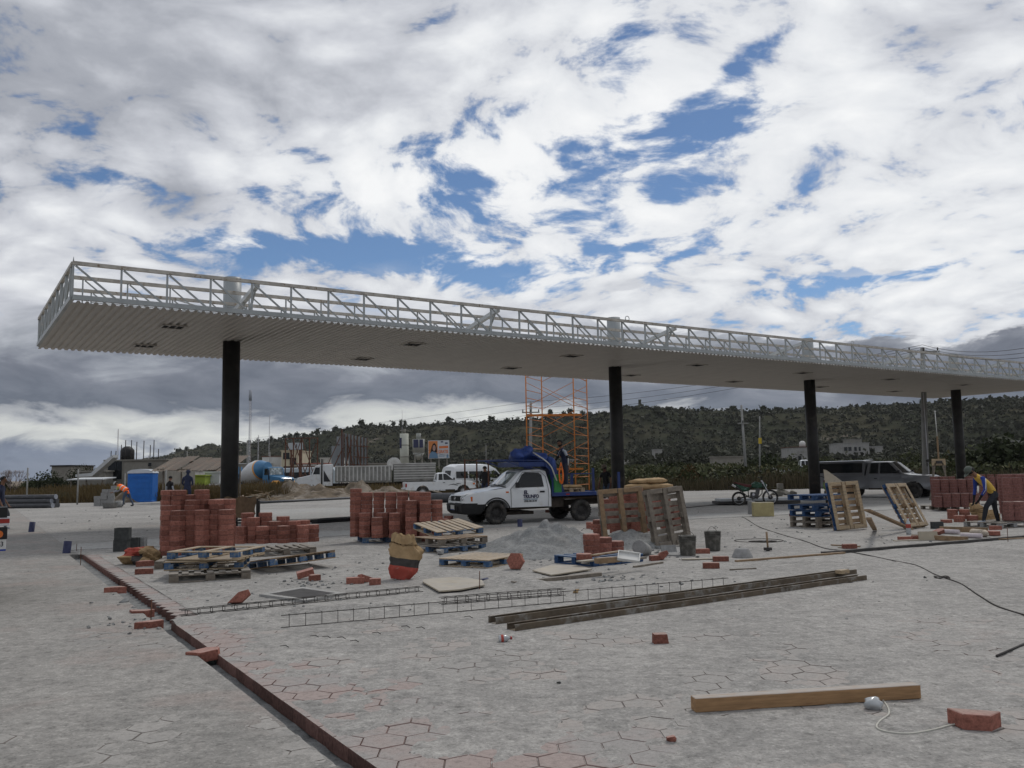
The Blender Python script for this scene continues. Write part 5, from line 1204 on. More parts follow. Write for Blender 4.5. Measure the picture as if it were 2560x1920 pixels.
for s in (1, -1):
    dr = side_panel([(2.49, .50), (1.22, .50), (1.20, 1.06), (2.49, 1.06)], wT, s, .003, 'door', WHITEV, tr)
    MB().tube([(x, s*(wT(x, z)+.012), z) for x, z in [(2.49, .5), (2.5, .8), (2.50, 1.08), (2.36, 1.20), (2.02, 1.60), (1.4, 1.60), (1.24, 1.45), (1.20, 1.06), (1.215, .5)]], .007, 5, True).build('door_seam', HOLE, dr)
    MB().box((1.42, s*(wT(1.42, .98)+.018), .975), (.17, .02, .05), None, .006).build('handle', PLASTB, dr)
    side_panel([(2.33, 1.115), (1.34, 1.13), (1.37, 1.50), (1.46, 1.57), (1.93, 1.585), (2.05, 1.52)], wT, s, .006, 'side_window', GLASS, tr, sub=3)
    MB().box((2.30, s*(wT(2.3, 1.1)+.09), 1.20), (.07, .19, .17), None, .02).build('door_mirror', PLASTB, tr)
    MB().box((2.62, s*(wT(2.62, .93)+.004), .985), (.10, .012, .045), None, .005).build('side_marker', AMBER, tr)
# windscreen and rear window
def wind(x0, z0, x1, z1, w0, w1, mt, name, parent, off=.012, wt=.78):
    d = Vector((x1-x0, 0, z1-z0)); nrm = Vector((-d.z, 0, d.x)).normalized(); nrm = nrm if nrm.x*(1 if off > 0 else -1) > 0 else -nrm
    mb = MB(); K = 8; vs = []
    for j in range(2):
        for k in range(K+1):
            y = -1+2*k/K; x = (x0, x1)[j]; z = (z0, z1)[j]; w = (w0, w1)[j]; p = Vector((x-.05*y*y*(1 if off > 0 else -1), y*w, z-.035*abs(y)**3))+nrm*abs(off); vs.append(p)
    n = K+1; mb.add(vs+[v-nrm*.02 for v in vs], [(k, k+1, n+k+1, n+k) for k in range(K)]+[(2*n+k, 2*n+k+1, 3*n+k+1, 3*n+k) for k in range(K)], True); return mb.build(name, mt, parent)
wind(2.545, 1.20, 2.135, 1.59, .715, .62, GLASS_REFL, 'windscreen', tr, .02)
MB().box((2.60, 0, 1.175), (.05, 1.3, .02)).bar((2.60, .1, 1.2), (2.45, .55, 1.25), .018).bar((2.60, -.5, 1.2), (2.47, -.05, 1.25), .018).build('wiper', PLASTB, tr)
# front: grille, lamps, badge, plate, bumper opening
gr = MB().box((3.985, 0, .81), (.04, .86, .17), None, .012)
for k in range(5): gr.box((4.01, 0, .75+k*.033), (.012, .82, .008))
gr = gr.build('grille', PLASTB, tr)
MB().tube([(4.03, .055*math.cos(R(a)), .815+.055*math.sin(R(a))) for a in range(0, 360, 20)], .008, 6, True).box((4.033, 0, .815), (.012, .15, .026)).build('badge', CHROME, gr)
for s in (1, -1):
    hl = MB(); pl = [(.46, .71), (.62, .70), (.70, .72), (.715, .84), (.64, .925), (.52, .90), (.45, .86)]
    n = len(pl); fx = lambda y: 4.01-.20*max(0, (y-.42)/.3)**2
    vs = [(fx(y)-.07, s*y, z) for y, z in pl]+[(fx(y)+.012, s*y, z) for y, z in pl]; hl.add(vs, [tuple(range(n, 2*n))]+[(i, (i+1) % n, n+(i+1) % n, n+i) for i in range(n)], False)
    hl = hl.build('headlight', LAMPC, tr)
    MB().box((3.80, s*.765, .80), (.12, .02, .15), (0, 0, -s*.50), .01).build('turn_signal', AMBER, hl)
    MB().cyl((3.95, s*.55, .80), (4.02, s*.55, .80), .05, 14).build('reflector', CHROME, hl)
for s in (1, -1): MB().tube([(x, s*y, z) for x, y, z in [(2.62, .79, 1.135), (3.1, .77, 1.065), (3.6, .66, .995), (3.9, .56, .925)]], .007, 5).build('bonnet_seam', HOLE, tr)
bp = MB().box((4.08, 0, .50), (.03, .8, .16), None, .01).build('bumper_opening', HOLE, tr)
pt = MB().box((4.11, -.02, .535), (.02, .30, .15), None, .004).build('licence_plate', WHITEC, tr)
MB().box((4.122, -.02, .475), (.004, .29, .025)).build('plate_band', BLUC, pt)
for sy in (1, -1): MB().tube([(2.98+.455*math.cos(R(a)), sy*(wT(2.98, .7)+.004), .36+.455*math.sin(R(a))) for a in range(12, 175, 12)], .022, 6).build('wheel_arch_lip', PLASTB if sy else WHITEV, tr)
# lettering on the door
ye = wT(1.9, .85)+.016
text('EL', .155, TXT, tr, sideM(2.06, ye-.004, .915), bold=.006, sx=.95); text('TRIUNFO', .150, TXT, tr, sideM(2.09, ye-.002, .785), bold=.006, sx=.86)
text('MATERIALES Y ACABADOS', .042, TXTL, tr, sideM(2.07, ye, .735), bold=.001, sx=.95); text('(238)-383-40-40', .070, TXTK, tr, sideM(2.06, ye, .670), bold=.002, sx=.95)
# chassis, wheels, bed
for s in (1, -1): MB().bar((-1.35, s*.36, .60), (2.4, s*.36, .55), .08, .16).build('chassis_rail', CHASSIS, tr)
MB().box((.9, .62, .62), (.55, .36, .32), None, .02).build('fuel_tank', CHASSIS, tr)
MB().cyl((0, -.7, .34), (0, .7, .34), .05, 8).lathe([(0, 0), (.14, 0), (.14, .1), (0, .1)], 12, (0, 0, .28)).build('rear_axle', CHASSIS, tr)
MB().box((2.3, 0, .32), (1.4, 1.2, .10)).build('underbody', CHASSIS, tr)
for x, rm in ((0, RIMD), (2.98, RIMD)):
    for s in (1, -1): wheel(tr, x, s*.76, .345, .22, rm, s)
bd = MB().box((-.20, 0, .885), (2.52, 1.80, .05)).build('bed_floor', BLUEM, tr)
for s in (1, -1): MB().box((-.20, s*.93, .875), (2.6, .05, .12), None, .006).build('side_rail', BLUEM, bd)
for k in range(6): MB().box((-1.3+k*.45, 0, .82), (.06, 1.7, .09)).build('cross_member', CHASSIS, bd)
MB().box((-.20, 0, .74), (2.5, 1.5, .06)).build('sub_frame', mat('rust_brown_frame', (.06, .04, .028), .9, 0, .3, 6), bd)
for s in (1, -1): MB().box((.55, s*.957, .87), (.13, .004, .04)).build('reflector', REDL, bd); 
hb = MB()
for s in (1, -1): hb.prism([(1.08, .86), (.60, .86), (.74, 1.35), (.92, 1.74), (1.28, 1.90), (1.28, 1.76), (1.04, 1.55)], s*.86-.02, s*.86+.02, lambda x, y, z: (x, z, y))
hb.box((.97, 0, 1.30), (.03, 1.66, .85)); hb.build('headboard', BLUEM, tr)
rk = MB().box((1.72, 0, 1.84), (.95, 1.66, .16), None, .01).build('overhead_rack', BLUEM, tr)
for s in (1, -1): MB().bar((1.2, s*.83, 1.95), (2.95, s*.83, 1.985), .03).bar((2.2, s*.8, 1.80), (2.7, s*.8, 1.97), .03).build('rack_bar', BLUEM, rk)
MB().bar((2.95, -.83, 1.985), (2.95, .83, 1.985), .03).build('rack_bar', BLUEM, rk)
gt = MB().bar((-.10, -.86, 1.52), (-1.42, -.86, 1.50), .035).bar((-.55, -.86, .9), (-.55, -.86, 1.52), .09).bar((-1.40, -.86, .9), (-1.40, -.86, 1.70), .07).bar((-1.40, .86, .9), (-1.40, .86, 1.55), .07).build('rear_stake_frame', BLUEM, tr)
MB().box((-1.45, .5, .62), (.05, .5, .2)).build('rear_bumper', BLUEM, tr)
Mt = Matrix.Translation(tr.location) @ Matrix.Rotation(YAW, 4, 'Z')
TW = lambda x, y, z: Mt @ Vector((x, y, z))
# tarpaulin bundle, rope, container, pallet of bags: things the truck carries
def lump(name, pts, mt, label, cat, noise=.25, seed=1):
    bm = bmesh.new()
    for (c, s) in pts:
        r = bmesh.ops.create_icosphere(bm, subdivisions=3, radius=1)
        for v in r['verts']: v.co = Vector((v.co.x*s[0], v.co.y*s[1], v.co.z*s[2]))+Vector(c)
    for v in bm.verts:
        n = fbm(np.array([v.co.x*3.1+seed]), np.array([v.co.y*3+v.co.z*4+seed]), 4)[0]-.5; v.co += v.co.normalized()*0+Vector((n*.2, n*.15, n*.5))*noise*1.2
    me = bpy.data.meshes.new(name); bm.to_mesh(me); bm.free(); me.materials.append(mt)
    for p_ in me.polygons: p_.use_smooth = True
    o = obj(name, me); o.matrix_world = Mt; return tag(o, label, cat)
lump('tarpaulin', [((1.75, .1, 2.10), (.40, .62, .20)), ((2.0, .35, 2.12), (.22, .35, .22)), ((1.35, .2, 2.05), (.40, .6, .14)), ((1.72, .55, 2.26), (.15, .22, .16)), ((1.05, .55, 1.86), (.28, .30, .16)), ((.98, .80, 1.62), (.12, .14, .36)), ((.92, .82, 1.25), (.08, .10, .30))], TARP, 'bundled blue tarpaulin on the rack of the flatbed truck', 'tarpaulin', .6)
def TWT(P_, r, mt, name, label, cat, closed=False): return tag(MB().tube([TW(*p_) for p_ in P_], r, 6, closed).build(name, mt), label, cat)
TWT(smooth_path([Vector(p_) for p_ in [(1.75, .2, 2.36), (1.6, .5, 2.24), (1.45, .72, 2.10), (1.25, .88, 1.92), (1.12, .95, 1.75), (1.04, .97, 1.55), (.98, .95, 1.42), (.92, .93, 1.30)]], 4), .022, ROPEW, 'rope', 'frayed pale rope running down over the blue tarpaulin', 'rope')
op = []
for k in range(5):
    w_ = .045+.01*k
    for a in range(0, 360, 30): op.append(Vector((.80+w_*math.cos(R(a)), 1.01+.015*math.sin(R(a*2)), 1.58+.30*math.sin(R(a))-.02*k)))
TWT(op, .012, ROPEO, 'rope', 'hank of orange rope hanging at the truck headboard', 'rope')
p = TW(.88, .72, .91); o = MB().box((0, 0, .30), (.26, .44, .60), None, .02).box((0, 0, .68), (.1, .1, .06)).build('container', mat('green_plastic', (.03, .16, .045), .6, 0, .15, 4)); o.location = p; o.rotation_euler = (0, 0, YAW); tag(o, 'green plastic container standing on the truck bed behind the headboard', 'container')
pallet(TW(.30, .28, .915), Euler((0, 0, YAW)), 'small pine pallet lying on the blue truck bed under paper bags', WOOD, WOOD, n=5, dims=(1.0, .9))
for k, (x, y) in enumerate(((.56, .45), (.06, .45), (.56, .0), (.06, .0))): c = TW(x, y, 1.06); flatbag((c.x, c.y, c.z-.005), YAW+R(90)*0+.05*k, ('near left cement bag on the truck bed pallet', 'near right cement bag on the truck bed pallet', 'far left cement bag on the truck bed pallet', 'far right cement bag on the truck bed pallet')[k], s=.72)
# ---------------- generic pickups, van
def vehicle(name, label, cat, loc, yaw): return thing(name, label, cat, loc, yaw)
def pickup(loc, yaw, label, paint, rimm, L=5.0, cabx=(1.35, 2.45), wb=2.85, H=1.66, canopy_=False, crew=False, hood=1.08, bedz=1.06, graphic=False, W_=.87, mirrors=True):
    t = vehicle('pickup_truck', label, 'pickup', loc, yaw); r = .36 if not crew else .39; fx = wb; nose = wb+.88; tail = -(L-nose)
    A = lambda cx: [(cx+(r+.09)*math.cos(a), r+(r+.09)*math.sin(a)) for a in [R(168-156*k/10) for k in range(11)]]
    c0, c1 = cabx
    poly = [(tail, .52), (-.55, .46)]+A(0)+[(c0, .42), (wb-.6, .42)]+A(wb)+[(nose-.1, .38), (nose, .48), (nose+.02, .66), (nose-.03, .72), (nose-.05, hood-.14), (nose-.2, hood-.04), (c1+.35, hood+.02), (c1+.05, hood+.08), (c1-.55, H-.03), (c1-.75, H), (c0+.1, H), (c0-.03, H-.05), (c0-.12, bedz)]
    poly += [(tail, bedz)]
    def w(x, z): return W_-max(0, z-hood)*.30-max(0, .5-z)*.3-(.16*((x-wb-.1)/.8)**2 if x > wb+.1 else 0)+.01*math.sin(z*6)
    me = shell(poly, w, list(np.arange(tail+.3, nose-.05, .35)), [.5, .65, .8, .95, hood, hood+.1, hood+.25, hood+.4, H-.06], [paint, PLASTB, CHASSIS], crown=.04, mi=lambda c, n: 2 if c.z < .46 else (1 if (c.x > nose-.35 and c.z < .52 and not crew) else 0))
    obj('body', me, t)
    zw0, zw1 = hood+.07, H-.09
    for s in (1, -1):
        if crew:
            xm = (c0+c1)/2-.28
            side_panel([(c1-.12, zw0), (xm+.06, zw0), (xm+.06, zw1), (c1-.62, zw1)], w, s, .006, 'side_window', GLASS, t); side_panel([(xm-.03, zw0), (c0+.06, zw0), (c0+.12, zw1), (xm-.03, zw1)], w, s, .006, 'side_window', GLASS, t)
            side_panel([(c1+.02, .50), (xm+.02, .50), (xm+.02, hood+.03), (c1+.02, hood+.03)], w, s, .002, 'door', paint, t); side_panel([(xm, .50), (c0+.04, .50), (c0+.04, hood+.03), (xm, hood+.03)], w, s, .002, 'door', paint, t)
        else:
            side_panel([(c1-.12, zw0), (c0+.33, zw0), (c0+.33, zw1), (c1-.60, zw1)], w, s, .006, 'side_window', GLASS, t); side_panel([(c0+.27, zw0), (c0-.02, zw0), (c0+.03, zw1), (c0+.27, zw1)], w, s, .006, 'quarter_window', GLASS, t)
            side_panel([(c1+.02, .50), (c0+.20, .50), (c0+.20, hood+.03), (c1+.02, hood+.03)], w, s, .002, 'door', paint, t)
        MB().box((c0+.36, s*(w(c0+.36, .95)+.012), .97), (.14, .02, .04)).build('door_handle', PLASTB, t)
        MB().box((c1-.08, s*(w(c1, hood)+.09), hood+.14), (.10, .16, .15), None, .02).build('door_mirror', PLASTB, t)
        hl = MB().box((nose-.04, s*.60, hood-.22), (.10, .36, .13), (0, 0, -s*.15), .02).build('headlight', LAMPC, t)
        MB().box((nose-.12, s*.79, hood-.22), (.16, .03, .11), (0, 0, -s*.3)).build('turn_signal', AMBER, hl)
        MB().box((tail+.04, s*(w(tail, .85)-.02), .82), (.11, .06, .26), None, .01).build('tail_light', REDL, t)
        wheel(t, 0, s*(W_-.12), r, .22, rimm, s, False); wheel(t, wb, s*(W_-.12), r, .22, rimm, s, False)
    gr = MB().box((nose-.02, 0, hood-.22), (.05, .82, .20), None, .02).build('grille', PLASTB, t)
    if crew:
        MB().box((nose+.012, 0, hood-.22), (.012, .84, .035)).box((nose+.012, 0, hood-.12), (.012, .88, .02)).box((nose+.012, 0, hood-.32), (.012, .84, .02)).build('grille_bar', CHROME, gr)
        MB().box((nose+.024, 0, hood-.22), (.012, .17, .035)).box((nose+.024, 0, hood-.22), (.012, .08, .065)).build('badge', CHROME, gr)
    MB().box((nose+.02, 0, .56), (.14, 1.62, .15), None, .03).build('front_bumper', SILVER if crew else CHROME, t); MB().box((tail-.06, 0, .56), (.14, 1.6, .15), None, .03).build('rear_bumper', CHROME, t)
    wind(c1+.02, hood+.115, c1-.53, H-.06, W_-.13, W_-.24, GLASS, 'windscreen', t, .022)
    wind(c0-.115, hood+.10, c0-.035, H-.10, W_-.2, W_-.26, GLASS, 'rear_window', t, -.015)
    if not canopy_: MB().box(((tail+c0-.15)/2, 0, bedz-.005), (c0-.2-tail-.05, 1.38, .03)).build('bed_floor', HOLE, t)  # near-black sheet at rim height, painting the shade inside the open bed
    else:
        def w2(x, z): return W_-.02-max(0, z-bedz)*.22
        pc = [(tail+.04, bedz), (c0-.2, bedz), (c0-.16, H+.05), (c0-.3, H+.08), (tail+.3, H+.06), (tail+.12, H-.02)]
        obj('bed_cap', shell(pc, w2, list(np.arange(tail+.4, c0-.3, .4)), [bedz+.15, bedz+.4], [paint], 'bed_cap', .03), t)
        for s in (1, -1): side_panel([(c0-.3, bedz+.12), (tail+.35, bedz+.12), (tail+.42, H-.06), (c0-.3, H-.06)], w2, s, .006, 'cap_window', GLASS, t)
        MB().bar((c0-.25, -.6, H+.11), (c0-.25, .6, H+.11), .02).build('roof_bar', CHROME, t)
    if graphic:
        for k, (x, z, l) in enumerate(((2.35, .84, .34), (2.2, .80, .5), (2.0, .83, .42), (2.5, .88, .3))): MB().box((x, -(w(x, z)+.012), z), (l, .004, .03), (0, R((-8, 10, -14, 6)[k]), 0)).build('stripe_decal', TXTK, t)
    return t
pa = at(1044.7, 1243); pickup((pa.x+.15, pa.y+.6, .0), R(14), 'white single-cab pickup with a dark stripe on its door, behind the paver stacks', WHITEV, RIMS, L=4.9, cabx=(1.12, 2.25), graphic=True)
pb = at(2286, 1246); yv = R(-42)
vx = Vector((math.cos(yv), math.sin(yv), 0)); lv = Vector((-math.sin(yv), math.cos(yv), 0))
pickup(pb-vx*3.35+lv*.8, yv, 'silver-grey four-door pickup with a camper cap, parked behind the pine pallets', SILVER, RIMD, L=5.9, cabx=(1.25, 2.85), wb=3.35, H=1.82, canopy_=True, crew=True, hood=1.16, bedz=1.15, W_=.93)
# white van
def van(loc, yaw, label):
    t = vehicle('van', label, 'van', loc, yaw); H = 2.28; wb = 3.1; nose = 4.0; tail = -1.05
    A = lambda cx: [(cx+.43*math.cos(a), .34+.43*math.sin(a)) for a in [R(168-156*k/8) for k in range(9)]]
    poly = [(tail, .45)]+A(0)+[(.6, .36)]+A(wb)+[(nose, .40), (nose+.06, .75), (nose-.02, 1.0), (nose-.35, 1.15), (nose-1.15, 1.98), (nose-1.6, H-.06), (nose-2.2, H), (tail+.5, H), (tail+.12, H-.18), (tail-.03, 1.2)]
    def w(x, z): return .93-max(0, z-1.15)*.13-max(0, z-1.95)*.35-(.25*((x-3.2)/.8)**2 if x > 3.2 else 0)
    obj('body', shell(poly, w, list(np.arange(tail+.3, nose, .35)), [.6, .8, 1.0, 1.2, 1.4, 1.7, 1.95, 2.1], [WHITEV, CHASSIS], crown=.08, mi=lambda c, n: 1 if c.z < .42 else 0), t)
    for s in (1, -1):
        for a, b in ((tail+.18, tail+1.25), (tail+1.35, tail+2.6), (tail+2.68, tail+3.4)): side_panel([(b, 1.22), (a, 1.22), (a+.04, 1.72), (b, 1.72)], w, s, .006, 'side_window', GLASS, t)
        side_panel([(nose-.55, 1.16), (nose-1.58, 1.20), (nose-1.58, 1.74), (nose-1.15, 1.74)], w, s, .006, 'front_window', GLASS, t)
        MB().box((tail+.03, s*.84, 1.0), (.12, .12, .36), None, .02).build('tail_light', REDL, t); MB().box((nose-.04, s*.68, .88), (.12, .3, .18), (0, 0, -s*.3), .02).build('headlight', LAMPC, t); MB().box((nose-.85, s*1.02, 1.35), (.10, .18, .26), None, .03).build('door_mirror', PLASTB, t)
        wheel(t, 0, s*.8, .34, .2, RIMS, s, False); wheel(t, wb, s*.8, .34, .2, RIMS, s, False)
    wind(nose-.33, 1.22, nose-1.12, 1.96, .78, .72, GLASS, 'windscreen', t, .02); wind(tail-.02, 1.25, tail+.07, 1.8, .78, .72, GLASS, 'rear_window', t, -.015)
    MB().box((nose+.04, 0, .52), (.14, 1.7, .26), None, .04).build('front_bumper', WHITEV, t); return t
pv = at(1128, 1240); van((pv.x+.3, pv.y+4.2, 0), R(38), 'white high-roofed passenger van parked behind the white pickup')
# white car half hidden behind the third column
pc_ = far(1972, 1200, 74); pickup((pc_.x, pc_.y, .55), R(-12), 'white pickup mostly hidden in the bushes behind the third column', WHITEV, RIMD, L=4.9, cabx=(1.0, 2.3))
# parked truck whose tail just enters at the left edge
q_ = far(22, 1300, 11.2)
t = thing('parked_truck', 'tail of a parked truck with red stripe and plate ending 343 at the left edge', 'truck', (q_.x, q_.y, 0), R(31))
MB().box((-1.02, .25, 1.20), (2.0, .5, .13)).build('tail_board', PLASTB, t); MB().box((-1.02, 1.6, 1.12), (1.96, 2.2, .04)).build('bed_floor', CHASSIS, t)
rf = MB().box((-1.0, .035, 1.09), (2.02, .06, .115), None, .004).build('rear_beam', SILVT, t); MB().box((-1.0, .0, 1.093), (2.02, .006, .055)).build('red_stripe', REDL, rf)
tl = MB().box((-.26, .035, .94), (.50, .07, .15), None, .006).build('lamp_housing', PLASTB, t); MB().cyl((-.10, -.01, .93), (-.10, .03, .93), .045, 14).build('amber_lamp', AMBER, tl); MB().box((-.27, -.005, .935), (.14, .012, .09)).build('red_lamp', REDL, tl)
lp = MB().box((-.17, .02, .79), (.30, .012, .15), None, .004).build('licence_plate', WHITEC, t); text('-343', .085, TXTK, lp, Matrix(((1, 0, 0, -.185), (0, 0, -1, .012), (0, 1, 0, .775), (0, 0, 0, 1))), bold=.001, sx=.9); MB().box((-.17, .011, .727), (.30, .004, .022)).build('plate_band', BLUC, lp)
MB().box((-1.5, 1.4, .86), (1.2, 2.4, .3)).build('chassis', CHASSIS, t)
MB().cyl((-.22, .06, .62), (-.22, .06, .71), .008, 6).build('stud', RUST, t)
for y in (.8, 2.2): wheel(t, -1.6, y, .36, .22, RIMD, -1)
# motorcycles
def moto(loc, yaw, label, cA, green=False):
    t = thing('motorcycle', label, 'motorcycle', loc, yaw); WB = 1.32
    for x, r, nm, rm in ((0, .30, 'rear_wheel', RIMS), (WB, .335, 'front_wheel', CHROME)):
        e = thing_part(nm, t, (x, 0, r), (R(90), 0, 0)); b = .055 if x == 0 else .042
        MB().lathe([(r-.075, -b*.6), (r-.03, -b), (r, -b*.5), (r, b*.5), (r-.03, b), (r-.075, b*.6), (r-.075, -b*.6)], 32).build('tyre', TYRE, e)
        MB().lathe([(r-.09, -.02), (r-.073, -.025), (r-.073, .025), (r-.09, .02), (r-.09, -.02)], 32).build('rim', rm, e); MB().cyl((0, 0, -.07), (0, 0, .07), .05, 12).cyl((0, 0, .04), (0, 0, .05), .10 if x else .09, 16).build('hub', STEELD, e)
        sp = MB()
        for k in range(12): a = 2*math.pi*k/12; sp.cyl((.04*math.cos(a), .04*math.sin(a), 0), ((r-.08)*math.cos(a+.3), (r-.08)*math.sin(a+.3), 0), .004, 4)
        sp.build('spokes', STEELD, e)
    for s in (.09, -.09): MB().cyl((WB, s, .335), (WB-.34, s, 1.06), .024, 8).build('fork_leg', SILVT if s > 0 else SILVT, t)
    MB().tube([(WB-.40, .36, 1.20), (WB-.37, .22, 1.17), (WB-.33, .08, 1.10), (WB-.33, -.08, 1.10), (WB-.37, -.22, 1.17), (WB-.40, -.36, 1.20)], .014, 6).build('handlebar', PLASTB, t)
    for s in (1, -1): MB().cyl((WB-.39, s*.25, 1.18), (WB-.41, s*.38, 1.205), .02, 8).build('grip', PLASTB, t)
    MB().tube([(WB-.32, 0, .98), (.62, 0, .80), (.40, 0, .62), (.42, 0, .36), (.78, 0, .30), (.98, 0, .50), (WB-.30, 0, .92)], .024, 6).tube([(.62, 0, .80), (-.18, 0, .92)], .018, 6).build('frame', STEELD, t)
    for s in (.07, -.07): MB().bar((0, s, .30), (.44, s, .42), .03, .05).build('swingarm', STEELD, t)
    MB().box((.66, 0, .44), (.34, .22, .24), (0, .1, 0), .03).cyl((.62, -.13, .42), (.62, .13, .42), .10, 14).bar((.78, 0, .50), (.82, 0, .72), .15).build('engine', mat('engine_metal', (.10, .10, .10), .5, .5, .3, 9), t)
    MB().cyl((.60, -.15, .47), (.60, -.125, .47), .055, 14).build('engine_cover', SILVT, t)
    def slab3(poly, w, name, mt, bev=.7):
        n = len(poly); cx = sum(p_[0] for p_ in poly)/n; cz = sum(p_[1] for p_ in poly)/n; mb = MB(); R_ = [(x, z) for x, z in poly]; I = [(cx+(x-cx)*bev, cz+(z-cz)*bev) for x, z in poly]
        vs = [(x, -w*.6, z) for x, z in R_]+[(x, w*.6, z) for x, z in R_]+[(x, -w, z) for x, z in I]+[(x, w, z) for x, z in I]
        fs = [(k, (k+1) % n, n+(k+1) % n, n+k) for k in range(n)]+[(k, (k+1) % n, 2*n+(k+1) % n, 2*n+k) for k in range(n)]+[(n+k, n+(k+1) % n, 3*n+(k+1) % n, 3*n+k) for k in range(n)]+[tuple(range(2*n, 3*n)), tuple(range(3*n, 4*n))]
        return mb.add(vs, fs, False).build(name, mt, t)
    slab3([(.98, .95), (.72, 1.02), (.56, .92), (.52, .78), (.74, .72), (1.0, .76)], .13, 'fuel_tank', cA)
    slab3([(.58, .88), (.30, .92), (-.10, 1.00), (-.20, 1.02), (-.18, .96), (.10, .86), (.34, .76), (.58, .80)], .11, 'seat', mat('maroon_seat', (.10, .03, .028), .6, 0, .1, 5), .8)
    slab3([(.46, .76), (.10, .88), (-.16, .93), (-.06, .78), (.16, .58), (.40, .62)], .12, 'side_panel', cA)
    slab3([(WB-.26, .98), (WB-.18, .95), (WB-.15, .78), (WB-.22, .70), (WB-.28, .80)], .11, 'headlamp_cowl', cA); MB().cyl((WB-.19, 0, .84), (WB-.13, 0, .83), .06, 12).build('headlamp', LAMPC, t)
    ft = MB(); fd = [(WB-.55, .60), (WB-.35, .70), (WB-.05, .765), (WB+.20, .76), (WB+.42, .70), (WB+.62, .60)]
    ft.add([(x, y, z+dz) for x, z in fd for y, dz in ((-.07, -.02), (0, .012), (.07, -.02))], [(3*k+j, 3*k+j+1, 3*k+j+4, 3*k+j+3) for k in range(5) for j in range(2)], True).build('front_fender', mat('olive_plastic', (.05, .05, .022), .6, 0, .1, 5), t)
    rf_ = MB(); fd = [(-.08, .84), (-.30, .86), (-.42, .80)]; rf_.add([(x, y, z) for x, z in fd for y in (-.06, .06)], [(0, 1, 3, 2), (2, 3, 5, 4)], True).build('rear_fender', PLASTB, t)
    MB().tube([(.80, -.12, .42), (.60, -.15, .28), (.35, -.15, .38), (.10, -.15, .62)], .02, 6).cyl((.10, -.15, .62), (-.24, -.15, .88), .045, 12).build('exhaust', STEELD, t); MB().cyl((-.14, -.15, .80), (-.28, -.15, .90), .049, 12).build('exhaust_tip', WHITEC, t)
    MB().cyl((.55, -.1, .30), (.50, -.30, .02), .012, 6).build('kickstand', STEELD, t); return t
CAMO = mat('green_motorcycle_paint', (.025, .075, .045), .5, 0, .3, 9, col2=(.12, .18, .16), f2=(.54, .62), s2=11)
mr = at(1848, 1264); moto((mr.x+.0, mr.y, 0), R(-6), 'green trail motorcycle with a maroon seat on its kickstand', CAMO)
mr = at(2062, 1258); moto((mr.x, mr.y-.3, 0), R(68), 'black motorcycle with a bright green tank, half hidden by the third column', mat('bright_green_tank', (.10, .33, .04), .4, 0, .1, 5))
# light blocks in front of the motorcycle
p = at(1911, 1292); o = MB().box((0, .18, .235), (.66, .30, .47), None, .015).build('foam_block', mat('yellowish_block', (.36, .31, .16), .85, 0, .12, 5, dust=.6)); o.location = p; o.rotation_euler = (0, 0, R(-3)); tag(o, 'yellowish block standing below the motorcycle\'s front wheel', 'block')
p = at(1884, 1287); o = MB().box((0, .18, .235), (.14, .38, .46), None, .01).build('dark_board', BLOCKG); o.location = p; o.rotation_euler = (0, 0, .08); tag(o, 'grey slab leaning against the left side of the yellowish block', 'slab')
# stack of steel sheets behind the motorcycle
A, B = at(1798, 1262), at(2010, 1262); d = B-A
tag(MB().box((A+B)/2+Vector((0, .8, .10)), (d.length, 1.2, .12)).build('sheet_bundle', STEELD), 'dark bundle of steel sections lying behind the green motorcycle', 'steel bundle')
tag(MB().box((A+B)/2+Vector((.15, .9, .215)), (d.length, 1.2, .10)).build('pale_sheets', ROOFW), 'pale sheets lying on the dark steel bundle behind the motorcycle', 'sheets')
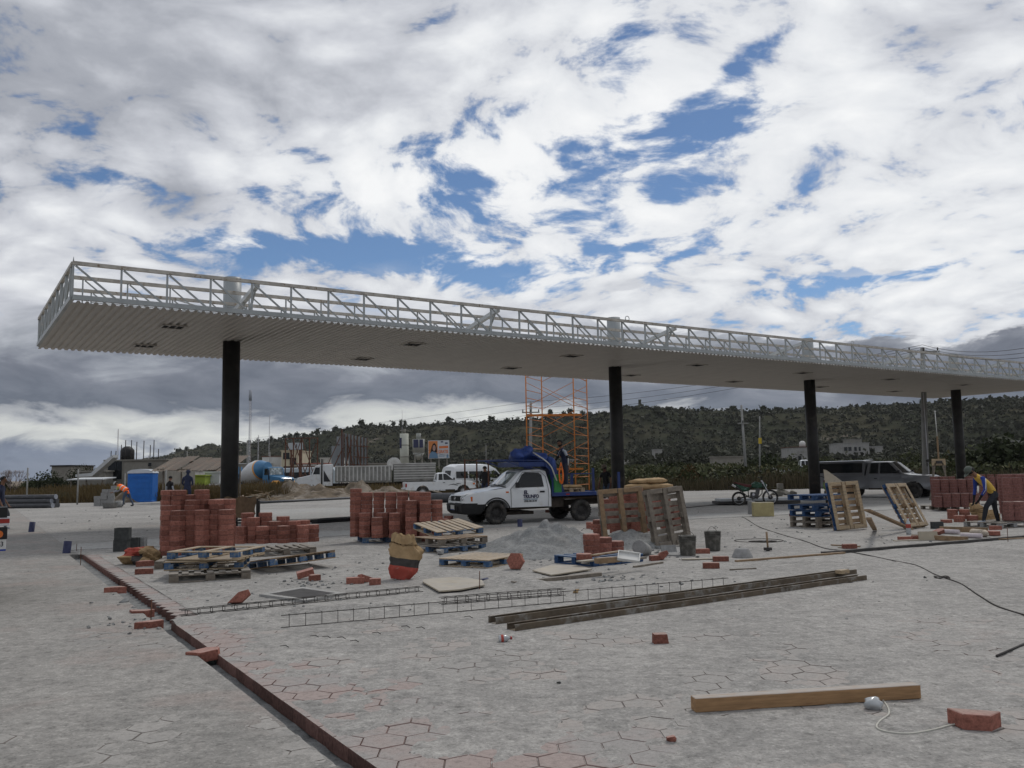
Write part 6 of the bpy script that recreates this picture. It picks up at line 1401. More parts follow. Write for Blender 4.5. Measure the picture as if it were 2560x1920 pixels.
# =================================================================== PEOPLE
def person(loc, rz, label, J, mats, capm=None, cap=None, scale=1.0, extra=None, R_=None):
    """one continuous body grown from a skeleton; +x is forward, y to the person's left. mats: dict region -> material"""
    t = thing('person', label, 'person', loc, rz); t.scale = (scale,)*3
    V, E, Rd, Reg = [], [], [], []
    def add(p, r, reg, par=None):
        V.append(Vector(p)); Rd.append(r if hasattr(r, '__len__') else (r, r)); Reg.append(reg)
        if par is not None: E.append((par, len(V)-1))
        return len(V)-1
    pel, che, nk, hd = (Vector(J[k]) for k in ('pelvis', 'chest', 'neck', 'head'))
    a = add(pel, (.150, .115), 'legs'); mid = add(pel.lerp(che, .48), (.142, .108), 'top', a); c = add(che, (.165, .115), 'top', mid)
    n1 = add(nk, .058, 'skin', c); hdir = (hd-nk).normalized()
    h1 = add(hd-hdir*.075, .070, 'skin', n1); h2 = add(hd, .092, 'skin', h1); add(hd+hdir*.085, .074, 'skin' if not capm else 'hair', h2)
    for s, k in ((1, 'L'), (-1, 'R')):
        sh = che+Vector(J.get('sh'+k, (0, s*.185, .04))) if not J.get('abs') else Vector(J['sh'+k])
        i = add(sh, .066, 'sleeve', c); el, wr = Vector(J['el'+k]), Vector(J['wr'+k]); i2 = add(sh.lerp(el, .5), .052, 'sleeve', i); i = add(el, .043, 'fore', i2); i = add(el.lerp(wr, .45), .040, 'fore', i); i = add(wr, .027, 'hand', i)
        hdv = (wr-el).normalized(); side = hdv.cross(Vector((0, 1, 0))); side = side.normalized() if side.length > .1 else Vector((0, 0, 1)); lat = hdv.cross(side)
        pm = add(wr+hdv*.06, (.036, .024), 'hand', i)
        for q in range(4):
            o_ = lat*((q-1.5)*.020); L = (.075, .085, .080, .062)[q]; f1 = add(wr+hdv*.10+o_, .011, 'hand', pm); f2 = add(wr+hdv*(.10+L*.5)+o_+side*.012, .010, 'hand', f1); add(wr+hdv*(.10+L*.8)+o_+side*.035, .0085, 'hand', f2)
        th = add(wr+hdv*.045+lat*-.042, .012, 'hand', i); add(wr+hdv*.085+lat*-.055+side*.02, .010, 'hand', th)
        hp = add(pel+Vector((0, s*.095, -.05)), .105, 'legs', a); kn, an = Vector(J['kn'+k]), Vector(J['an'+k])
        i = add(hp.__class__ and V[hp].lerp(kn, .5), .085, 'legs', hp); i = add(kn, .063, 'legs', i); i = add(kn.lerp(an, .4), .062, 'legs', i); i = add(an, .045, 'legs', i)
        td = Vector(J.get('toe'+k, (.16, 0, -.05))); i = add(an+Vector((0, 0, -.045)), .045, 'shoe', i); add(an+td*.6+Vector((0, 0, -.01)), .042, 'shoe', i); i = len(V)-1; add(an+td, .032, 'shoe', i)
    me = bpy.data.meshes.new('sk'); me.from_pydata(V, E, []); ob = bpy.data.objects.new('sk', me); COL.objects.link(ob)
    md = ob.modifiers.new('s', 'SKIN'); md.use_smooth_shade = True; md.branch_smoothing = .5
    for i, sv in enumerate(me.skin_vertices[0].data): sv.radius = Rd[i]; sv.use_root = (i == 0)
    sb = ob.modifiers.new('u', 'SUBSURF'); sb.levels = 1; sb.render_levels = 1
    dg = bpy.context.evaluated_depsgraph_get(); dg.update(); m2 = bpy.data.meshes.new_from_object(ob.evaluated_get(dg)); bpy.data.objects.remove(ob); m2.name = 'body'
    regs = list(dict.fromkeys(Reg)); m2.materials.clear()
    for r in regs: m2.materials.append(mats.get(r, mats['skin'] if r in ('hand', 'skin') else mats.get('sleeve' if r == 'fore' else 'legs')))
    VA = np.array([tuple(v) for v in V]); segs = [(np.array(V[i]), np.array(V[j]), j) for i, j in E]; ridx = [regs.index(r) for r in Reg]; RA = np.array([max(r) for r in Rd])
    C = np.empty(len(m2.polygons)*3); m2.polygons.foreach_get('center', C); C = C.reshape(-1, 3); best = np.full(len(C), 1e9); idx = np.zeros(len(C), int)
    for p0, p1, j in segs:
        d = p1-p0; tt = np.clip(((C-p0) @ d)/max(1e-9, d @ d), 0, 1); dist = np.linalg.norm(C-(p0+tt[:, None]*d), axis=1)/RA[j]; m_ = dist < best; best[m_] = dist[m_]; idx[m_] = ridx[j]
    m2.polygons.foreach_set('material_index', idx.astype(np.int32)); m2.polygons.foreach_set('use_smooth', np.ones(len(m2.polygons), bool)); m2.update()
    obj('body', m2, t)
    # face, ears, hair or cap, turned with the head
    fd = Vector(J.get('face', (1, 0, 0))); up = hdir; fd = (fd-up*fd.dot(up)).normalized(); lt = up.cross(fd); M = Matrix((fd, lt, up)).transposed().to_4x4(); M.translation = hd
    f = MB().cyl((.080, 0, -.005), (.112, 0, -.03), .012, 6, r2=.017).build('nose', mats['skin'], t); f.matrix_local = M
    e = MB()
    for s in (1, -1): e.lathe([(0, -.009), (.009, -.004), (.009, .004), (0, .009)], 8, (.086, s*.033, .012))
    e = e.build('eyes', HAIR, t); e.matrix_local = M
    e = MB().box((.088, 0, -.058), (.012, .045, .009)).build('mouth', mat('lips', (.13, .045, .035), .6, 0, 0), t); e.matrix_local = M
    for s in (1, -1): e = MB().lathe([(0, -.03), (.014, -.015), (.014, .015), (0, .03)], 8, (-.005, s*.094, -.01)).build('ear', mats['skin'], t); e.matrix_local = M
    if cap:
        cm = MB().lathe([(.103, .005), (.108, .03), (.100, .075), (.070, .112), (.03, .126), (0, .128)], 20); cm.prism([(.05, -.085), (.15, -.075), (.195, -.03), (.195, .03), (.15, .075), (.05, .085)], .012, .022, lambda x, y, z: (x, y, z))
        cm = cm.build('cap', cap, t); cm.matrix_local = M
        hm = MB().lathe([(.098, -.05), (.102, -.01), (.102, .02), (.09, .03)], 20).build('hair', HAIR, t); hm.matrix_local = M @ Matrix.Translation((-.02, 0, 0))
    else:
        bm = bmesh.new(); bmesh.ops.create_icosphere(bm, subdivisions=3, radius=.108)
        bmesh.ops.delete(bm, geom=[v for v in bm.verts if v.co.x > .035 and v.co.z < .058 or v.co.z < -.055], context='VERTS')
        for v in bm.verts: v.co = v.co*(1+.03*math.sin(v.co.x*90)*math.sin(v.co.y*80))+Vector((-.004, 0, .012))
        hme = bpy.data.meshes.new('hair'); bm.to_mesh(hme); bm.free(); hme.materials.append(mats.get('hair', HAIR)); hm = obj('hair', hme, t); hm.matrix_local = M
    return t, M
def stand(lean=0.0, **k):
    J = dict(pelvis=(0, 0, .93), chest=(.02+lean, 0, 1.34), neck=(.03+lean*1.3, 0, 1.50), head=(.06+lean*1.6, 0, 1.645), elL=(.0+lean, .27, 1.10), elR=(.0+lean, -.27, 1.10), wrL=(.12+lean, .28, .86), wrR=(.12+lean, -.28, .86), knL=(.03, .11, .50), knR=(.03, -.11, .50), anL=(0, .12, .09), anR=(0, -.12, .09))
    J.update(k); return J
# stooping man in yellow
p = at(2484, 1318); base = p+Vector((0, .1, 0))
J = dict(pelvis=(-.14, 0, .88), chest=(.20, 0, 1.20), neck=(.34, 0, 1.30), head=(.455, 0, 1.385), face=(1, 0, -1.1), shL=(.02, .17, .02), shR=(.02, -.17, .02), elL=(.24, .26, .92), elR=(.22, -.22, .93), wrL=(.34, .16, .70), wrR=(.33, -.12, .66),
         knL=(.16, .12, .52), anL=(.26, .13, .17), toeL=(.17, 0, -.06), knR=(-.19, -.12, .47), anR=(-.27, -.13, .09), toeR=(.14, 0, -.05))
t, M = person(base, R(182), 'man in grey-green cap, yellow and blue top and dark trousers, stooping over a paper bag', J, dict(top=YELC, sleeve=BLUC, fore=BLUC, legs=DARKT, skin=SKIN, hand=BLACKC, shoe=GREYC, hair=HAIR), True, CAPG, 1.03)
for s in (.285, .262):
    MB().tube([(.22, s, 1.20), (.245, s+.035, 1.06), (.25, s+.02, .93), (.30, s-.03, .82)], .006, 5).build('sleeve_stripe', WHITEC, t)
# bending man in orange vest
p = at(318, 1266)
J = dict(pelvis=(.02, 0, .86), chest=(.42, 0, 1.10), neck=(.58, 0, 1.20), head=(.70, 0, 1.27), face=(1, 0, -.8), shL=(.02, .17, 0), shR=(.02, -.17, 0), elL=(.55, .25, .85), elR=(.62, -.22, .86), wrL=(.80, .15, .78), wrR=(.86, -.12, .80), knL=(.16, .12, .48), anL=(.20, .12, .09), knR=(-.10, -.12, .46), anR=(-.28, -.12, .09))
t, M = person(p, R(176), 'man in grey cap and orange reflective vest bending over a pile of blocks', J, dict(top=ORVEST, sleeve=LIMEC, fore=GREYC, legs=DENIM, skin=SKIN, shoe=DARKT, hair=HAIR), True, mat('pale_cap', (.35, .35, .33), .8, 0, .05), 1.05)
# vest: loose shell over the torso with silver tapes
def vest(t, J, mt, n=14):
    pel, che = Vector(J['pelvis']), Vector(J['chest']); d = (che-pel).normalized(); lat = Vector((0, 1, 0)); nr = d.cross(lat)
    mb = MB(); rings = []
    for f, a, b in ((.05, .185, .15), (.35, .18, .145), (.7, .195, .15), (1.0, .205, .15), (1.25, .16, .11)):
        c = pel.lerp(che, f); rings.append([c+lat*(a*math.cos(2*math.pi*k/n))+nr*(b*math.sin(2*math.pi*k/n)) for k in range(n)])
    mb.add([v for r in rings for v in r], [(j*n+k, j*n+(k+1) % n, (j+1)*n+(k+1) % n, (j+1)*n+k) for j in range(4) for k in range(n)], True); o = mb.build('vest', mt, t)
    for f, a, b in ((.28, .186, .152), (.72, .20, .156)):
        c = pel.lerp(che, f); c2 = pel.lerp(che, f+.11); mb = MB(); mb.add([c_+lat*(a*math.cos(2*math.pi*k/n))+nr*(b*math.sin(2*math.pi*k/n)) for c_ in (c, c2) for k in range(n)], [(k, (k+1) % n, n+(k+1) % n, n+k) for k in range(n)], True); mb.build('reflective_tape', SILVT, t)
vest(t, J, ORVEST)
# man on the truck bed
c = TW(-.16, -.5, .912)
J = stand(pelvis=(0, 0, .93), chest=(.10, 0, 1.34), neck=(.15, 0, 1.50), head=(.21, .02, 1.635), face=(1, .5, -.45), elL=(.02, .32, 1.10), wrL=(.02, .36, .84), elR=(.26, -.24, 1.10), wrR=(.42, -.26, .88))
t, M = person(c, R(195), 'bearded man in grey T-shirt and dark bib overalls standing on the truck bed', J, dict(top=NAVYC, sleeve=GREYC, fore=BLACKC, legs=mat('slate_overalls', (.045, .052, .072), .9, 0, .15, 6), skin=SKIN, hand=SKIN, shoe=BLACKC, hair=HAIR), None, None, 1.0)
b = MB().lathe([(.0, -.105), (.06, -.10), (.088, -.06), (.09, -.035)], 16).build('beard', HAIR, t); b.matrix_local = M @ Matrix.Translation((.012, 0, 0))
for s in (1, -1): MB().tube([(.20, s*.09, 1.16), (.25, s*.10, 1.32), (.17, s*.10, 1.43), (.02, s*.09, 1.38), (-.02, s*.06, 1.15)], .018, 5).build('overall_strap', NAVYC, t)
MB().tube([(.045, .385, 1.12), (.05, .40, .98), (.05, .40, .88)], .016, 5).build('sleeve_stripe', WHITEC, t)
# others
p = far(1212, 1220, 44); person((p.x, p.y, .12), R(80), 'man in black seen from behind, standing inside the rusty frame', stand(elL=(.02, .25, 1.10), elR=(.02, -.25, 1.10), wrL=(.20, .18, .98), wrR=(.20, -.18, .98)), dict(top=BLACKC, sleeve=BLACKC, fore=BLACKC, legs=NAVYC, skin=SKIN, shoe=BLACKC, hair=HAIR), None, None, 1.03)
p = far(1517, 1215, 37.5); person((p.x, p.y, .10), R(235), 'man in black with a dull red neck scarf, standing behind the truck bed', stand(lean=.08), dict(top=BLACKC, sleeve=BLACKC, fore=SKIN, legs=DENIM, skin=mat('dark_skin', (.12, .05, .035), .7, 0, 0), shoe=BLACKC, hair=HAIR), True, mat('tan_hat', (.16, .13, .10), .9, 0, 0), 1.0)
p = far(4, 1300, 28.5); person((p.x-.05, p.y, 0), R(10), 'man in dark blue shirt and grey jeans walking at the left edge', stand(knL=(.20, .1, .52), anL=(.12, .1, .12), knR=(-.04, -.1, .50), anR=(-.32, -.1, .16), elL=(-.06, .25, 1.1), wrL=(.10, .26, .86)), dict(top=NAVYC, sleeve=NAVYC, fore=SKIN, legs=mat('grey_jeans', (.07, .075, .085), .9, 0, .15), skin=SKIN, shoe=GREYC, hair=HAIR), None, None, 1.0)
p = far(468, 1230, 42); t, M = person((p.x, p.y, .18), R(95), 'person in dark blue hooded jacket seen from behind under the tin-roofed shelter', stand(elL=(.04, .23, 1.10), elR=(.04, -.23, 1.10), wrL=(.22, .14, .98), wrR=(.22, -.14, .98), head=(.10, 0, 1.62)), dict(top=NAVYC, sleeve=NAVYC, fore=NAVYC, legs=NAVYC, skin=NAVYC, hand=SKIN, shoe=BLACKC, hair=NAVYC), None, None, 1.04)
p = far(423, 1250, 47); person((p.x, p.y, 0), R(60), 'person in black half hidden behind the tall left stack', stand(), dict(top=BLACKC, sleeve=BLACKC, fore=GREYC, legs=DARKT, skin=SKIN, shoe=BLACKC, hair=HAIR), None, None, .98)
# =================================================================== MIDDLE DISTANCE
# orange scaffold tower
SA = at(1313, 1232); D0 = 46.0
A_ = far(1319, 1200, D0); B_ = far(1362, 1200, D0+1.1); C_ = far(1440, 1200, D0+.2)
A_.z = B_.z = C_.z = 0; ex = (C_-A_); lx = ex.length; ey = (B_-A_); ex.normalize(); Wd = 1.55
sc = thing('scaffold_tower', 'orange tubular scaffold tower standing behind the truck bed', 'scaffold', A_)
ex = Vector((1, .08, 0)).normalized(); ey = Vector((.36, .93, 0)).normalized(); LX, LY = 2.55, 2.55
FR = [(0, 0), (1, 0)]
P0 = lambda i, j, z: ex*(LX*i)+ey*(LY*j)+Vector((0, 0, z))
for i in (0, 1):
    for j in (0, 1): MB().cyl(P0(i, j, 0), P0(i, j, 7.9), .032, 8).build('standard', ORANGE, sc)
for lev in range(5):
    z0 = .3+lev*1.55
    for i in (0, 1):
        for q in range(4 if lev else 3):
            z = z0+q*.42
            if z < 7.8 and q < 3: MB().cyl(P0(i, 0, z+.15), P0(i, 1, z+.15), .019, 6).build('rung', ORANGE, sc)
    for j in (0, 1):
        MB().cyl(P0(0, j, z0+.1), P0(1, j, z0+1.4), .014, 5).build('cross_brace', ORANGE, sc); MB().cyl(P0(1, j, z0+.1), P0(0, j, z0+1.4), .014, 5).build('cross_brace', ORANGE, sc)
for j, z in ((.28, 4.62), (.3, 1.72)): MB().box(P0(.5, j, z), (LX+.35, .45, .10), (0, 0, math.atan2(ex.y, ex.x))).build('platform', ORANGE, sc)
# rusty frame with posts (where the man in black stands)
p0 = at(1160, 1262); fr = thing('rusty_post_frame', 'rusty upright frame of steel posts between the van and the flatbed truck', 'frame', (0, 0, 0)); DF = 41
Q = [far(x, 1250, DF+(i*.5)) for i, x in enumerate((1163, 1193, 1222, 1228))]
for i, q_ in enumerate(Q[:3]): MB().bar((q_.x, q_.y, 0), (q_.x, q_.y, 2.25), .07).build('post', RUST, fr)
MB().bar((Q[0].x, Q[0].y, 2.2), (Q[2].x, Q[2].y, 2.2), .035).bar((Q[0].x, Q[0].y, .85), (Q[2].x, Q[2].y, .85), .045).build('rail', RUST, fr)
# big dark pipe behind the central stack
a, b = at(1070, 1258), at(1200, 1256); tag(MB().cyl(a+Vector((0, .3, .27)), b+Vector((0, .3, .27)), .27, 20).build('large_pipe', PVCG), 'large dark corrugated pipe lying between the central stack and the truck', 'pipe')
# black pipes and bars lying in long bundles across the forecourt
def bundle(x0, y0, x1, y1, n, r, label, mt=PVCG, w=.9, name='pipe_bundle'):
    a, b = at(x0, y0), at(x1, y1); d = (b-a).normalized(); s = Vector((-d.y, d.x, 0)); mb = MB()
    t = thing(name, label, 'pipe bundle', a)
    for k in range(n):
        o_ = s*(k*w/n)+Vector((0, 0, r+(.0 if k % 3 else r*1.6))); mb = MB().cyl(o_+d*rnd.uniform(-.3, .3), (b-a)+o_+d*rnd.uniform(-.3, .3), r, 8).build('pipe', mt, t)
    return t
bundle(606, 1262, 900, 1247, 12, .035, 'long bundle of dark pipes behind the low paver stack', PVCG, 1.6); bundle(420, 1248, 680, 1243, 9, .05, 'long pile of grey pipes farther back behind the tall left stack', PVCG, 1.8)
bundle(600, 1313, 900, 1301, 3, .03, 'thin black bars lying on the paving behind the low paver stack', STEELD, .2); bundle(797, 1309, 900, 1302, 4, .045, 'short thick black bundle left of the central stack', PLASTB, .3)
bundle(1500, 1290, 1810, 1262, 3, .012, 'thin rods lying on the paving between the truck and the motorcycle', STEELD, .3)
# stack of large pipes at left
def pipe_stack():
    a, b = at(-60, 1272), at(132, 1270); d = (b-a).normalized(); t = thing('pipe_stack', 'stack of large dark grey pipes at the left beside the dry grass', 'pipe stack', a); s = Vector((-d.y, d.x, 0)); L = (b-a).length
    for i, (k, z) in enumerate(((0, 0), (1, 0), (2, 0), (.5, 1), (1.5, 1), (1, 2))):
        o_ = s*(k*.29)+Vector((0, 0, .14+z*.25)); q0, q1 = o_, o_+d*(L+rnd.uniform(-.25, .1))
        p_ = MB().cyl(q0, q1, .138, 16).build('pipe', PVCG, t); MB().cyl(q1+d*.002, q1+d*.03, .142, 16).build('end_cap', GREYC if i in (0, 3, 5) else PVCG, p_)
pipe_stack()
# blocks the man in the vest is piling: every block a thing
bk = MB().box((0, 0, .10), (.39, .15, .196), None, .006).mesh('concrete_block', BLOCKG)
bp0 = at(230, 1266)
for k, (i, z) in enumerate([(i, z) for z in range(3) for i in range(3)]+[(1, 3), (2, 3), (1.2, 4), (2.1, 4), (2.45, 5)]):
    tag(obj('concrete_block', bk, None, (bp0.x+.25+i*.40+rnd.uniform(-.02, .02), bp0.y+.15+rnd.uniform(-.03, .03), z*.2), (0, 0, rnd.uniform(-.05, .05))), 'pale concrete block in the pile under the bending man in the orange vest', 'block', 'blocks under the man in the orange vest')
p = at(275, 1271); o = MB().lathe([(0, 0), (.34, 0), (.40, .30), (.42, .31), (.38, .29), (.32, .04), (0, .04)], 22).build('mixing_tub', BLOCKG); o.location = p; tag(o, 'wide pale mixing tub in front of the man in the orange vest', 'tub'); p = at(297, 1269); o = MB().lathe([(0, 0), (.17, 0), (.2, .38), (.17, .37), (0, .1)], 18).build('bucket', BLOCKG); o.location = p; tag(o, 'pale bucket right of the mixing tub', 'bucket')
# portable toilet
p = at(356, 1255); t = thing('portable_toilet', 'blue portable toilet with a white domed roof beside the dry grass', 'toilet', p, R(4)); D_ = p.length/61
w2 = .84
MB().box((0, 0, .06), (1.74, 1.3, .12), None, .02).build('base', PORTB, t); b = MB().box((0, 0, 1.02), (1.66, 1.2, 1.92), None, .05).build('cabin', PORTB, t)
MB().box((0, -.61, 1.0), (1.34, .03, 1.78), None, .01).build('door', PORTB, b)
for k in range(4): MB().box((0, -.63, 1.60+k*.055), (1.1, .02, .02)).build('vent', PORTB, b)
for k in (.45, .95, 1.35): MB().box((0, -.63, k), (1.26, .015, .02)).build('rib', PORTB, b)
MB().lathe([(.0, .30), (.4, .28), (.72, .20), (.90, .02), (.90, 0)], 4, (0, 0, 0)).build
rf = MB(); K = [(-.86, 0), (-.80, .14), (-.55, .24), (0, .29), (.55, .24), (.80, .14), (.86, 0)]
rf.prism(K, -.64, .64, lambda x, y, z: (x, z, 1.97+y)).build('roof', PORTW, t)
# wire fence posts
for x, yb, yt in ((64, 1262, 1174), (191, 1262, 1176), (309, 1262, 1185), (412, 1262, 1176)):
    p = at(x, 1262); h = 1.6+((1203-.018*x)-yt)/FPX*p.length; tag(MB().cyl((p.x, p.y+.1, -.15), (p.x, p.y+.1, h), .055, 8, r2=.05).build('fence_post', POLEC), 'thin concrete fence post standing in the dry grass at the left', 'fence post', 'fence posts along the dry grass')
# shelter with corrugated tin roof
t = thing('shelter', 'open shelter roofed with rusty corrugated tin between the blue toilet and the first column', 'shelter', far(395, 1250, 55).to_2d().to_3d()); LS = 4.4
for x in (.3, LS-.2):
    for y in (0, 3.0): MB().cyl((x, y, 0), (x, y, 2.3), .06, 6).build('post', WOODG, t)
MB().bar((-.1, 0, 2.15), (LS, 0, 2.05), .12).bar((-.1, 3, 2.65), (LS, 3, 2.6), .12).build('beam', WOODG, t)
for k in range(6):
    mb = MB(); x0 = -.35+k*.82; vs = []
    for i in range(11):
        x = x0+i*.086; zz_ = .03*(i % 2); vs += [(x, -.55-.1*(k % 2), 2.02+zz_+rnd.uniform(-.02, .02)+.06*math.sin(k*2.2)), (x+.05*(k % 3), 3.3, 2.95+zz_+.08*math.sin(k*1.7))]
    mb.add(vs, [(2*i, 2*i+2, 2*i+3, 2*i+1) for i in range(10)]).build('tin_sheet', TIN, t)
# sawhorse with sacking at the foot of the first column
sh = thing('steel_trestle', 'dark steel trestle standing at the foot of the first column', 'trestle', at(590, 1322)); 
MB().bar((-.05, -.1, 0), (-.05, -.1, .85), .09).bar((.62, .2, 0), (.62, .2, .85), .10).tube([(-.05, -.1, .85), (.1, -.02, .93), (.45, .12, .93), (.62, .2, .85)], .05, 8).bar((-.05, -.1, .25), (.62, .2, .3), .06).build('legs', STEELD, sh)
mb = MB(); n = 16; vs = []
for i in range(n):
    for j in range(9):
        x = -.42+.95*i/(n-1); z = .98-.62*(j/8)*(1-.12*math.sin(i*.5))+.03*math.sin(i*.9); vs.append((x+.05*math.sin(j*.8)*.6, -.24+.035*math.sin(i*1.3+j*.3)+.01*j, z))
mb.add(vs, [(i*9+j, i*9+j+1, (i+1)*9+j+1, (i+1)*9+j) for i in range(n-1) for j in range(8)], True); o = mb.build('sacking', BROWNC); o.location = at(590, 1322)+Vector((.12, 0, 0)); tag(o, 'brown sacking draped over the trestle at the first column', 'cloth')
o = MB().lathe([(0, -.005), (.075, -.005), (.075, .005), (0, .005)], 14).build('dark_hole_patch', HOLE); o.location = at(590, 1322)+Vector((-.10, -.30, .80)); o.rotation_euler = (R(90), 0, 0); o.scale = (.7, 1, 1); tag(o, 'round dark hole in the brown sacking', 'hole')
# lumber scrap pile and earth mounds
t = thing('scrap_wood_pile', 'heap of broken pale boards right of the first column', 'wood pile', far(640, 1235, 58).to_2d().to_3d()); r2 = random.Random(9)
for k in range(60):
    x, y = r2.gauss(0, 1.1), r2.gauss(0, .7); z = max(.03, .65*math.exp(-(x*x/1.3+y*y))*r2.random()); a = r2.uniform(0, 3.14); L = r2.uniform(.4, 1.5)
    d = Vector((math.cos(a), math.sin(a), r2.uniform(-.35, .35)))*L/2; MB().bar(Vector((x, y, z+.05))-d, Vector((x, y, z+.05))+d, r2.uniform(.06, .14), .025).build('board', (PLYW, WOODB, WOOD)[k % 3], t)
m = far(780, 1240, 60)
heap('earth_mound', [(m.x+.3, m.y+1, 1.0, 3.2, 3), (m.x-1.8, m.y+2.2, 1.35, 2.6, 2.6), (m.x+2.6, m.y+2.5, 1.1, 2.8, 2.6), (m.x+4.6, m.y+2, .8, 2.8, 2.4), (m.x+7, m.y+2.5, .7, 2.8, 2.2)], 'lumpy brown earth mounds in front of the white dump truck', EARTH2, 150, 70, (m.x-5.5, m.x+11, m.y-2.5, m.y+5), .13, fr=1.4)
m = far(345, 1262, 60); heap('brush_pile', [(m.x-.8, m.y, .9, 1.2, 1.0)], 'dark heap of brush and soil between the bending man and the blue toilet', EARTH2, 40, 30, (m.x-2.2, m.x+.6, m.y-1, m.y+1), .12)
for k, (x, y, s) in enumerate(((1980, 1240, .35), (1965, 1238, .3), (1950, 1241, .28), (1935, 1238, .25), (2035, 1236, .22))): stone(x, y, s, ('rightmost of the low broken blocks left of the concrete post', 'second pale broken block behind the motorcycle', 'middle pale broken block behind the motorcycle', 'pale broken block above the front fender of the motorcycle', 'pale broken block between the post and the black motorcycle')[k], CONC, 'rubble_block', 0, 'rubble')
p = far(1951, 1236, 52); o = MB().box((0, 0, .33), (.32, .3, .66), None, .02).build('concrete_post', CONC); o.location = (p.x, p.y, 0); tag(o, 'short concrete post standing in the rubble behind the motorcycle', 'post')
# water meter board on legs
t = thing('meter_stand', 'wooden meter board on crossed legs with a tall white pipe', 'meter stand', far(2352, 1240, 40).to_2d().to_3d()); MB().box((0, 0, 1.72), (.62, .06, .30)).build('board', WOOD, t); MB().box((0, -.05, 1.72), (.26, .06, .12)).build('meter', STEELD, t)
for s in (1, -1): MB().bar((s*.5, 0, 0), (s*.16, 0, 1.7), .06).bar((s*.28, .1, 0), (s*.28, 0, 1.6), .05).build('leg', WOODG, t)
MB().bar((.02, .02, 1.8), (.02, .02, 2.9), .06).build('upright', WOODB, t); MB().cyl((.02, .02, 2.9), (.0, .02, 4.05), .022, 8).cyl((-.04, .02, 4.05), (.04, .02, 4.05), .03, 6).build('white_pipe', WHITEC, t)
# =================================================================== UTILITY POLES AND WIRES
def hz(x, y, D): d = ray(x, y); return CAM.z+d.z/d.y*D
def pole(xb, yt, D, label, r=.16, arms=(), top=None, lean=0.0, mt=POLEC, group=None, extra=None):
    p = far(xb, 1200, D); xt = (top if top is not None else xb); H = hz(xt, yt, D); q_ = far(xt, yt, D)
    t = thing('utility_pole', label, 'utility pole', (p.x, p.y, -.1), 0, group); MB().cyl((0, 0, 0), (q_.x-p.x, 0, H), r, 10, r2=r*.6).build('pole', mt, t)
    for (dz, w) in arms:
        f_ = (H-dz)/H; cx = (q_.x-p.x)*f_; MB().bar((cx-w/2, -.12, H-dz), (cx+w/2, -.12, H-dz), .09, .10).build('crossarm', mt, t)
        for s in (-.45, 0, .45): MB().cyl((cx+s*w, -.12, H-dz+.05), (cx+s*w, -.12, H-dz+.26), .045, 6).build('insulator', STEELD, t)
    return t
BP = pole(2314, 866, 52, 'tall grey concrete utility pole with a crossarm, between silver pickup and man in yellow', .21, ((.25, 1.9),), 2306)
MB().cyl((.1, -.24, .2), (.09, -.22, 6.0), .025, 8).build('conduit', SILVT, BP); MB().cyl((.1, -.26, 1.95), (.1, -.16, 1.95), .09, 12).box((.1, -.2, 1.72), (.14, .1, .22)).build('meter', STEELD, BP)
pole(1867, 1010, 78, 'leaning grey utility pole with a low crossarm behind the motorcycle', .15, ((1.65, .95),), 1853); pole(1899, 1038, 82, 'thin utility pole with a yellow marker right of the leaning one', .09)
o = MB().box((0, 0, 0), (.24, .24, .55)).build('pole_marker', mat('yellow_marker', (.50, .36, .03), .6, 0, 0)); p = far(1900, 1102, 82); o.location = p; tag(o, 'yellow marker band on the thin utility pole', 'marker')
pole(1325, 1002, 74, 'grey utility pole seen through the orange scaffold', .17, ((.9, 1.5),), 1327); pole(468, 1127, 190, 'distant pole with wide crossarms above the tin shelter', .14, ((1.3, 4.2),)); pole(372, 1138, 210, 'distant pole with crossarm left of the tin shelter', .14, ((1.2, 4.0),))
pole(618, 1100, 130, 'light pole right of the first column, lamp arm to the left', .12); pole(675, 1128, 120, 'thin pole beside the mixer truck in the distance', .09); pole(1215, 1110, 100, 'thin pole behind the rusty frame', .05)
pole(975, 1150, 120, 'slim roadside pole by the white silo', .10)
p = far(612, 1103, 130); tag(MB().bar((p.x-1.2, p.y, p.z+.1), (p.x+.3, p.y, p.z-.3), .16).box((p.x-1.4, p.y, p.z+.1), (.9, .3, .16)).build('street_lamp_head', POLEC), 'street lamp head reaching left from the light pole', 'lamp')
def tower(x, yt, D, w, label, yb=1195, cat='mast'):
    p = far(x, 1200, D); H = hz(x, yt, D); t = thing('radio_mast', label, cat, (p.x, p.y, 0)); n = max(6, int(H/(w*1.6)))
    for a in range(3): c, s = math.cos(a*2.1), math.sin(a*2.1); MB().bar((w*c, w*s, 0), (w*c*.45, w*s*.45, H), w*.14).build('leg', RUST if a == 0 else SILVT, t)
    mb = MB()
    for k in range(n):
        z0, z1 = H*k/n, H*(k+1)/n; f0, f1 = 1-.55*k/n, 1-.55*(k+1)/n
        for a in range(3): a2 = (a+1) % 3; mb.bar((w*f0*math.cos(a*2.1), w*f0*math.sin(a*2.1), z0), (w*f1*math.cos(a2*2.1), w*f1*math.sin(a2*2.1), z1), w*.1)
    mb.build('lattice', SILVT, t); return t
T1 = tower(623, 976, 420, .8, 'tallest lattice radio mast with antennas, right of the first column'); H = hz(623, 976, 420); MB().cyl((0, 0, H-5), (0, 0, H), .75, 8).build('antennas', GREYC, T1)
tower(672, 1038, 430, .35, 'thin radio mast right of the tallest one'); tower(645, 1088, 430, .5, 'short radio mast between the two tall ones'); tower(292, 1073, 260, .28, 'thin radio mast above the unfinished grey building'); tower(1006, 1025, 300, .15, 'thin antenna rod on top of the white silo')
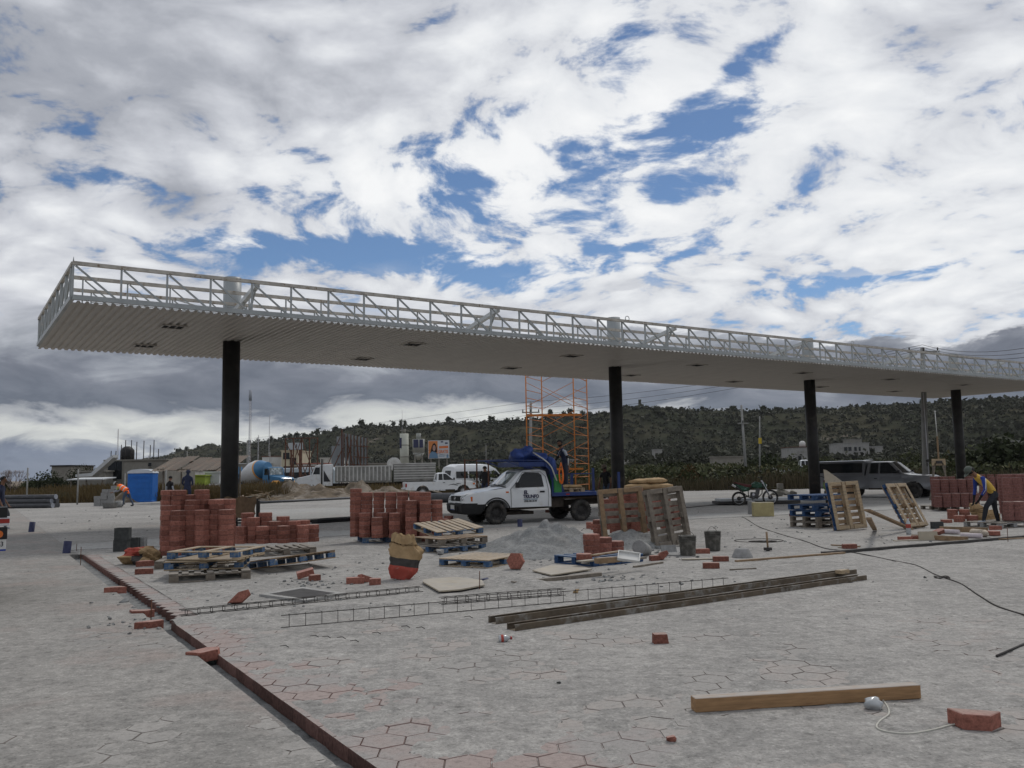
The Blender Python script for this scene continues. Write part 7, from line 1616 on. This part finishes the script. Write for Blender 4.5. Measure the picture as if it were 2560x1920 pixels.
def wire_(pts, r, label, sag=1.0, n=16):
    P_ = []
    for a, b in zip(pts[:-1], pts[1:]):
        for k in range(n): f = k/n; q_ = a.lerp(b, f); q_.z -= sag*4*f*(1-f); P_.append(q_)
    P_.append(pts[-1]); return tag(MB().tube(P_, r, 4).build('power_line', WIRE), label, 'power line', 'overhead power lines')
for k, (dy, dx) in enumerate(((0, 0), (17, 6), (33, 12))):
    wire_([far(560, 1100+dy, 330), far(1327, 1004+dy, 74), far(2306, 862+dy*.35, 52), far(2700, 838+dy*.9, 34)], .014, 'overhead power line crossing under the canopy to the tall right pole', .55)
wire_([far(1300, 1085, 90), far(1855, 1052, 78), far(2560, 1020, 60)], .012, 'overhead power line strung low along the hillside poles', .5)
wire_([far(940, 1140, 120), far(1075, 1125, 110), far(1160, 1130, 100)], .02, 'overhead cable crossing in front of the billboards', .5)
# =================================================================== TOWN AND TRUCKS IN THE DISTANCE
def gp(x, D): return far(x, 1200, D).to_2d().to_3d()
def house(x0, x1, yt, D, dep, label, mt, wins=(), yb=None, roof=None, name='building', cat='building', rz=0, tanks=()):
    a, b = gp(x0, D), gp(x1, D); w = (b-a).length; H = hz((x0+x1)/2, yt, D); t = thing(name, label, cat, a, rz)
    MB().box((w/2, dep/2, H/2-.2), (w, dep, H+.4)).build('walls', mt, t); MB().box((w/2, dep/2, H+.08), (w+.3, dep+.3, .16)).build('parapet', roof or mt, t)
    for (fx, fz, ww, wh) in wins:
        f_ = MB().box((w*fx, -.03, H*fz), (ww+.16, .10, wh+.16)).build('window', mt, t); MB().box((w*fx, -.085, H*fz), (ww, .03, wh)).build('pane', GLASS, f_)
    for (fx, r, h, m_) in tanks: MB().lathe([(0, 0), (r, 0), (r, h*.7), (r*.7, h*.9), (r*.3, h), (0, h)], 14, (w*fx, dep/2, H+.16)).build('water_tank', m_, t)
    return t, w, H
# unfinished grey building on the left
t, w, H = house(262, 412, 1152, 95, 9, 'long unfinished grey concrete building with bare rods on its roof', CONC, ((.12, .72, .9, 2.0), (.24, .72, .6, 2.0), (.75, .88, .35, .4)), tanks=((.06, .75, 1.6, PLASTB),))
for k, f_ in enumerate((.02, .1, .19, .26, .36, .40, .45, .57, .68, .74, .82)): MB().cyl((w*f_, 1, H), (w*f_+.02, 1, H+rnd.uniform(1.0, 2.5)), .05, 5).build('rebar', STEELD, t)
a, b = gp(188, 90), gp(274, 92); o = MB().prism([(0, 0), (3.2, .25), (6.6, 3.1), (7.7, 3.75), (7.7, 3.2), (6.7, 2.3), (3.4, -.45), (0, -.5)], 0, 1.2, lambda x, y, z: (x*.5, z, y*.52)).build('sloping_roof', ROOFW); o.location = (a.x, a.y, hz(190, 1186, 90)); t = tag(o, 'bent white sheet roof sloping down left of the unfinished building', 'roof')
house(196, 262, 1180, 93, 5, 'low grey wall section under the bent white roof', CONC); house(128, 176, 1166, 110, 6, 'low dark-roofed building behind the trees on the left', CONC, roof=PLASTB)
t = thing('lean_to', 'low flat white shed roof on posts in the dry grass', 'shed', gp(168, 76)); a = gp(258, 76)-gp(168, 76); hh = hz(210, 1197, 76)
MB().box((a.x/2, 1.2, hh), (a.x, 2.6, .09), (R(3), 0, 0)).build('roof', ROOFW, t)
for f_ in (.08, .5, .95): MB().bar((a.x*f_, .2, -.1), (a.x*f_, .2, hh), .09).build('post', WOODG, t)
# mixer truck
def mixer(loc, yaw):
    t = thing('mixer_truck', 'concrete mixer truck, blue cab, white drum with orange band', 'truck', loc, yaw); 
    MB().box((1.2, 0, .95), (7.6, .9, .3)).build('chassis', CHASSIS, t)
    cab = [(4.0, 1.0), (5.05, 1.0), (5.2, 1.0), (7.0, .95), (7.1, 1.7), (6.9, 1.85), (5.5, 2.0), (5.15, 2.05), (4.95, 2.95), (4.8, 3.0), (4.05, 3.0)]
    w = lambda x, z: 1.05-(.12 if x > 5.3 else 0)-max(0, z-2)*.08-(.12*((x-6.3)/.8)**2 if x > 6.3 else 0)
    obj('cab', shell(cab, w, list(np.arange(4.4, 7, .4)), [1.3, 1.7, 2.0, 2.4, 2.8], [MIXB], 'cab', .05), t)
    wind(5.16, 2.12, 4.98, 2.88, .9, .85, GLASS_REFL, 'windscreen', t, .04)
    for s in (1, -1):
        side_panel([(5.0, 2.1), (4.3, 2.1), (4.3, 2.8), (4.88, 2.8)], w, s, .01, 'side_window', GLASS, t); MB().box((6.3, s*.98, 1.25), (1.35, .35, .5), None, .15).build('fender', MIXO, t); MB().cyl((5.2, s*1.1, 1.6), (5.2, s*1.1, 2.7), .06, 8).build('mirror_stack', PLASTB, t)
        for x in (-.6, .8, 6.2): wheel(t, x, s*.95, .52, .3, RIMD, s, False)
    gr = MB().box((7.1, 0, 1.42), (.06, 1.0, .62), None, .02)
    for k in range(5): gr.box((7.14, 0, 1.2+k*.11), (.02, .95, .025))
    gr.build('grille', CHROME, t)
    prof = [(0, -2.45), (.62, -2.4), (1.0, -1.5), (1.24, -.4), (1.24, .45), (1.02, 1.2), (.62, 2.0), (.5, 2.3), (.0, 2.3)]
    e = thing_part('drum', t, (1.4, 0, 2.45), (0, R(74), 0)); 
    mb = MB(); n = 28
    fine = []
    for a, b in zip(prof[:-1], prof[1:]):
        for k in range(4): fine.append((a[0]+(b[0]-a[0])*k/4, a[1]+(b[1]-a[1])*k/4))
    fine.append(prof[-1]); fine = [(max(r, .001), z) for r, z in fine]
    for k in range(len(fine)-1):
        z = (fine[k][1]+fine[k+1][1])/2; mb.m = 0 if z < .75 else (1 if z < 1.05 else 2); mb.lathe([fine[k], fine[k+1]], n)
    me = mb.mesh('drum_shell', [mat('mixer_white', (.55, .56, .57), .4, 0, .08, 3), MIXO, MIXB]); obj('drum_shell', me, e)
    MB().box((-2.0, 0, 2.6), (.5, .9, .9), (0, R(-20), 0)).bar((-2.1, 0, 2.2), (-2.5, 0, 1.2), .4).build('chute', MIXB, t); return t
c = gp(626, 99); mixer((c.x-.2, c.y, -.35), R(-38))
# white dump truck
def dumper(loc, yaw):
    t = thing('dump_truck', 'white dump truck with a long ribbed tipper body behind the earth mounds', 'truck', loc, yaw)
    MB().box((-1.5, 0, .95), (10.5, 1.0, .3)).build('chassis', CHASSIS, t)
    cab = [(2.2, .9), (5.9, .85), (5.95, 1.5), (5.8, 1.75), (4.55, 2.0), (4.35, 2.05), (4.0, 2.95), (3.8, 3.05), (2.2, 3.15)]
    w = lambda x, z: 1.1-(.12 if x > 4.5 else 0)-max(0, z-2)*.06-(.15*((x-5.3)/.6)**2 if x > 5.3 else 0)
    obj('cab', shell(cab, w, list(np.arange(2.6, 5.9, .4)), [1.3, 1.7, 2.0, 2.4, 2.8], [WHITEV], 'cab', .05), t)
    wind(4.36, 2.1, 4.04, 2.9, .95, .9, GLASS, 'windscreen', t, .04)
    for s in (1, -1):
        side_panel([(4.2, 2.08), (3.5, 2.08), (3.5, 2.8), (3.95, 2.8)], w, s, .01, 'side_window', GLASS, t); side_panel([(3.1, 1.3), (2.4, 1.3), (3.1, 2.5)], w, s, .01, 'dark_decal', TXTK, t); MB().cyl((3.3, s*1.15, 1.0), (3.3, s*1.15, 3.7), .08, 8).build('exhaust_stack', STEELD, t)
        MB().box((5.86, s*.75, 1.25), (.1, .3, .2)).build('headlight', LAMPC, t)
        for x in (5.1, -.2, -1.5, -5.2, -6.4): wheel(t, x, s*1.0, .5, .3, RIMD, s, False)
    for x0, x1, z1 in ((-3.9, 1.9, 2.85), (-8.6, -4.2, 3.05)):
        b = MB()
        for s in (1, -1): b.box(((x0+x1)/2, s*1.22, (1.25+z1)/2), (x1-x0, .06, z1-1.25))
        b.box((x0, 0, (1.25+z1)/2), (.06, 2.44, z1-1.25)).box((x1, 0, (1.25+z1)/2), (.06, 2.44, z1-1.25)).box(((x0+x1)/2, 0, 1.22), (x1-x0, 2.44, .08)); b = b.build('tipper_body', mat('worn_white_tipper', (.25, .25, .235), .7, 0, .25, 1.5, col2=(.16, .15, .13), f2=(.56, .7), s2=2), t)
        if x0 > -5:
            for k in range(14):
              for sy in (1, -1): MB().box((x0+.2+k*(x1-x0-.4)/13, sy*1.27, (1.3+z1)/2), (.14, .09, z1-1.35)).build('rib', WHITEW, b)
        else:
            for k in range(6):
              for sy in (1, -1): MB().box(((x0+x1)/2, sy*1.27, 1.5+k*.27), (x1-x0, .09, .11)).build('rib', WHITEW, b)
        MB().box(((x0+x1)/2, 1.27, z1), (x1-x0+.1, .12, .12)).build('top_rail', WHITEW, b)
    return t
c = gp(866, 92); dumper((c.x+.6, c.y+1, -.35), R(180+10))
# town buildings
house(703, 745, 1128, 160, 10, 'cream three-storey building behind the mixer truck', mat('cream_wall', (.46, .42, .31), .85, 0, .1, .6), ((.3, .86, 1.2, 1.2), (.7, .7, 1.2, 1.3), (.35, .45, 1.3, 1.3), (.75, .42, 1.2, 1.2)))
house(742, 815, 1160, 155, 9, 'white building with red awnings behind the steel hoarding frame', WHITEW, ((.2, .5, 1.6, 1.5), (.5, .5, 1.6, 1.5), (.8, .5, 1.6, 1.5)), roof=BRICKRED); house(800, 850, 1146, 170, 9, 'white flat-roofed building left of the tall metal hoarding', WHITEW, ((.5, .6, 2.2, 1.0),))
house(560, 660, 1160, 165, 10, 'long grey-roofed shed behind the mixer drum', CONC, roof=ROOFW); house(655, 702, 1142, 170, 8, 'pale grey house left of the cream building', WHITEW, ((.6, .5, 1.2, 1.4),), roof=RUST)
house(900, 965, 1160, 130, 6, 'low grey wall building behind the tipper body', CONC, ((.3, .5, 1.0, .8),)); house(430, 480, 1178, 120, 5, 'white shed seen under the tin-roofed shelter', WHITEW); house(512, 548, 1182, 110, 4, 'small white box building seen under the tin-roofed shelter', ROOFW); house(486, 512, 1190, 108, 3, 'small lime-green kiosk seen under the shelter', mat('lime_paint', (.28, .36, .05), .6, 0, .05))
house(1985, 2042, 1118, 210, 9, 'small white house with a water tank at the foot of the hill', WHITEH, ((.3, .6, .8, 1.0),), roof=RUST, tanks=((.72, .75, 1.5, WHITEC),)); house(2108, 2178, 1108, 260, 10, 'pale unfinished house with dark windows on the slope', WHITEH, ((.15, .8, 1.0, 1.2), (.3, .8, 1.0, 1.2), (.5, .8, .8, 1.2), (.65, .8, .6, 1.2)))
house(2130, 2160, 1098, 285, 6, 'upper storey block above the pale unfinished house', CONC, ((.5, .8, .8, 1.0),)); house(2190, 2212, 1116, 270, 6, 'small white hut right of the pale unfinished house', WHITEH); house(1640, 1658, 1124, 230, 5, 'small white house among bushes left of the leaning pole', WHITEH); house(1790, 1865, 1143, 140, 4, 'long low grey wall behind the bushes at the leaning pole', CONC); house(2538, 2556, 1102, 240, 5, 'tiny white hut on the slope at the right edge', WHITEH); house(1420, 1445, 1150, 150, 4, 'low white hut behind the worker on the truck', WHITEH); house(1560, 1572, 1152, 180, 4, 'tiny white hut right of the second column', WHITEH)
# far buses and cars along the road
def bus(x, D, L, label, mt, H=2.9, yaw=0):
    t = thing('bus', label, 'bus', (gp(x, D).x, D, -.2), yaw); obj('body', shell([(0, .5), (L, .5), (L, H-.5), (L-.3, H), (.25, H), (0, H-.3)], lambda x_, z: 1.2-max(0, z-1.4)*.06, list(np.arange(1, L, 1)), [1.2, 1.5, 2.3], [mt], 'body', .06), t)
    for k in range(int(L/1.3)): side_panel([(.4+k*1.3+1.1, 1.5), (.4+k*1.3, 1.5), (.4+k*1.3, 2.3), (.4+k*1.3+1.1, 2.3)], lambda x_, z: 1.2-max(0, z-1.4)*.06, -1, .01, 'window', GLASS, t)
    for x_ in (1.3, L-1.5): wheel(t, x_, -1.05, .48, .28, RIMD, -1, False); wheel(t, x_, 1.05, .48, .28, RIMD, 1, False)
    return t
bus(705, 120, 7.5, 'white and blue bus behind the steel hoarding frame', mat('bus_white_blue', (.40, .46, .50), .4, 0, .1, 1)); bus(760, 128, 5, 'small dark bus right of the white and blue one', DENIM, 2.7)
for x, D, lab in ((548, 104, 'white car parked right of the lime kiosk'), (405, 112, 'pale car seen left of the shelter post'), (580, 100, 'blue-grey car beside the first column')):
    pickup((gp(x, D).x, D, -.2), R(rnd.uniform(-20, 20)), lab, WHITEV if 'blue' not in lab else DENIM, RIMD, L=4.6, cabx=(.6, 2.2))
# hoarding skeleton with small sign
t = thing('hoarding_frame', 'rusty steel hoarding skeleton with crossed braces in front of the cream building', 'hoarding frame', gp(713, 100)); Hh = hz(713, 1096, 100); Wd = (gp(795, 100)-gp(713, 100)).length
for k in range(5): MB().bar((Wd*k/4*.98, 0, -.1), (Wd*k/4*.98, 0, Hh), .12).build('post', RUST, t)
for z in (Hh, Hh*.45, Hh*.08): MB().bar((0, 0, z), (Wd, 0, z), .09).build('rail', RUST, t)
for (a, b, c, d) in ((0, .05, .5, 1), (.5, 1, 1, .05), (.25, .95, .75, .1), (.0, .95, .7, .05), (.4, .0, .95, .9)): MB().bar((Wd*a, -.1, Hh*b), (Wd*c, -.1, Hh*d), .08).build('brace', RUST, t)
t2 = thing('small_sign', 'small grey billboard with a dark curl mark inside the hoarding frame', 'billboard', gp(720, 108)); z0, z1 = hz(735, 1124, 108), hz(735, 1107, 108); ww = (gp(756, 108)-gp(720, 108)).length
MB().box((ww/2, 0, (z0+z1)/2), (ww, .15, z1-z0)).build('panel', mat('pale_panel', (.40, .43, .45), .6, 0, .05), t2); MB().tube([(ww*.58, -.1, z1-.15), (ww*.6, -.1, (z0+z1)/2), (ww*.55, -.1, (z0+z1)/2-.18), (ww*.48, -.1, (z0+z1)/2-.12)], .05, 6).build('curl_mark', TXTK, t2); MB().bar((ww*.2, .1, -.1), (ww*.2, .1, z0), .2).bar((ww*.8, .1, -.1), (ww*.8, .1, z0), .2).build('legs', RUST, t2)
# tall metal hoarding seen from behind, in stepped panels
t = thing('metal_hoarding', 'tall hoarding of grey sheet panels with rusty bracing above the tipper body', 'hoarding', gp(828, 105)); GW = mat('grey_sheet', (.24, .26, .275), .6, .1, .08, 1)
X = lambda px_: (gp(px_, 105)-gp(828, 105)).x; Z = lambda px_, y: hz(px_, y, 105)
MB().box((X(837), 0, Z(837, 1140)), (X(846)-X(829), .08, Z(837, 1115)-Z(837, 1165))).build('panel', GW, t); MB().box((X(850), -.02, Z(850, 1128)), (X(858)-X(841), .08, Z(850, 1091)-Z(850, 1165))).build('panel', GW, t)
for k in range(8):
    x = X(857+k*6.7); yt = 1082+k*1.6; d = k*.45; MB().box((x, d, (Z(860, yt)+Z(860, 1166))/2), (.27, .06, Z(860, yt)-Z(860, 1166))).build('panel', GW, t); MB().bar((x+.14, d-.1, 0), (x+.14, d-.1, Z(860, yt)), .08).build('post', RUST, t)
for y in (1112, 1140, 1160): MB().bar((X(845), -.2, Z(850, y)), (X(912), 3.2, Z(910, y+3)), .10).build('rail', RUST, t)
for a, b, c, d in ((820, 1168, 852, 1092), (838, 1168, 858, 1120), (868, 1092, 885, 1168), (868, 1168, 880, 1100), (893, 1100, 903, 1168)): MB().bar((X(a), -.8, Z(a, b)), (X(c), -.3, Z(c, d)), .09).build('brace', RUST, t)
MB().bar((X(855), -.1, 0), (X(855), -.1, Z(855, 1072)), .14).build('post', RUST, t)
# silo, tank, billboard
t = thing('silo', 'white cylindrical silo tower with a blue banner at the foot of the hill', 'silo', gp(1011, 200)); r_s = (gp(1022, 200)-gp(1000, 200)).length/2; Hh = hz(1011, 1084, 200)
MB().cyl((0, 0, 0), (0, 0, Hh), r_s, 24).build('shaft', mat('silo_white', (.40, .41, .36), .8, 0, .12, .3), t); MB().cyl((.1, 0, Hh), (.1, 0, Hh+1.0), r_s*.3, 10).bar((-r_s, 0, Hh+.7), (r_s, 0, Hh+.7), .15).build('top_gear', CONC, t)
for z in (.3, .5, .75): MB().cyl((0, 0, Hh*z), (0, 0, Hh*z+.15), r_s+.06, 24).build('hoop', CONC, t)
MB().box((-r_s*.62, -r_s*.85, Hh*.80), (r_s*.6, .2, Hh*.22), (0, 0, .5)).build('blue_banner', NAVY, t); MB().box((0, -r_s-.03, 1.4), (.7, .1, 1.9)).build('door', PLASTB, t)
t = thing('tank', 'grey tank on legs with two dark blue posters right of the silo', 'tank', gp(1047, 195)); z0, z1 = hz(1047, 1132, 195), hz(1047, 1098, 195); w = (gp(1062, 195)-gp(1032, 195)).length
MB().cyl((0, 0, z0), (0, 0, z1), w/2, 20).cyl((0, 0, z0-1.6), (0, 0, z0), .3, 16, r2=w/2).cyl((0, 0, z1), (0, 0, z1+1.3), .55, 10).build('vessel', mat('tank_grey', (.30, .31, .29), .7, 0, .12, .4), t)
for a in range(4): MB().bar((w*.42*math.cos(a*1.57+.8), w*.42*math.sin(a*1.57+.8), 0), (w*.42*math.cos(a*1.57+.8), w*.42*math.sin(a*1.57+.8), z0), .18).build('leg', CONC, t)
for x, ww in ((-.45, 1.1), (.75, .8)): MB().box((x, -w*.52, (z0+z1)/2+.5), (ww, .06, 1.8)).build('poster', NAVY, t)
t = thing('billboard', 'large billboard with a smiling woman on orange and the word GRATIS', 'billboard', gp(1071, 170)); z0, z1 = hz(1098, 1146, 170), hz(1098, 1101, 170); w = (gp(1124, 170)-gp(1071, 170)).length; hh = z1-z0
BW = mat('billboard_white', (.50, .53, .56), .6, 0, .03); BO = mat('billboard_orange', (.55, .20, .06), .6, 0, .06); BT = mat('billboard_text_orange', (.60, .17, .05), .6, 0, 0); BB = mat('billboard_blue', (.12, .22, .34), .6, 0, .1); BS = mat('billboard_face', (.36, .22, .18), .6, 0, 0)
MB().box((w/2, 0, (z0+z1)/2), (w, .2, hh)).build('panel', BW, t)
for x in (.12, .5, .88): MB().bar((w*x, .3, -.1), (w*x, .3, z0+.4), .22).build('leg', CONC, t)
def flat(poly, mt, name, d): MB().prism([(x*w, z0+y*hh) for x, y in poly], -.10-d, -.098-d+.004, lambda x, y, z: (x, z, y)).build(name, mt, t)
flat([(.02, .02), (.45, .02), (.45, .97), (.02, .97)], BO, 'orange_field', .01)
cir = lambda cx, cy, rx0, ry0: [(cx+rx0*math.cos(R(a)), cy+ry0*math.sin(R(a))) for a in range(0, 360, 20)]
flat([(.10, .30), (.16, .62), (.22, .80), (.30, .86), (.37, .78), (.41, .60), (.42, .36), (.32, .30)], HAIR, 'dark_hair', .03); flat([(.04, .02), (.06, .26), (.20, .40), (.34, .36), (.44, .26), (.47, .02)], BB, 'blue_jacket', .045); flat(cir(.285, .58, .07, .17), BS, 'face', .06)
flat([(.245, .50), (.285, .47), (.325, .50), (.285, .485)], WHITEC, 'smile', .075)
flat([(.60, .88), (.72, .88), (.72, .95), (.60, .95)], NAVY, 'logo_block', .01); flat([(.80, .80), (.93, .80), (.93, .88), (.80, .88)], NAVY, 'logo_block', .01); flat([(.86, .03), (.97, .03), (.95, .22), (.88, .22)], BB, 'blue_mark', .01)
bm_t = lambda x, y: Matrix(((1, 0, 0, w*x), (0, 0, -1, -.125), (0, 1, 0, z0+hh*y), (0, 0, 0, 1)))
flat([(.52, .55), (.95, .56), (.95, .70), (.52, .68)], BT, 'headline_block', .01); text('GRATIS', .92, BT, t, bm_t(.485, .29), bold=.03, sx=.62, ext=.01)
flat([(.50, .17), (.80, .17), (.80, .20), (.50, .20)], BB, 'small_print', .01); flat([(.50, .10), (.78, .10), (.78, .13), (.50, .13)], BB, 'small_print', .01)
t = thing('satellite_dish', 'white satellite dish left of the silo', 'dish', gp(985, 118)); zz_ = hz(985, 1160, 118); e = MB().lathe([(0, -.25), (.5, -.16), (.95, 0), (.95, .03), (.5, -.13), (0, -.22)], 22).build('dish', WHITEW, t); e.location = (0, 0, zz_); e.rotation_euler = (R(70), R(20), 0); MB().bar((0, .1, 0), (0, .1, zz_), .12).build('stand', CONC, t)
# =================================================================== AIR
mb = MB(); mb.box((300, 1700, 34), (4600, 3800, 71)).m = 0
M = bpy.data.materials.new('haze'); M.use_nodes = True; t = NT(M.node_tree); t.n.clear()
o_ = t.new('ShaderNodeOutputMaterial'); v_ = t.new('ShaderNodeVolumePrincipled'); v_.inputs['Color'].default_value = (.85, .88, .92, 1); v_.inputs['Density'].default_value = .00009; v_.inputs['Anisotropy'].default_value = .2
t.l.new(v_.outputs[0], o_.inputs['Volume'])
hz_ = mb.build('haze', M); tag(hz_, 'thin pale haze hanging in the air over the whole site', 'haze', kind='stuff')
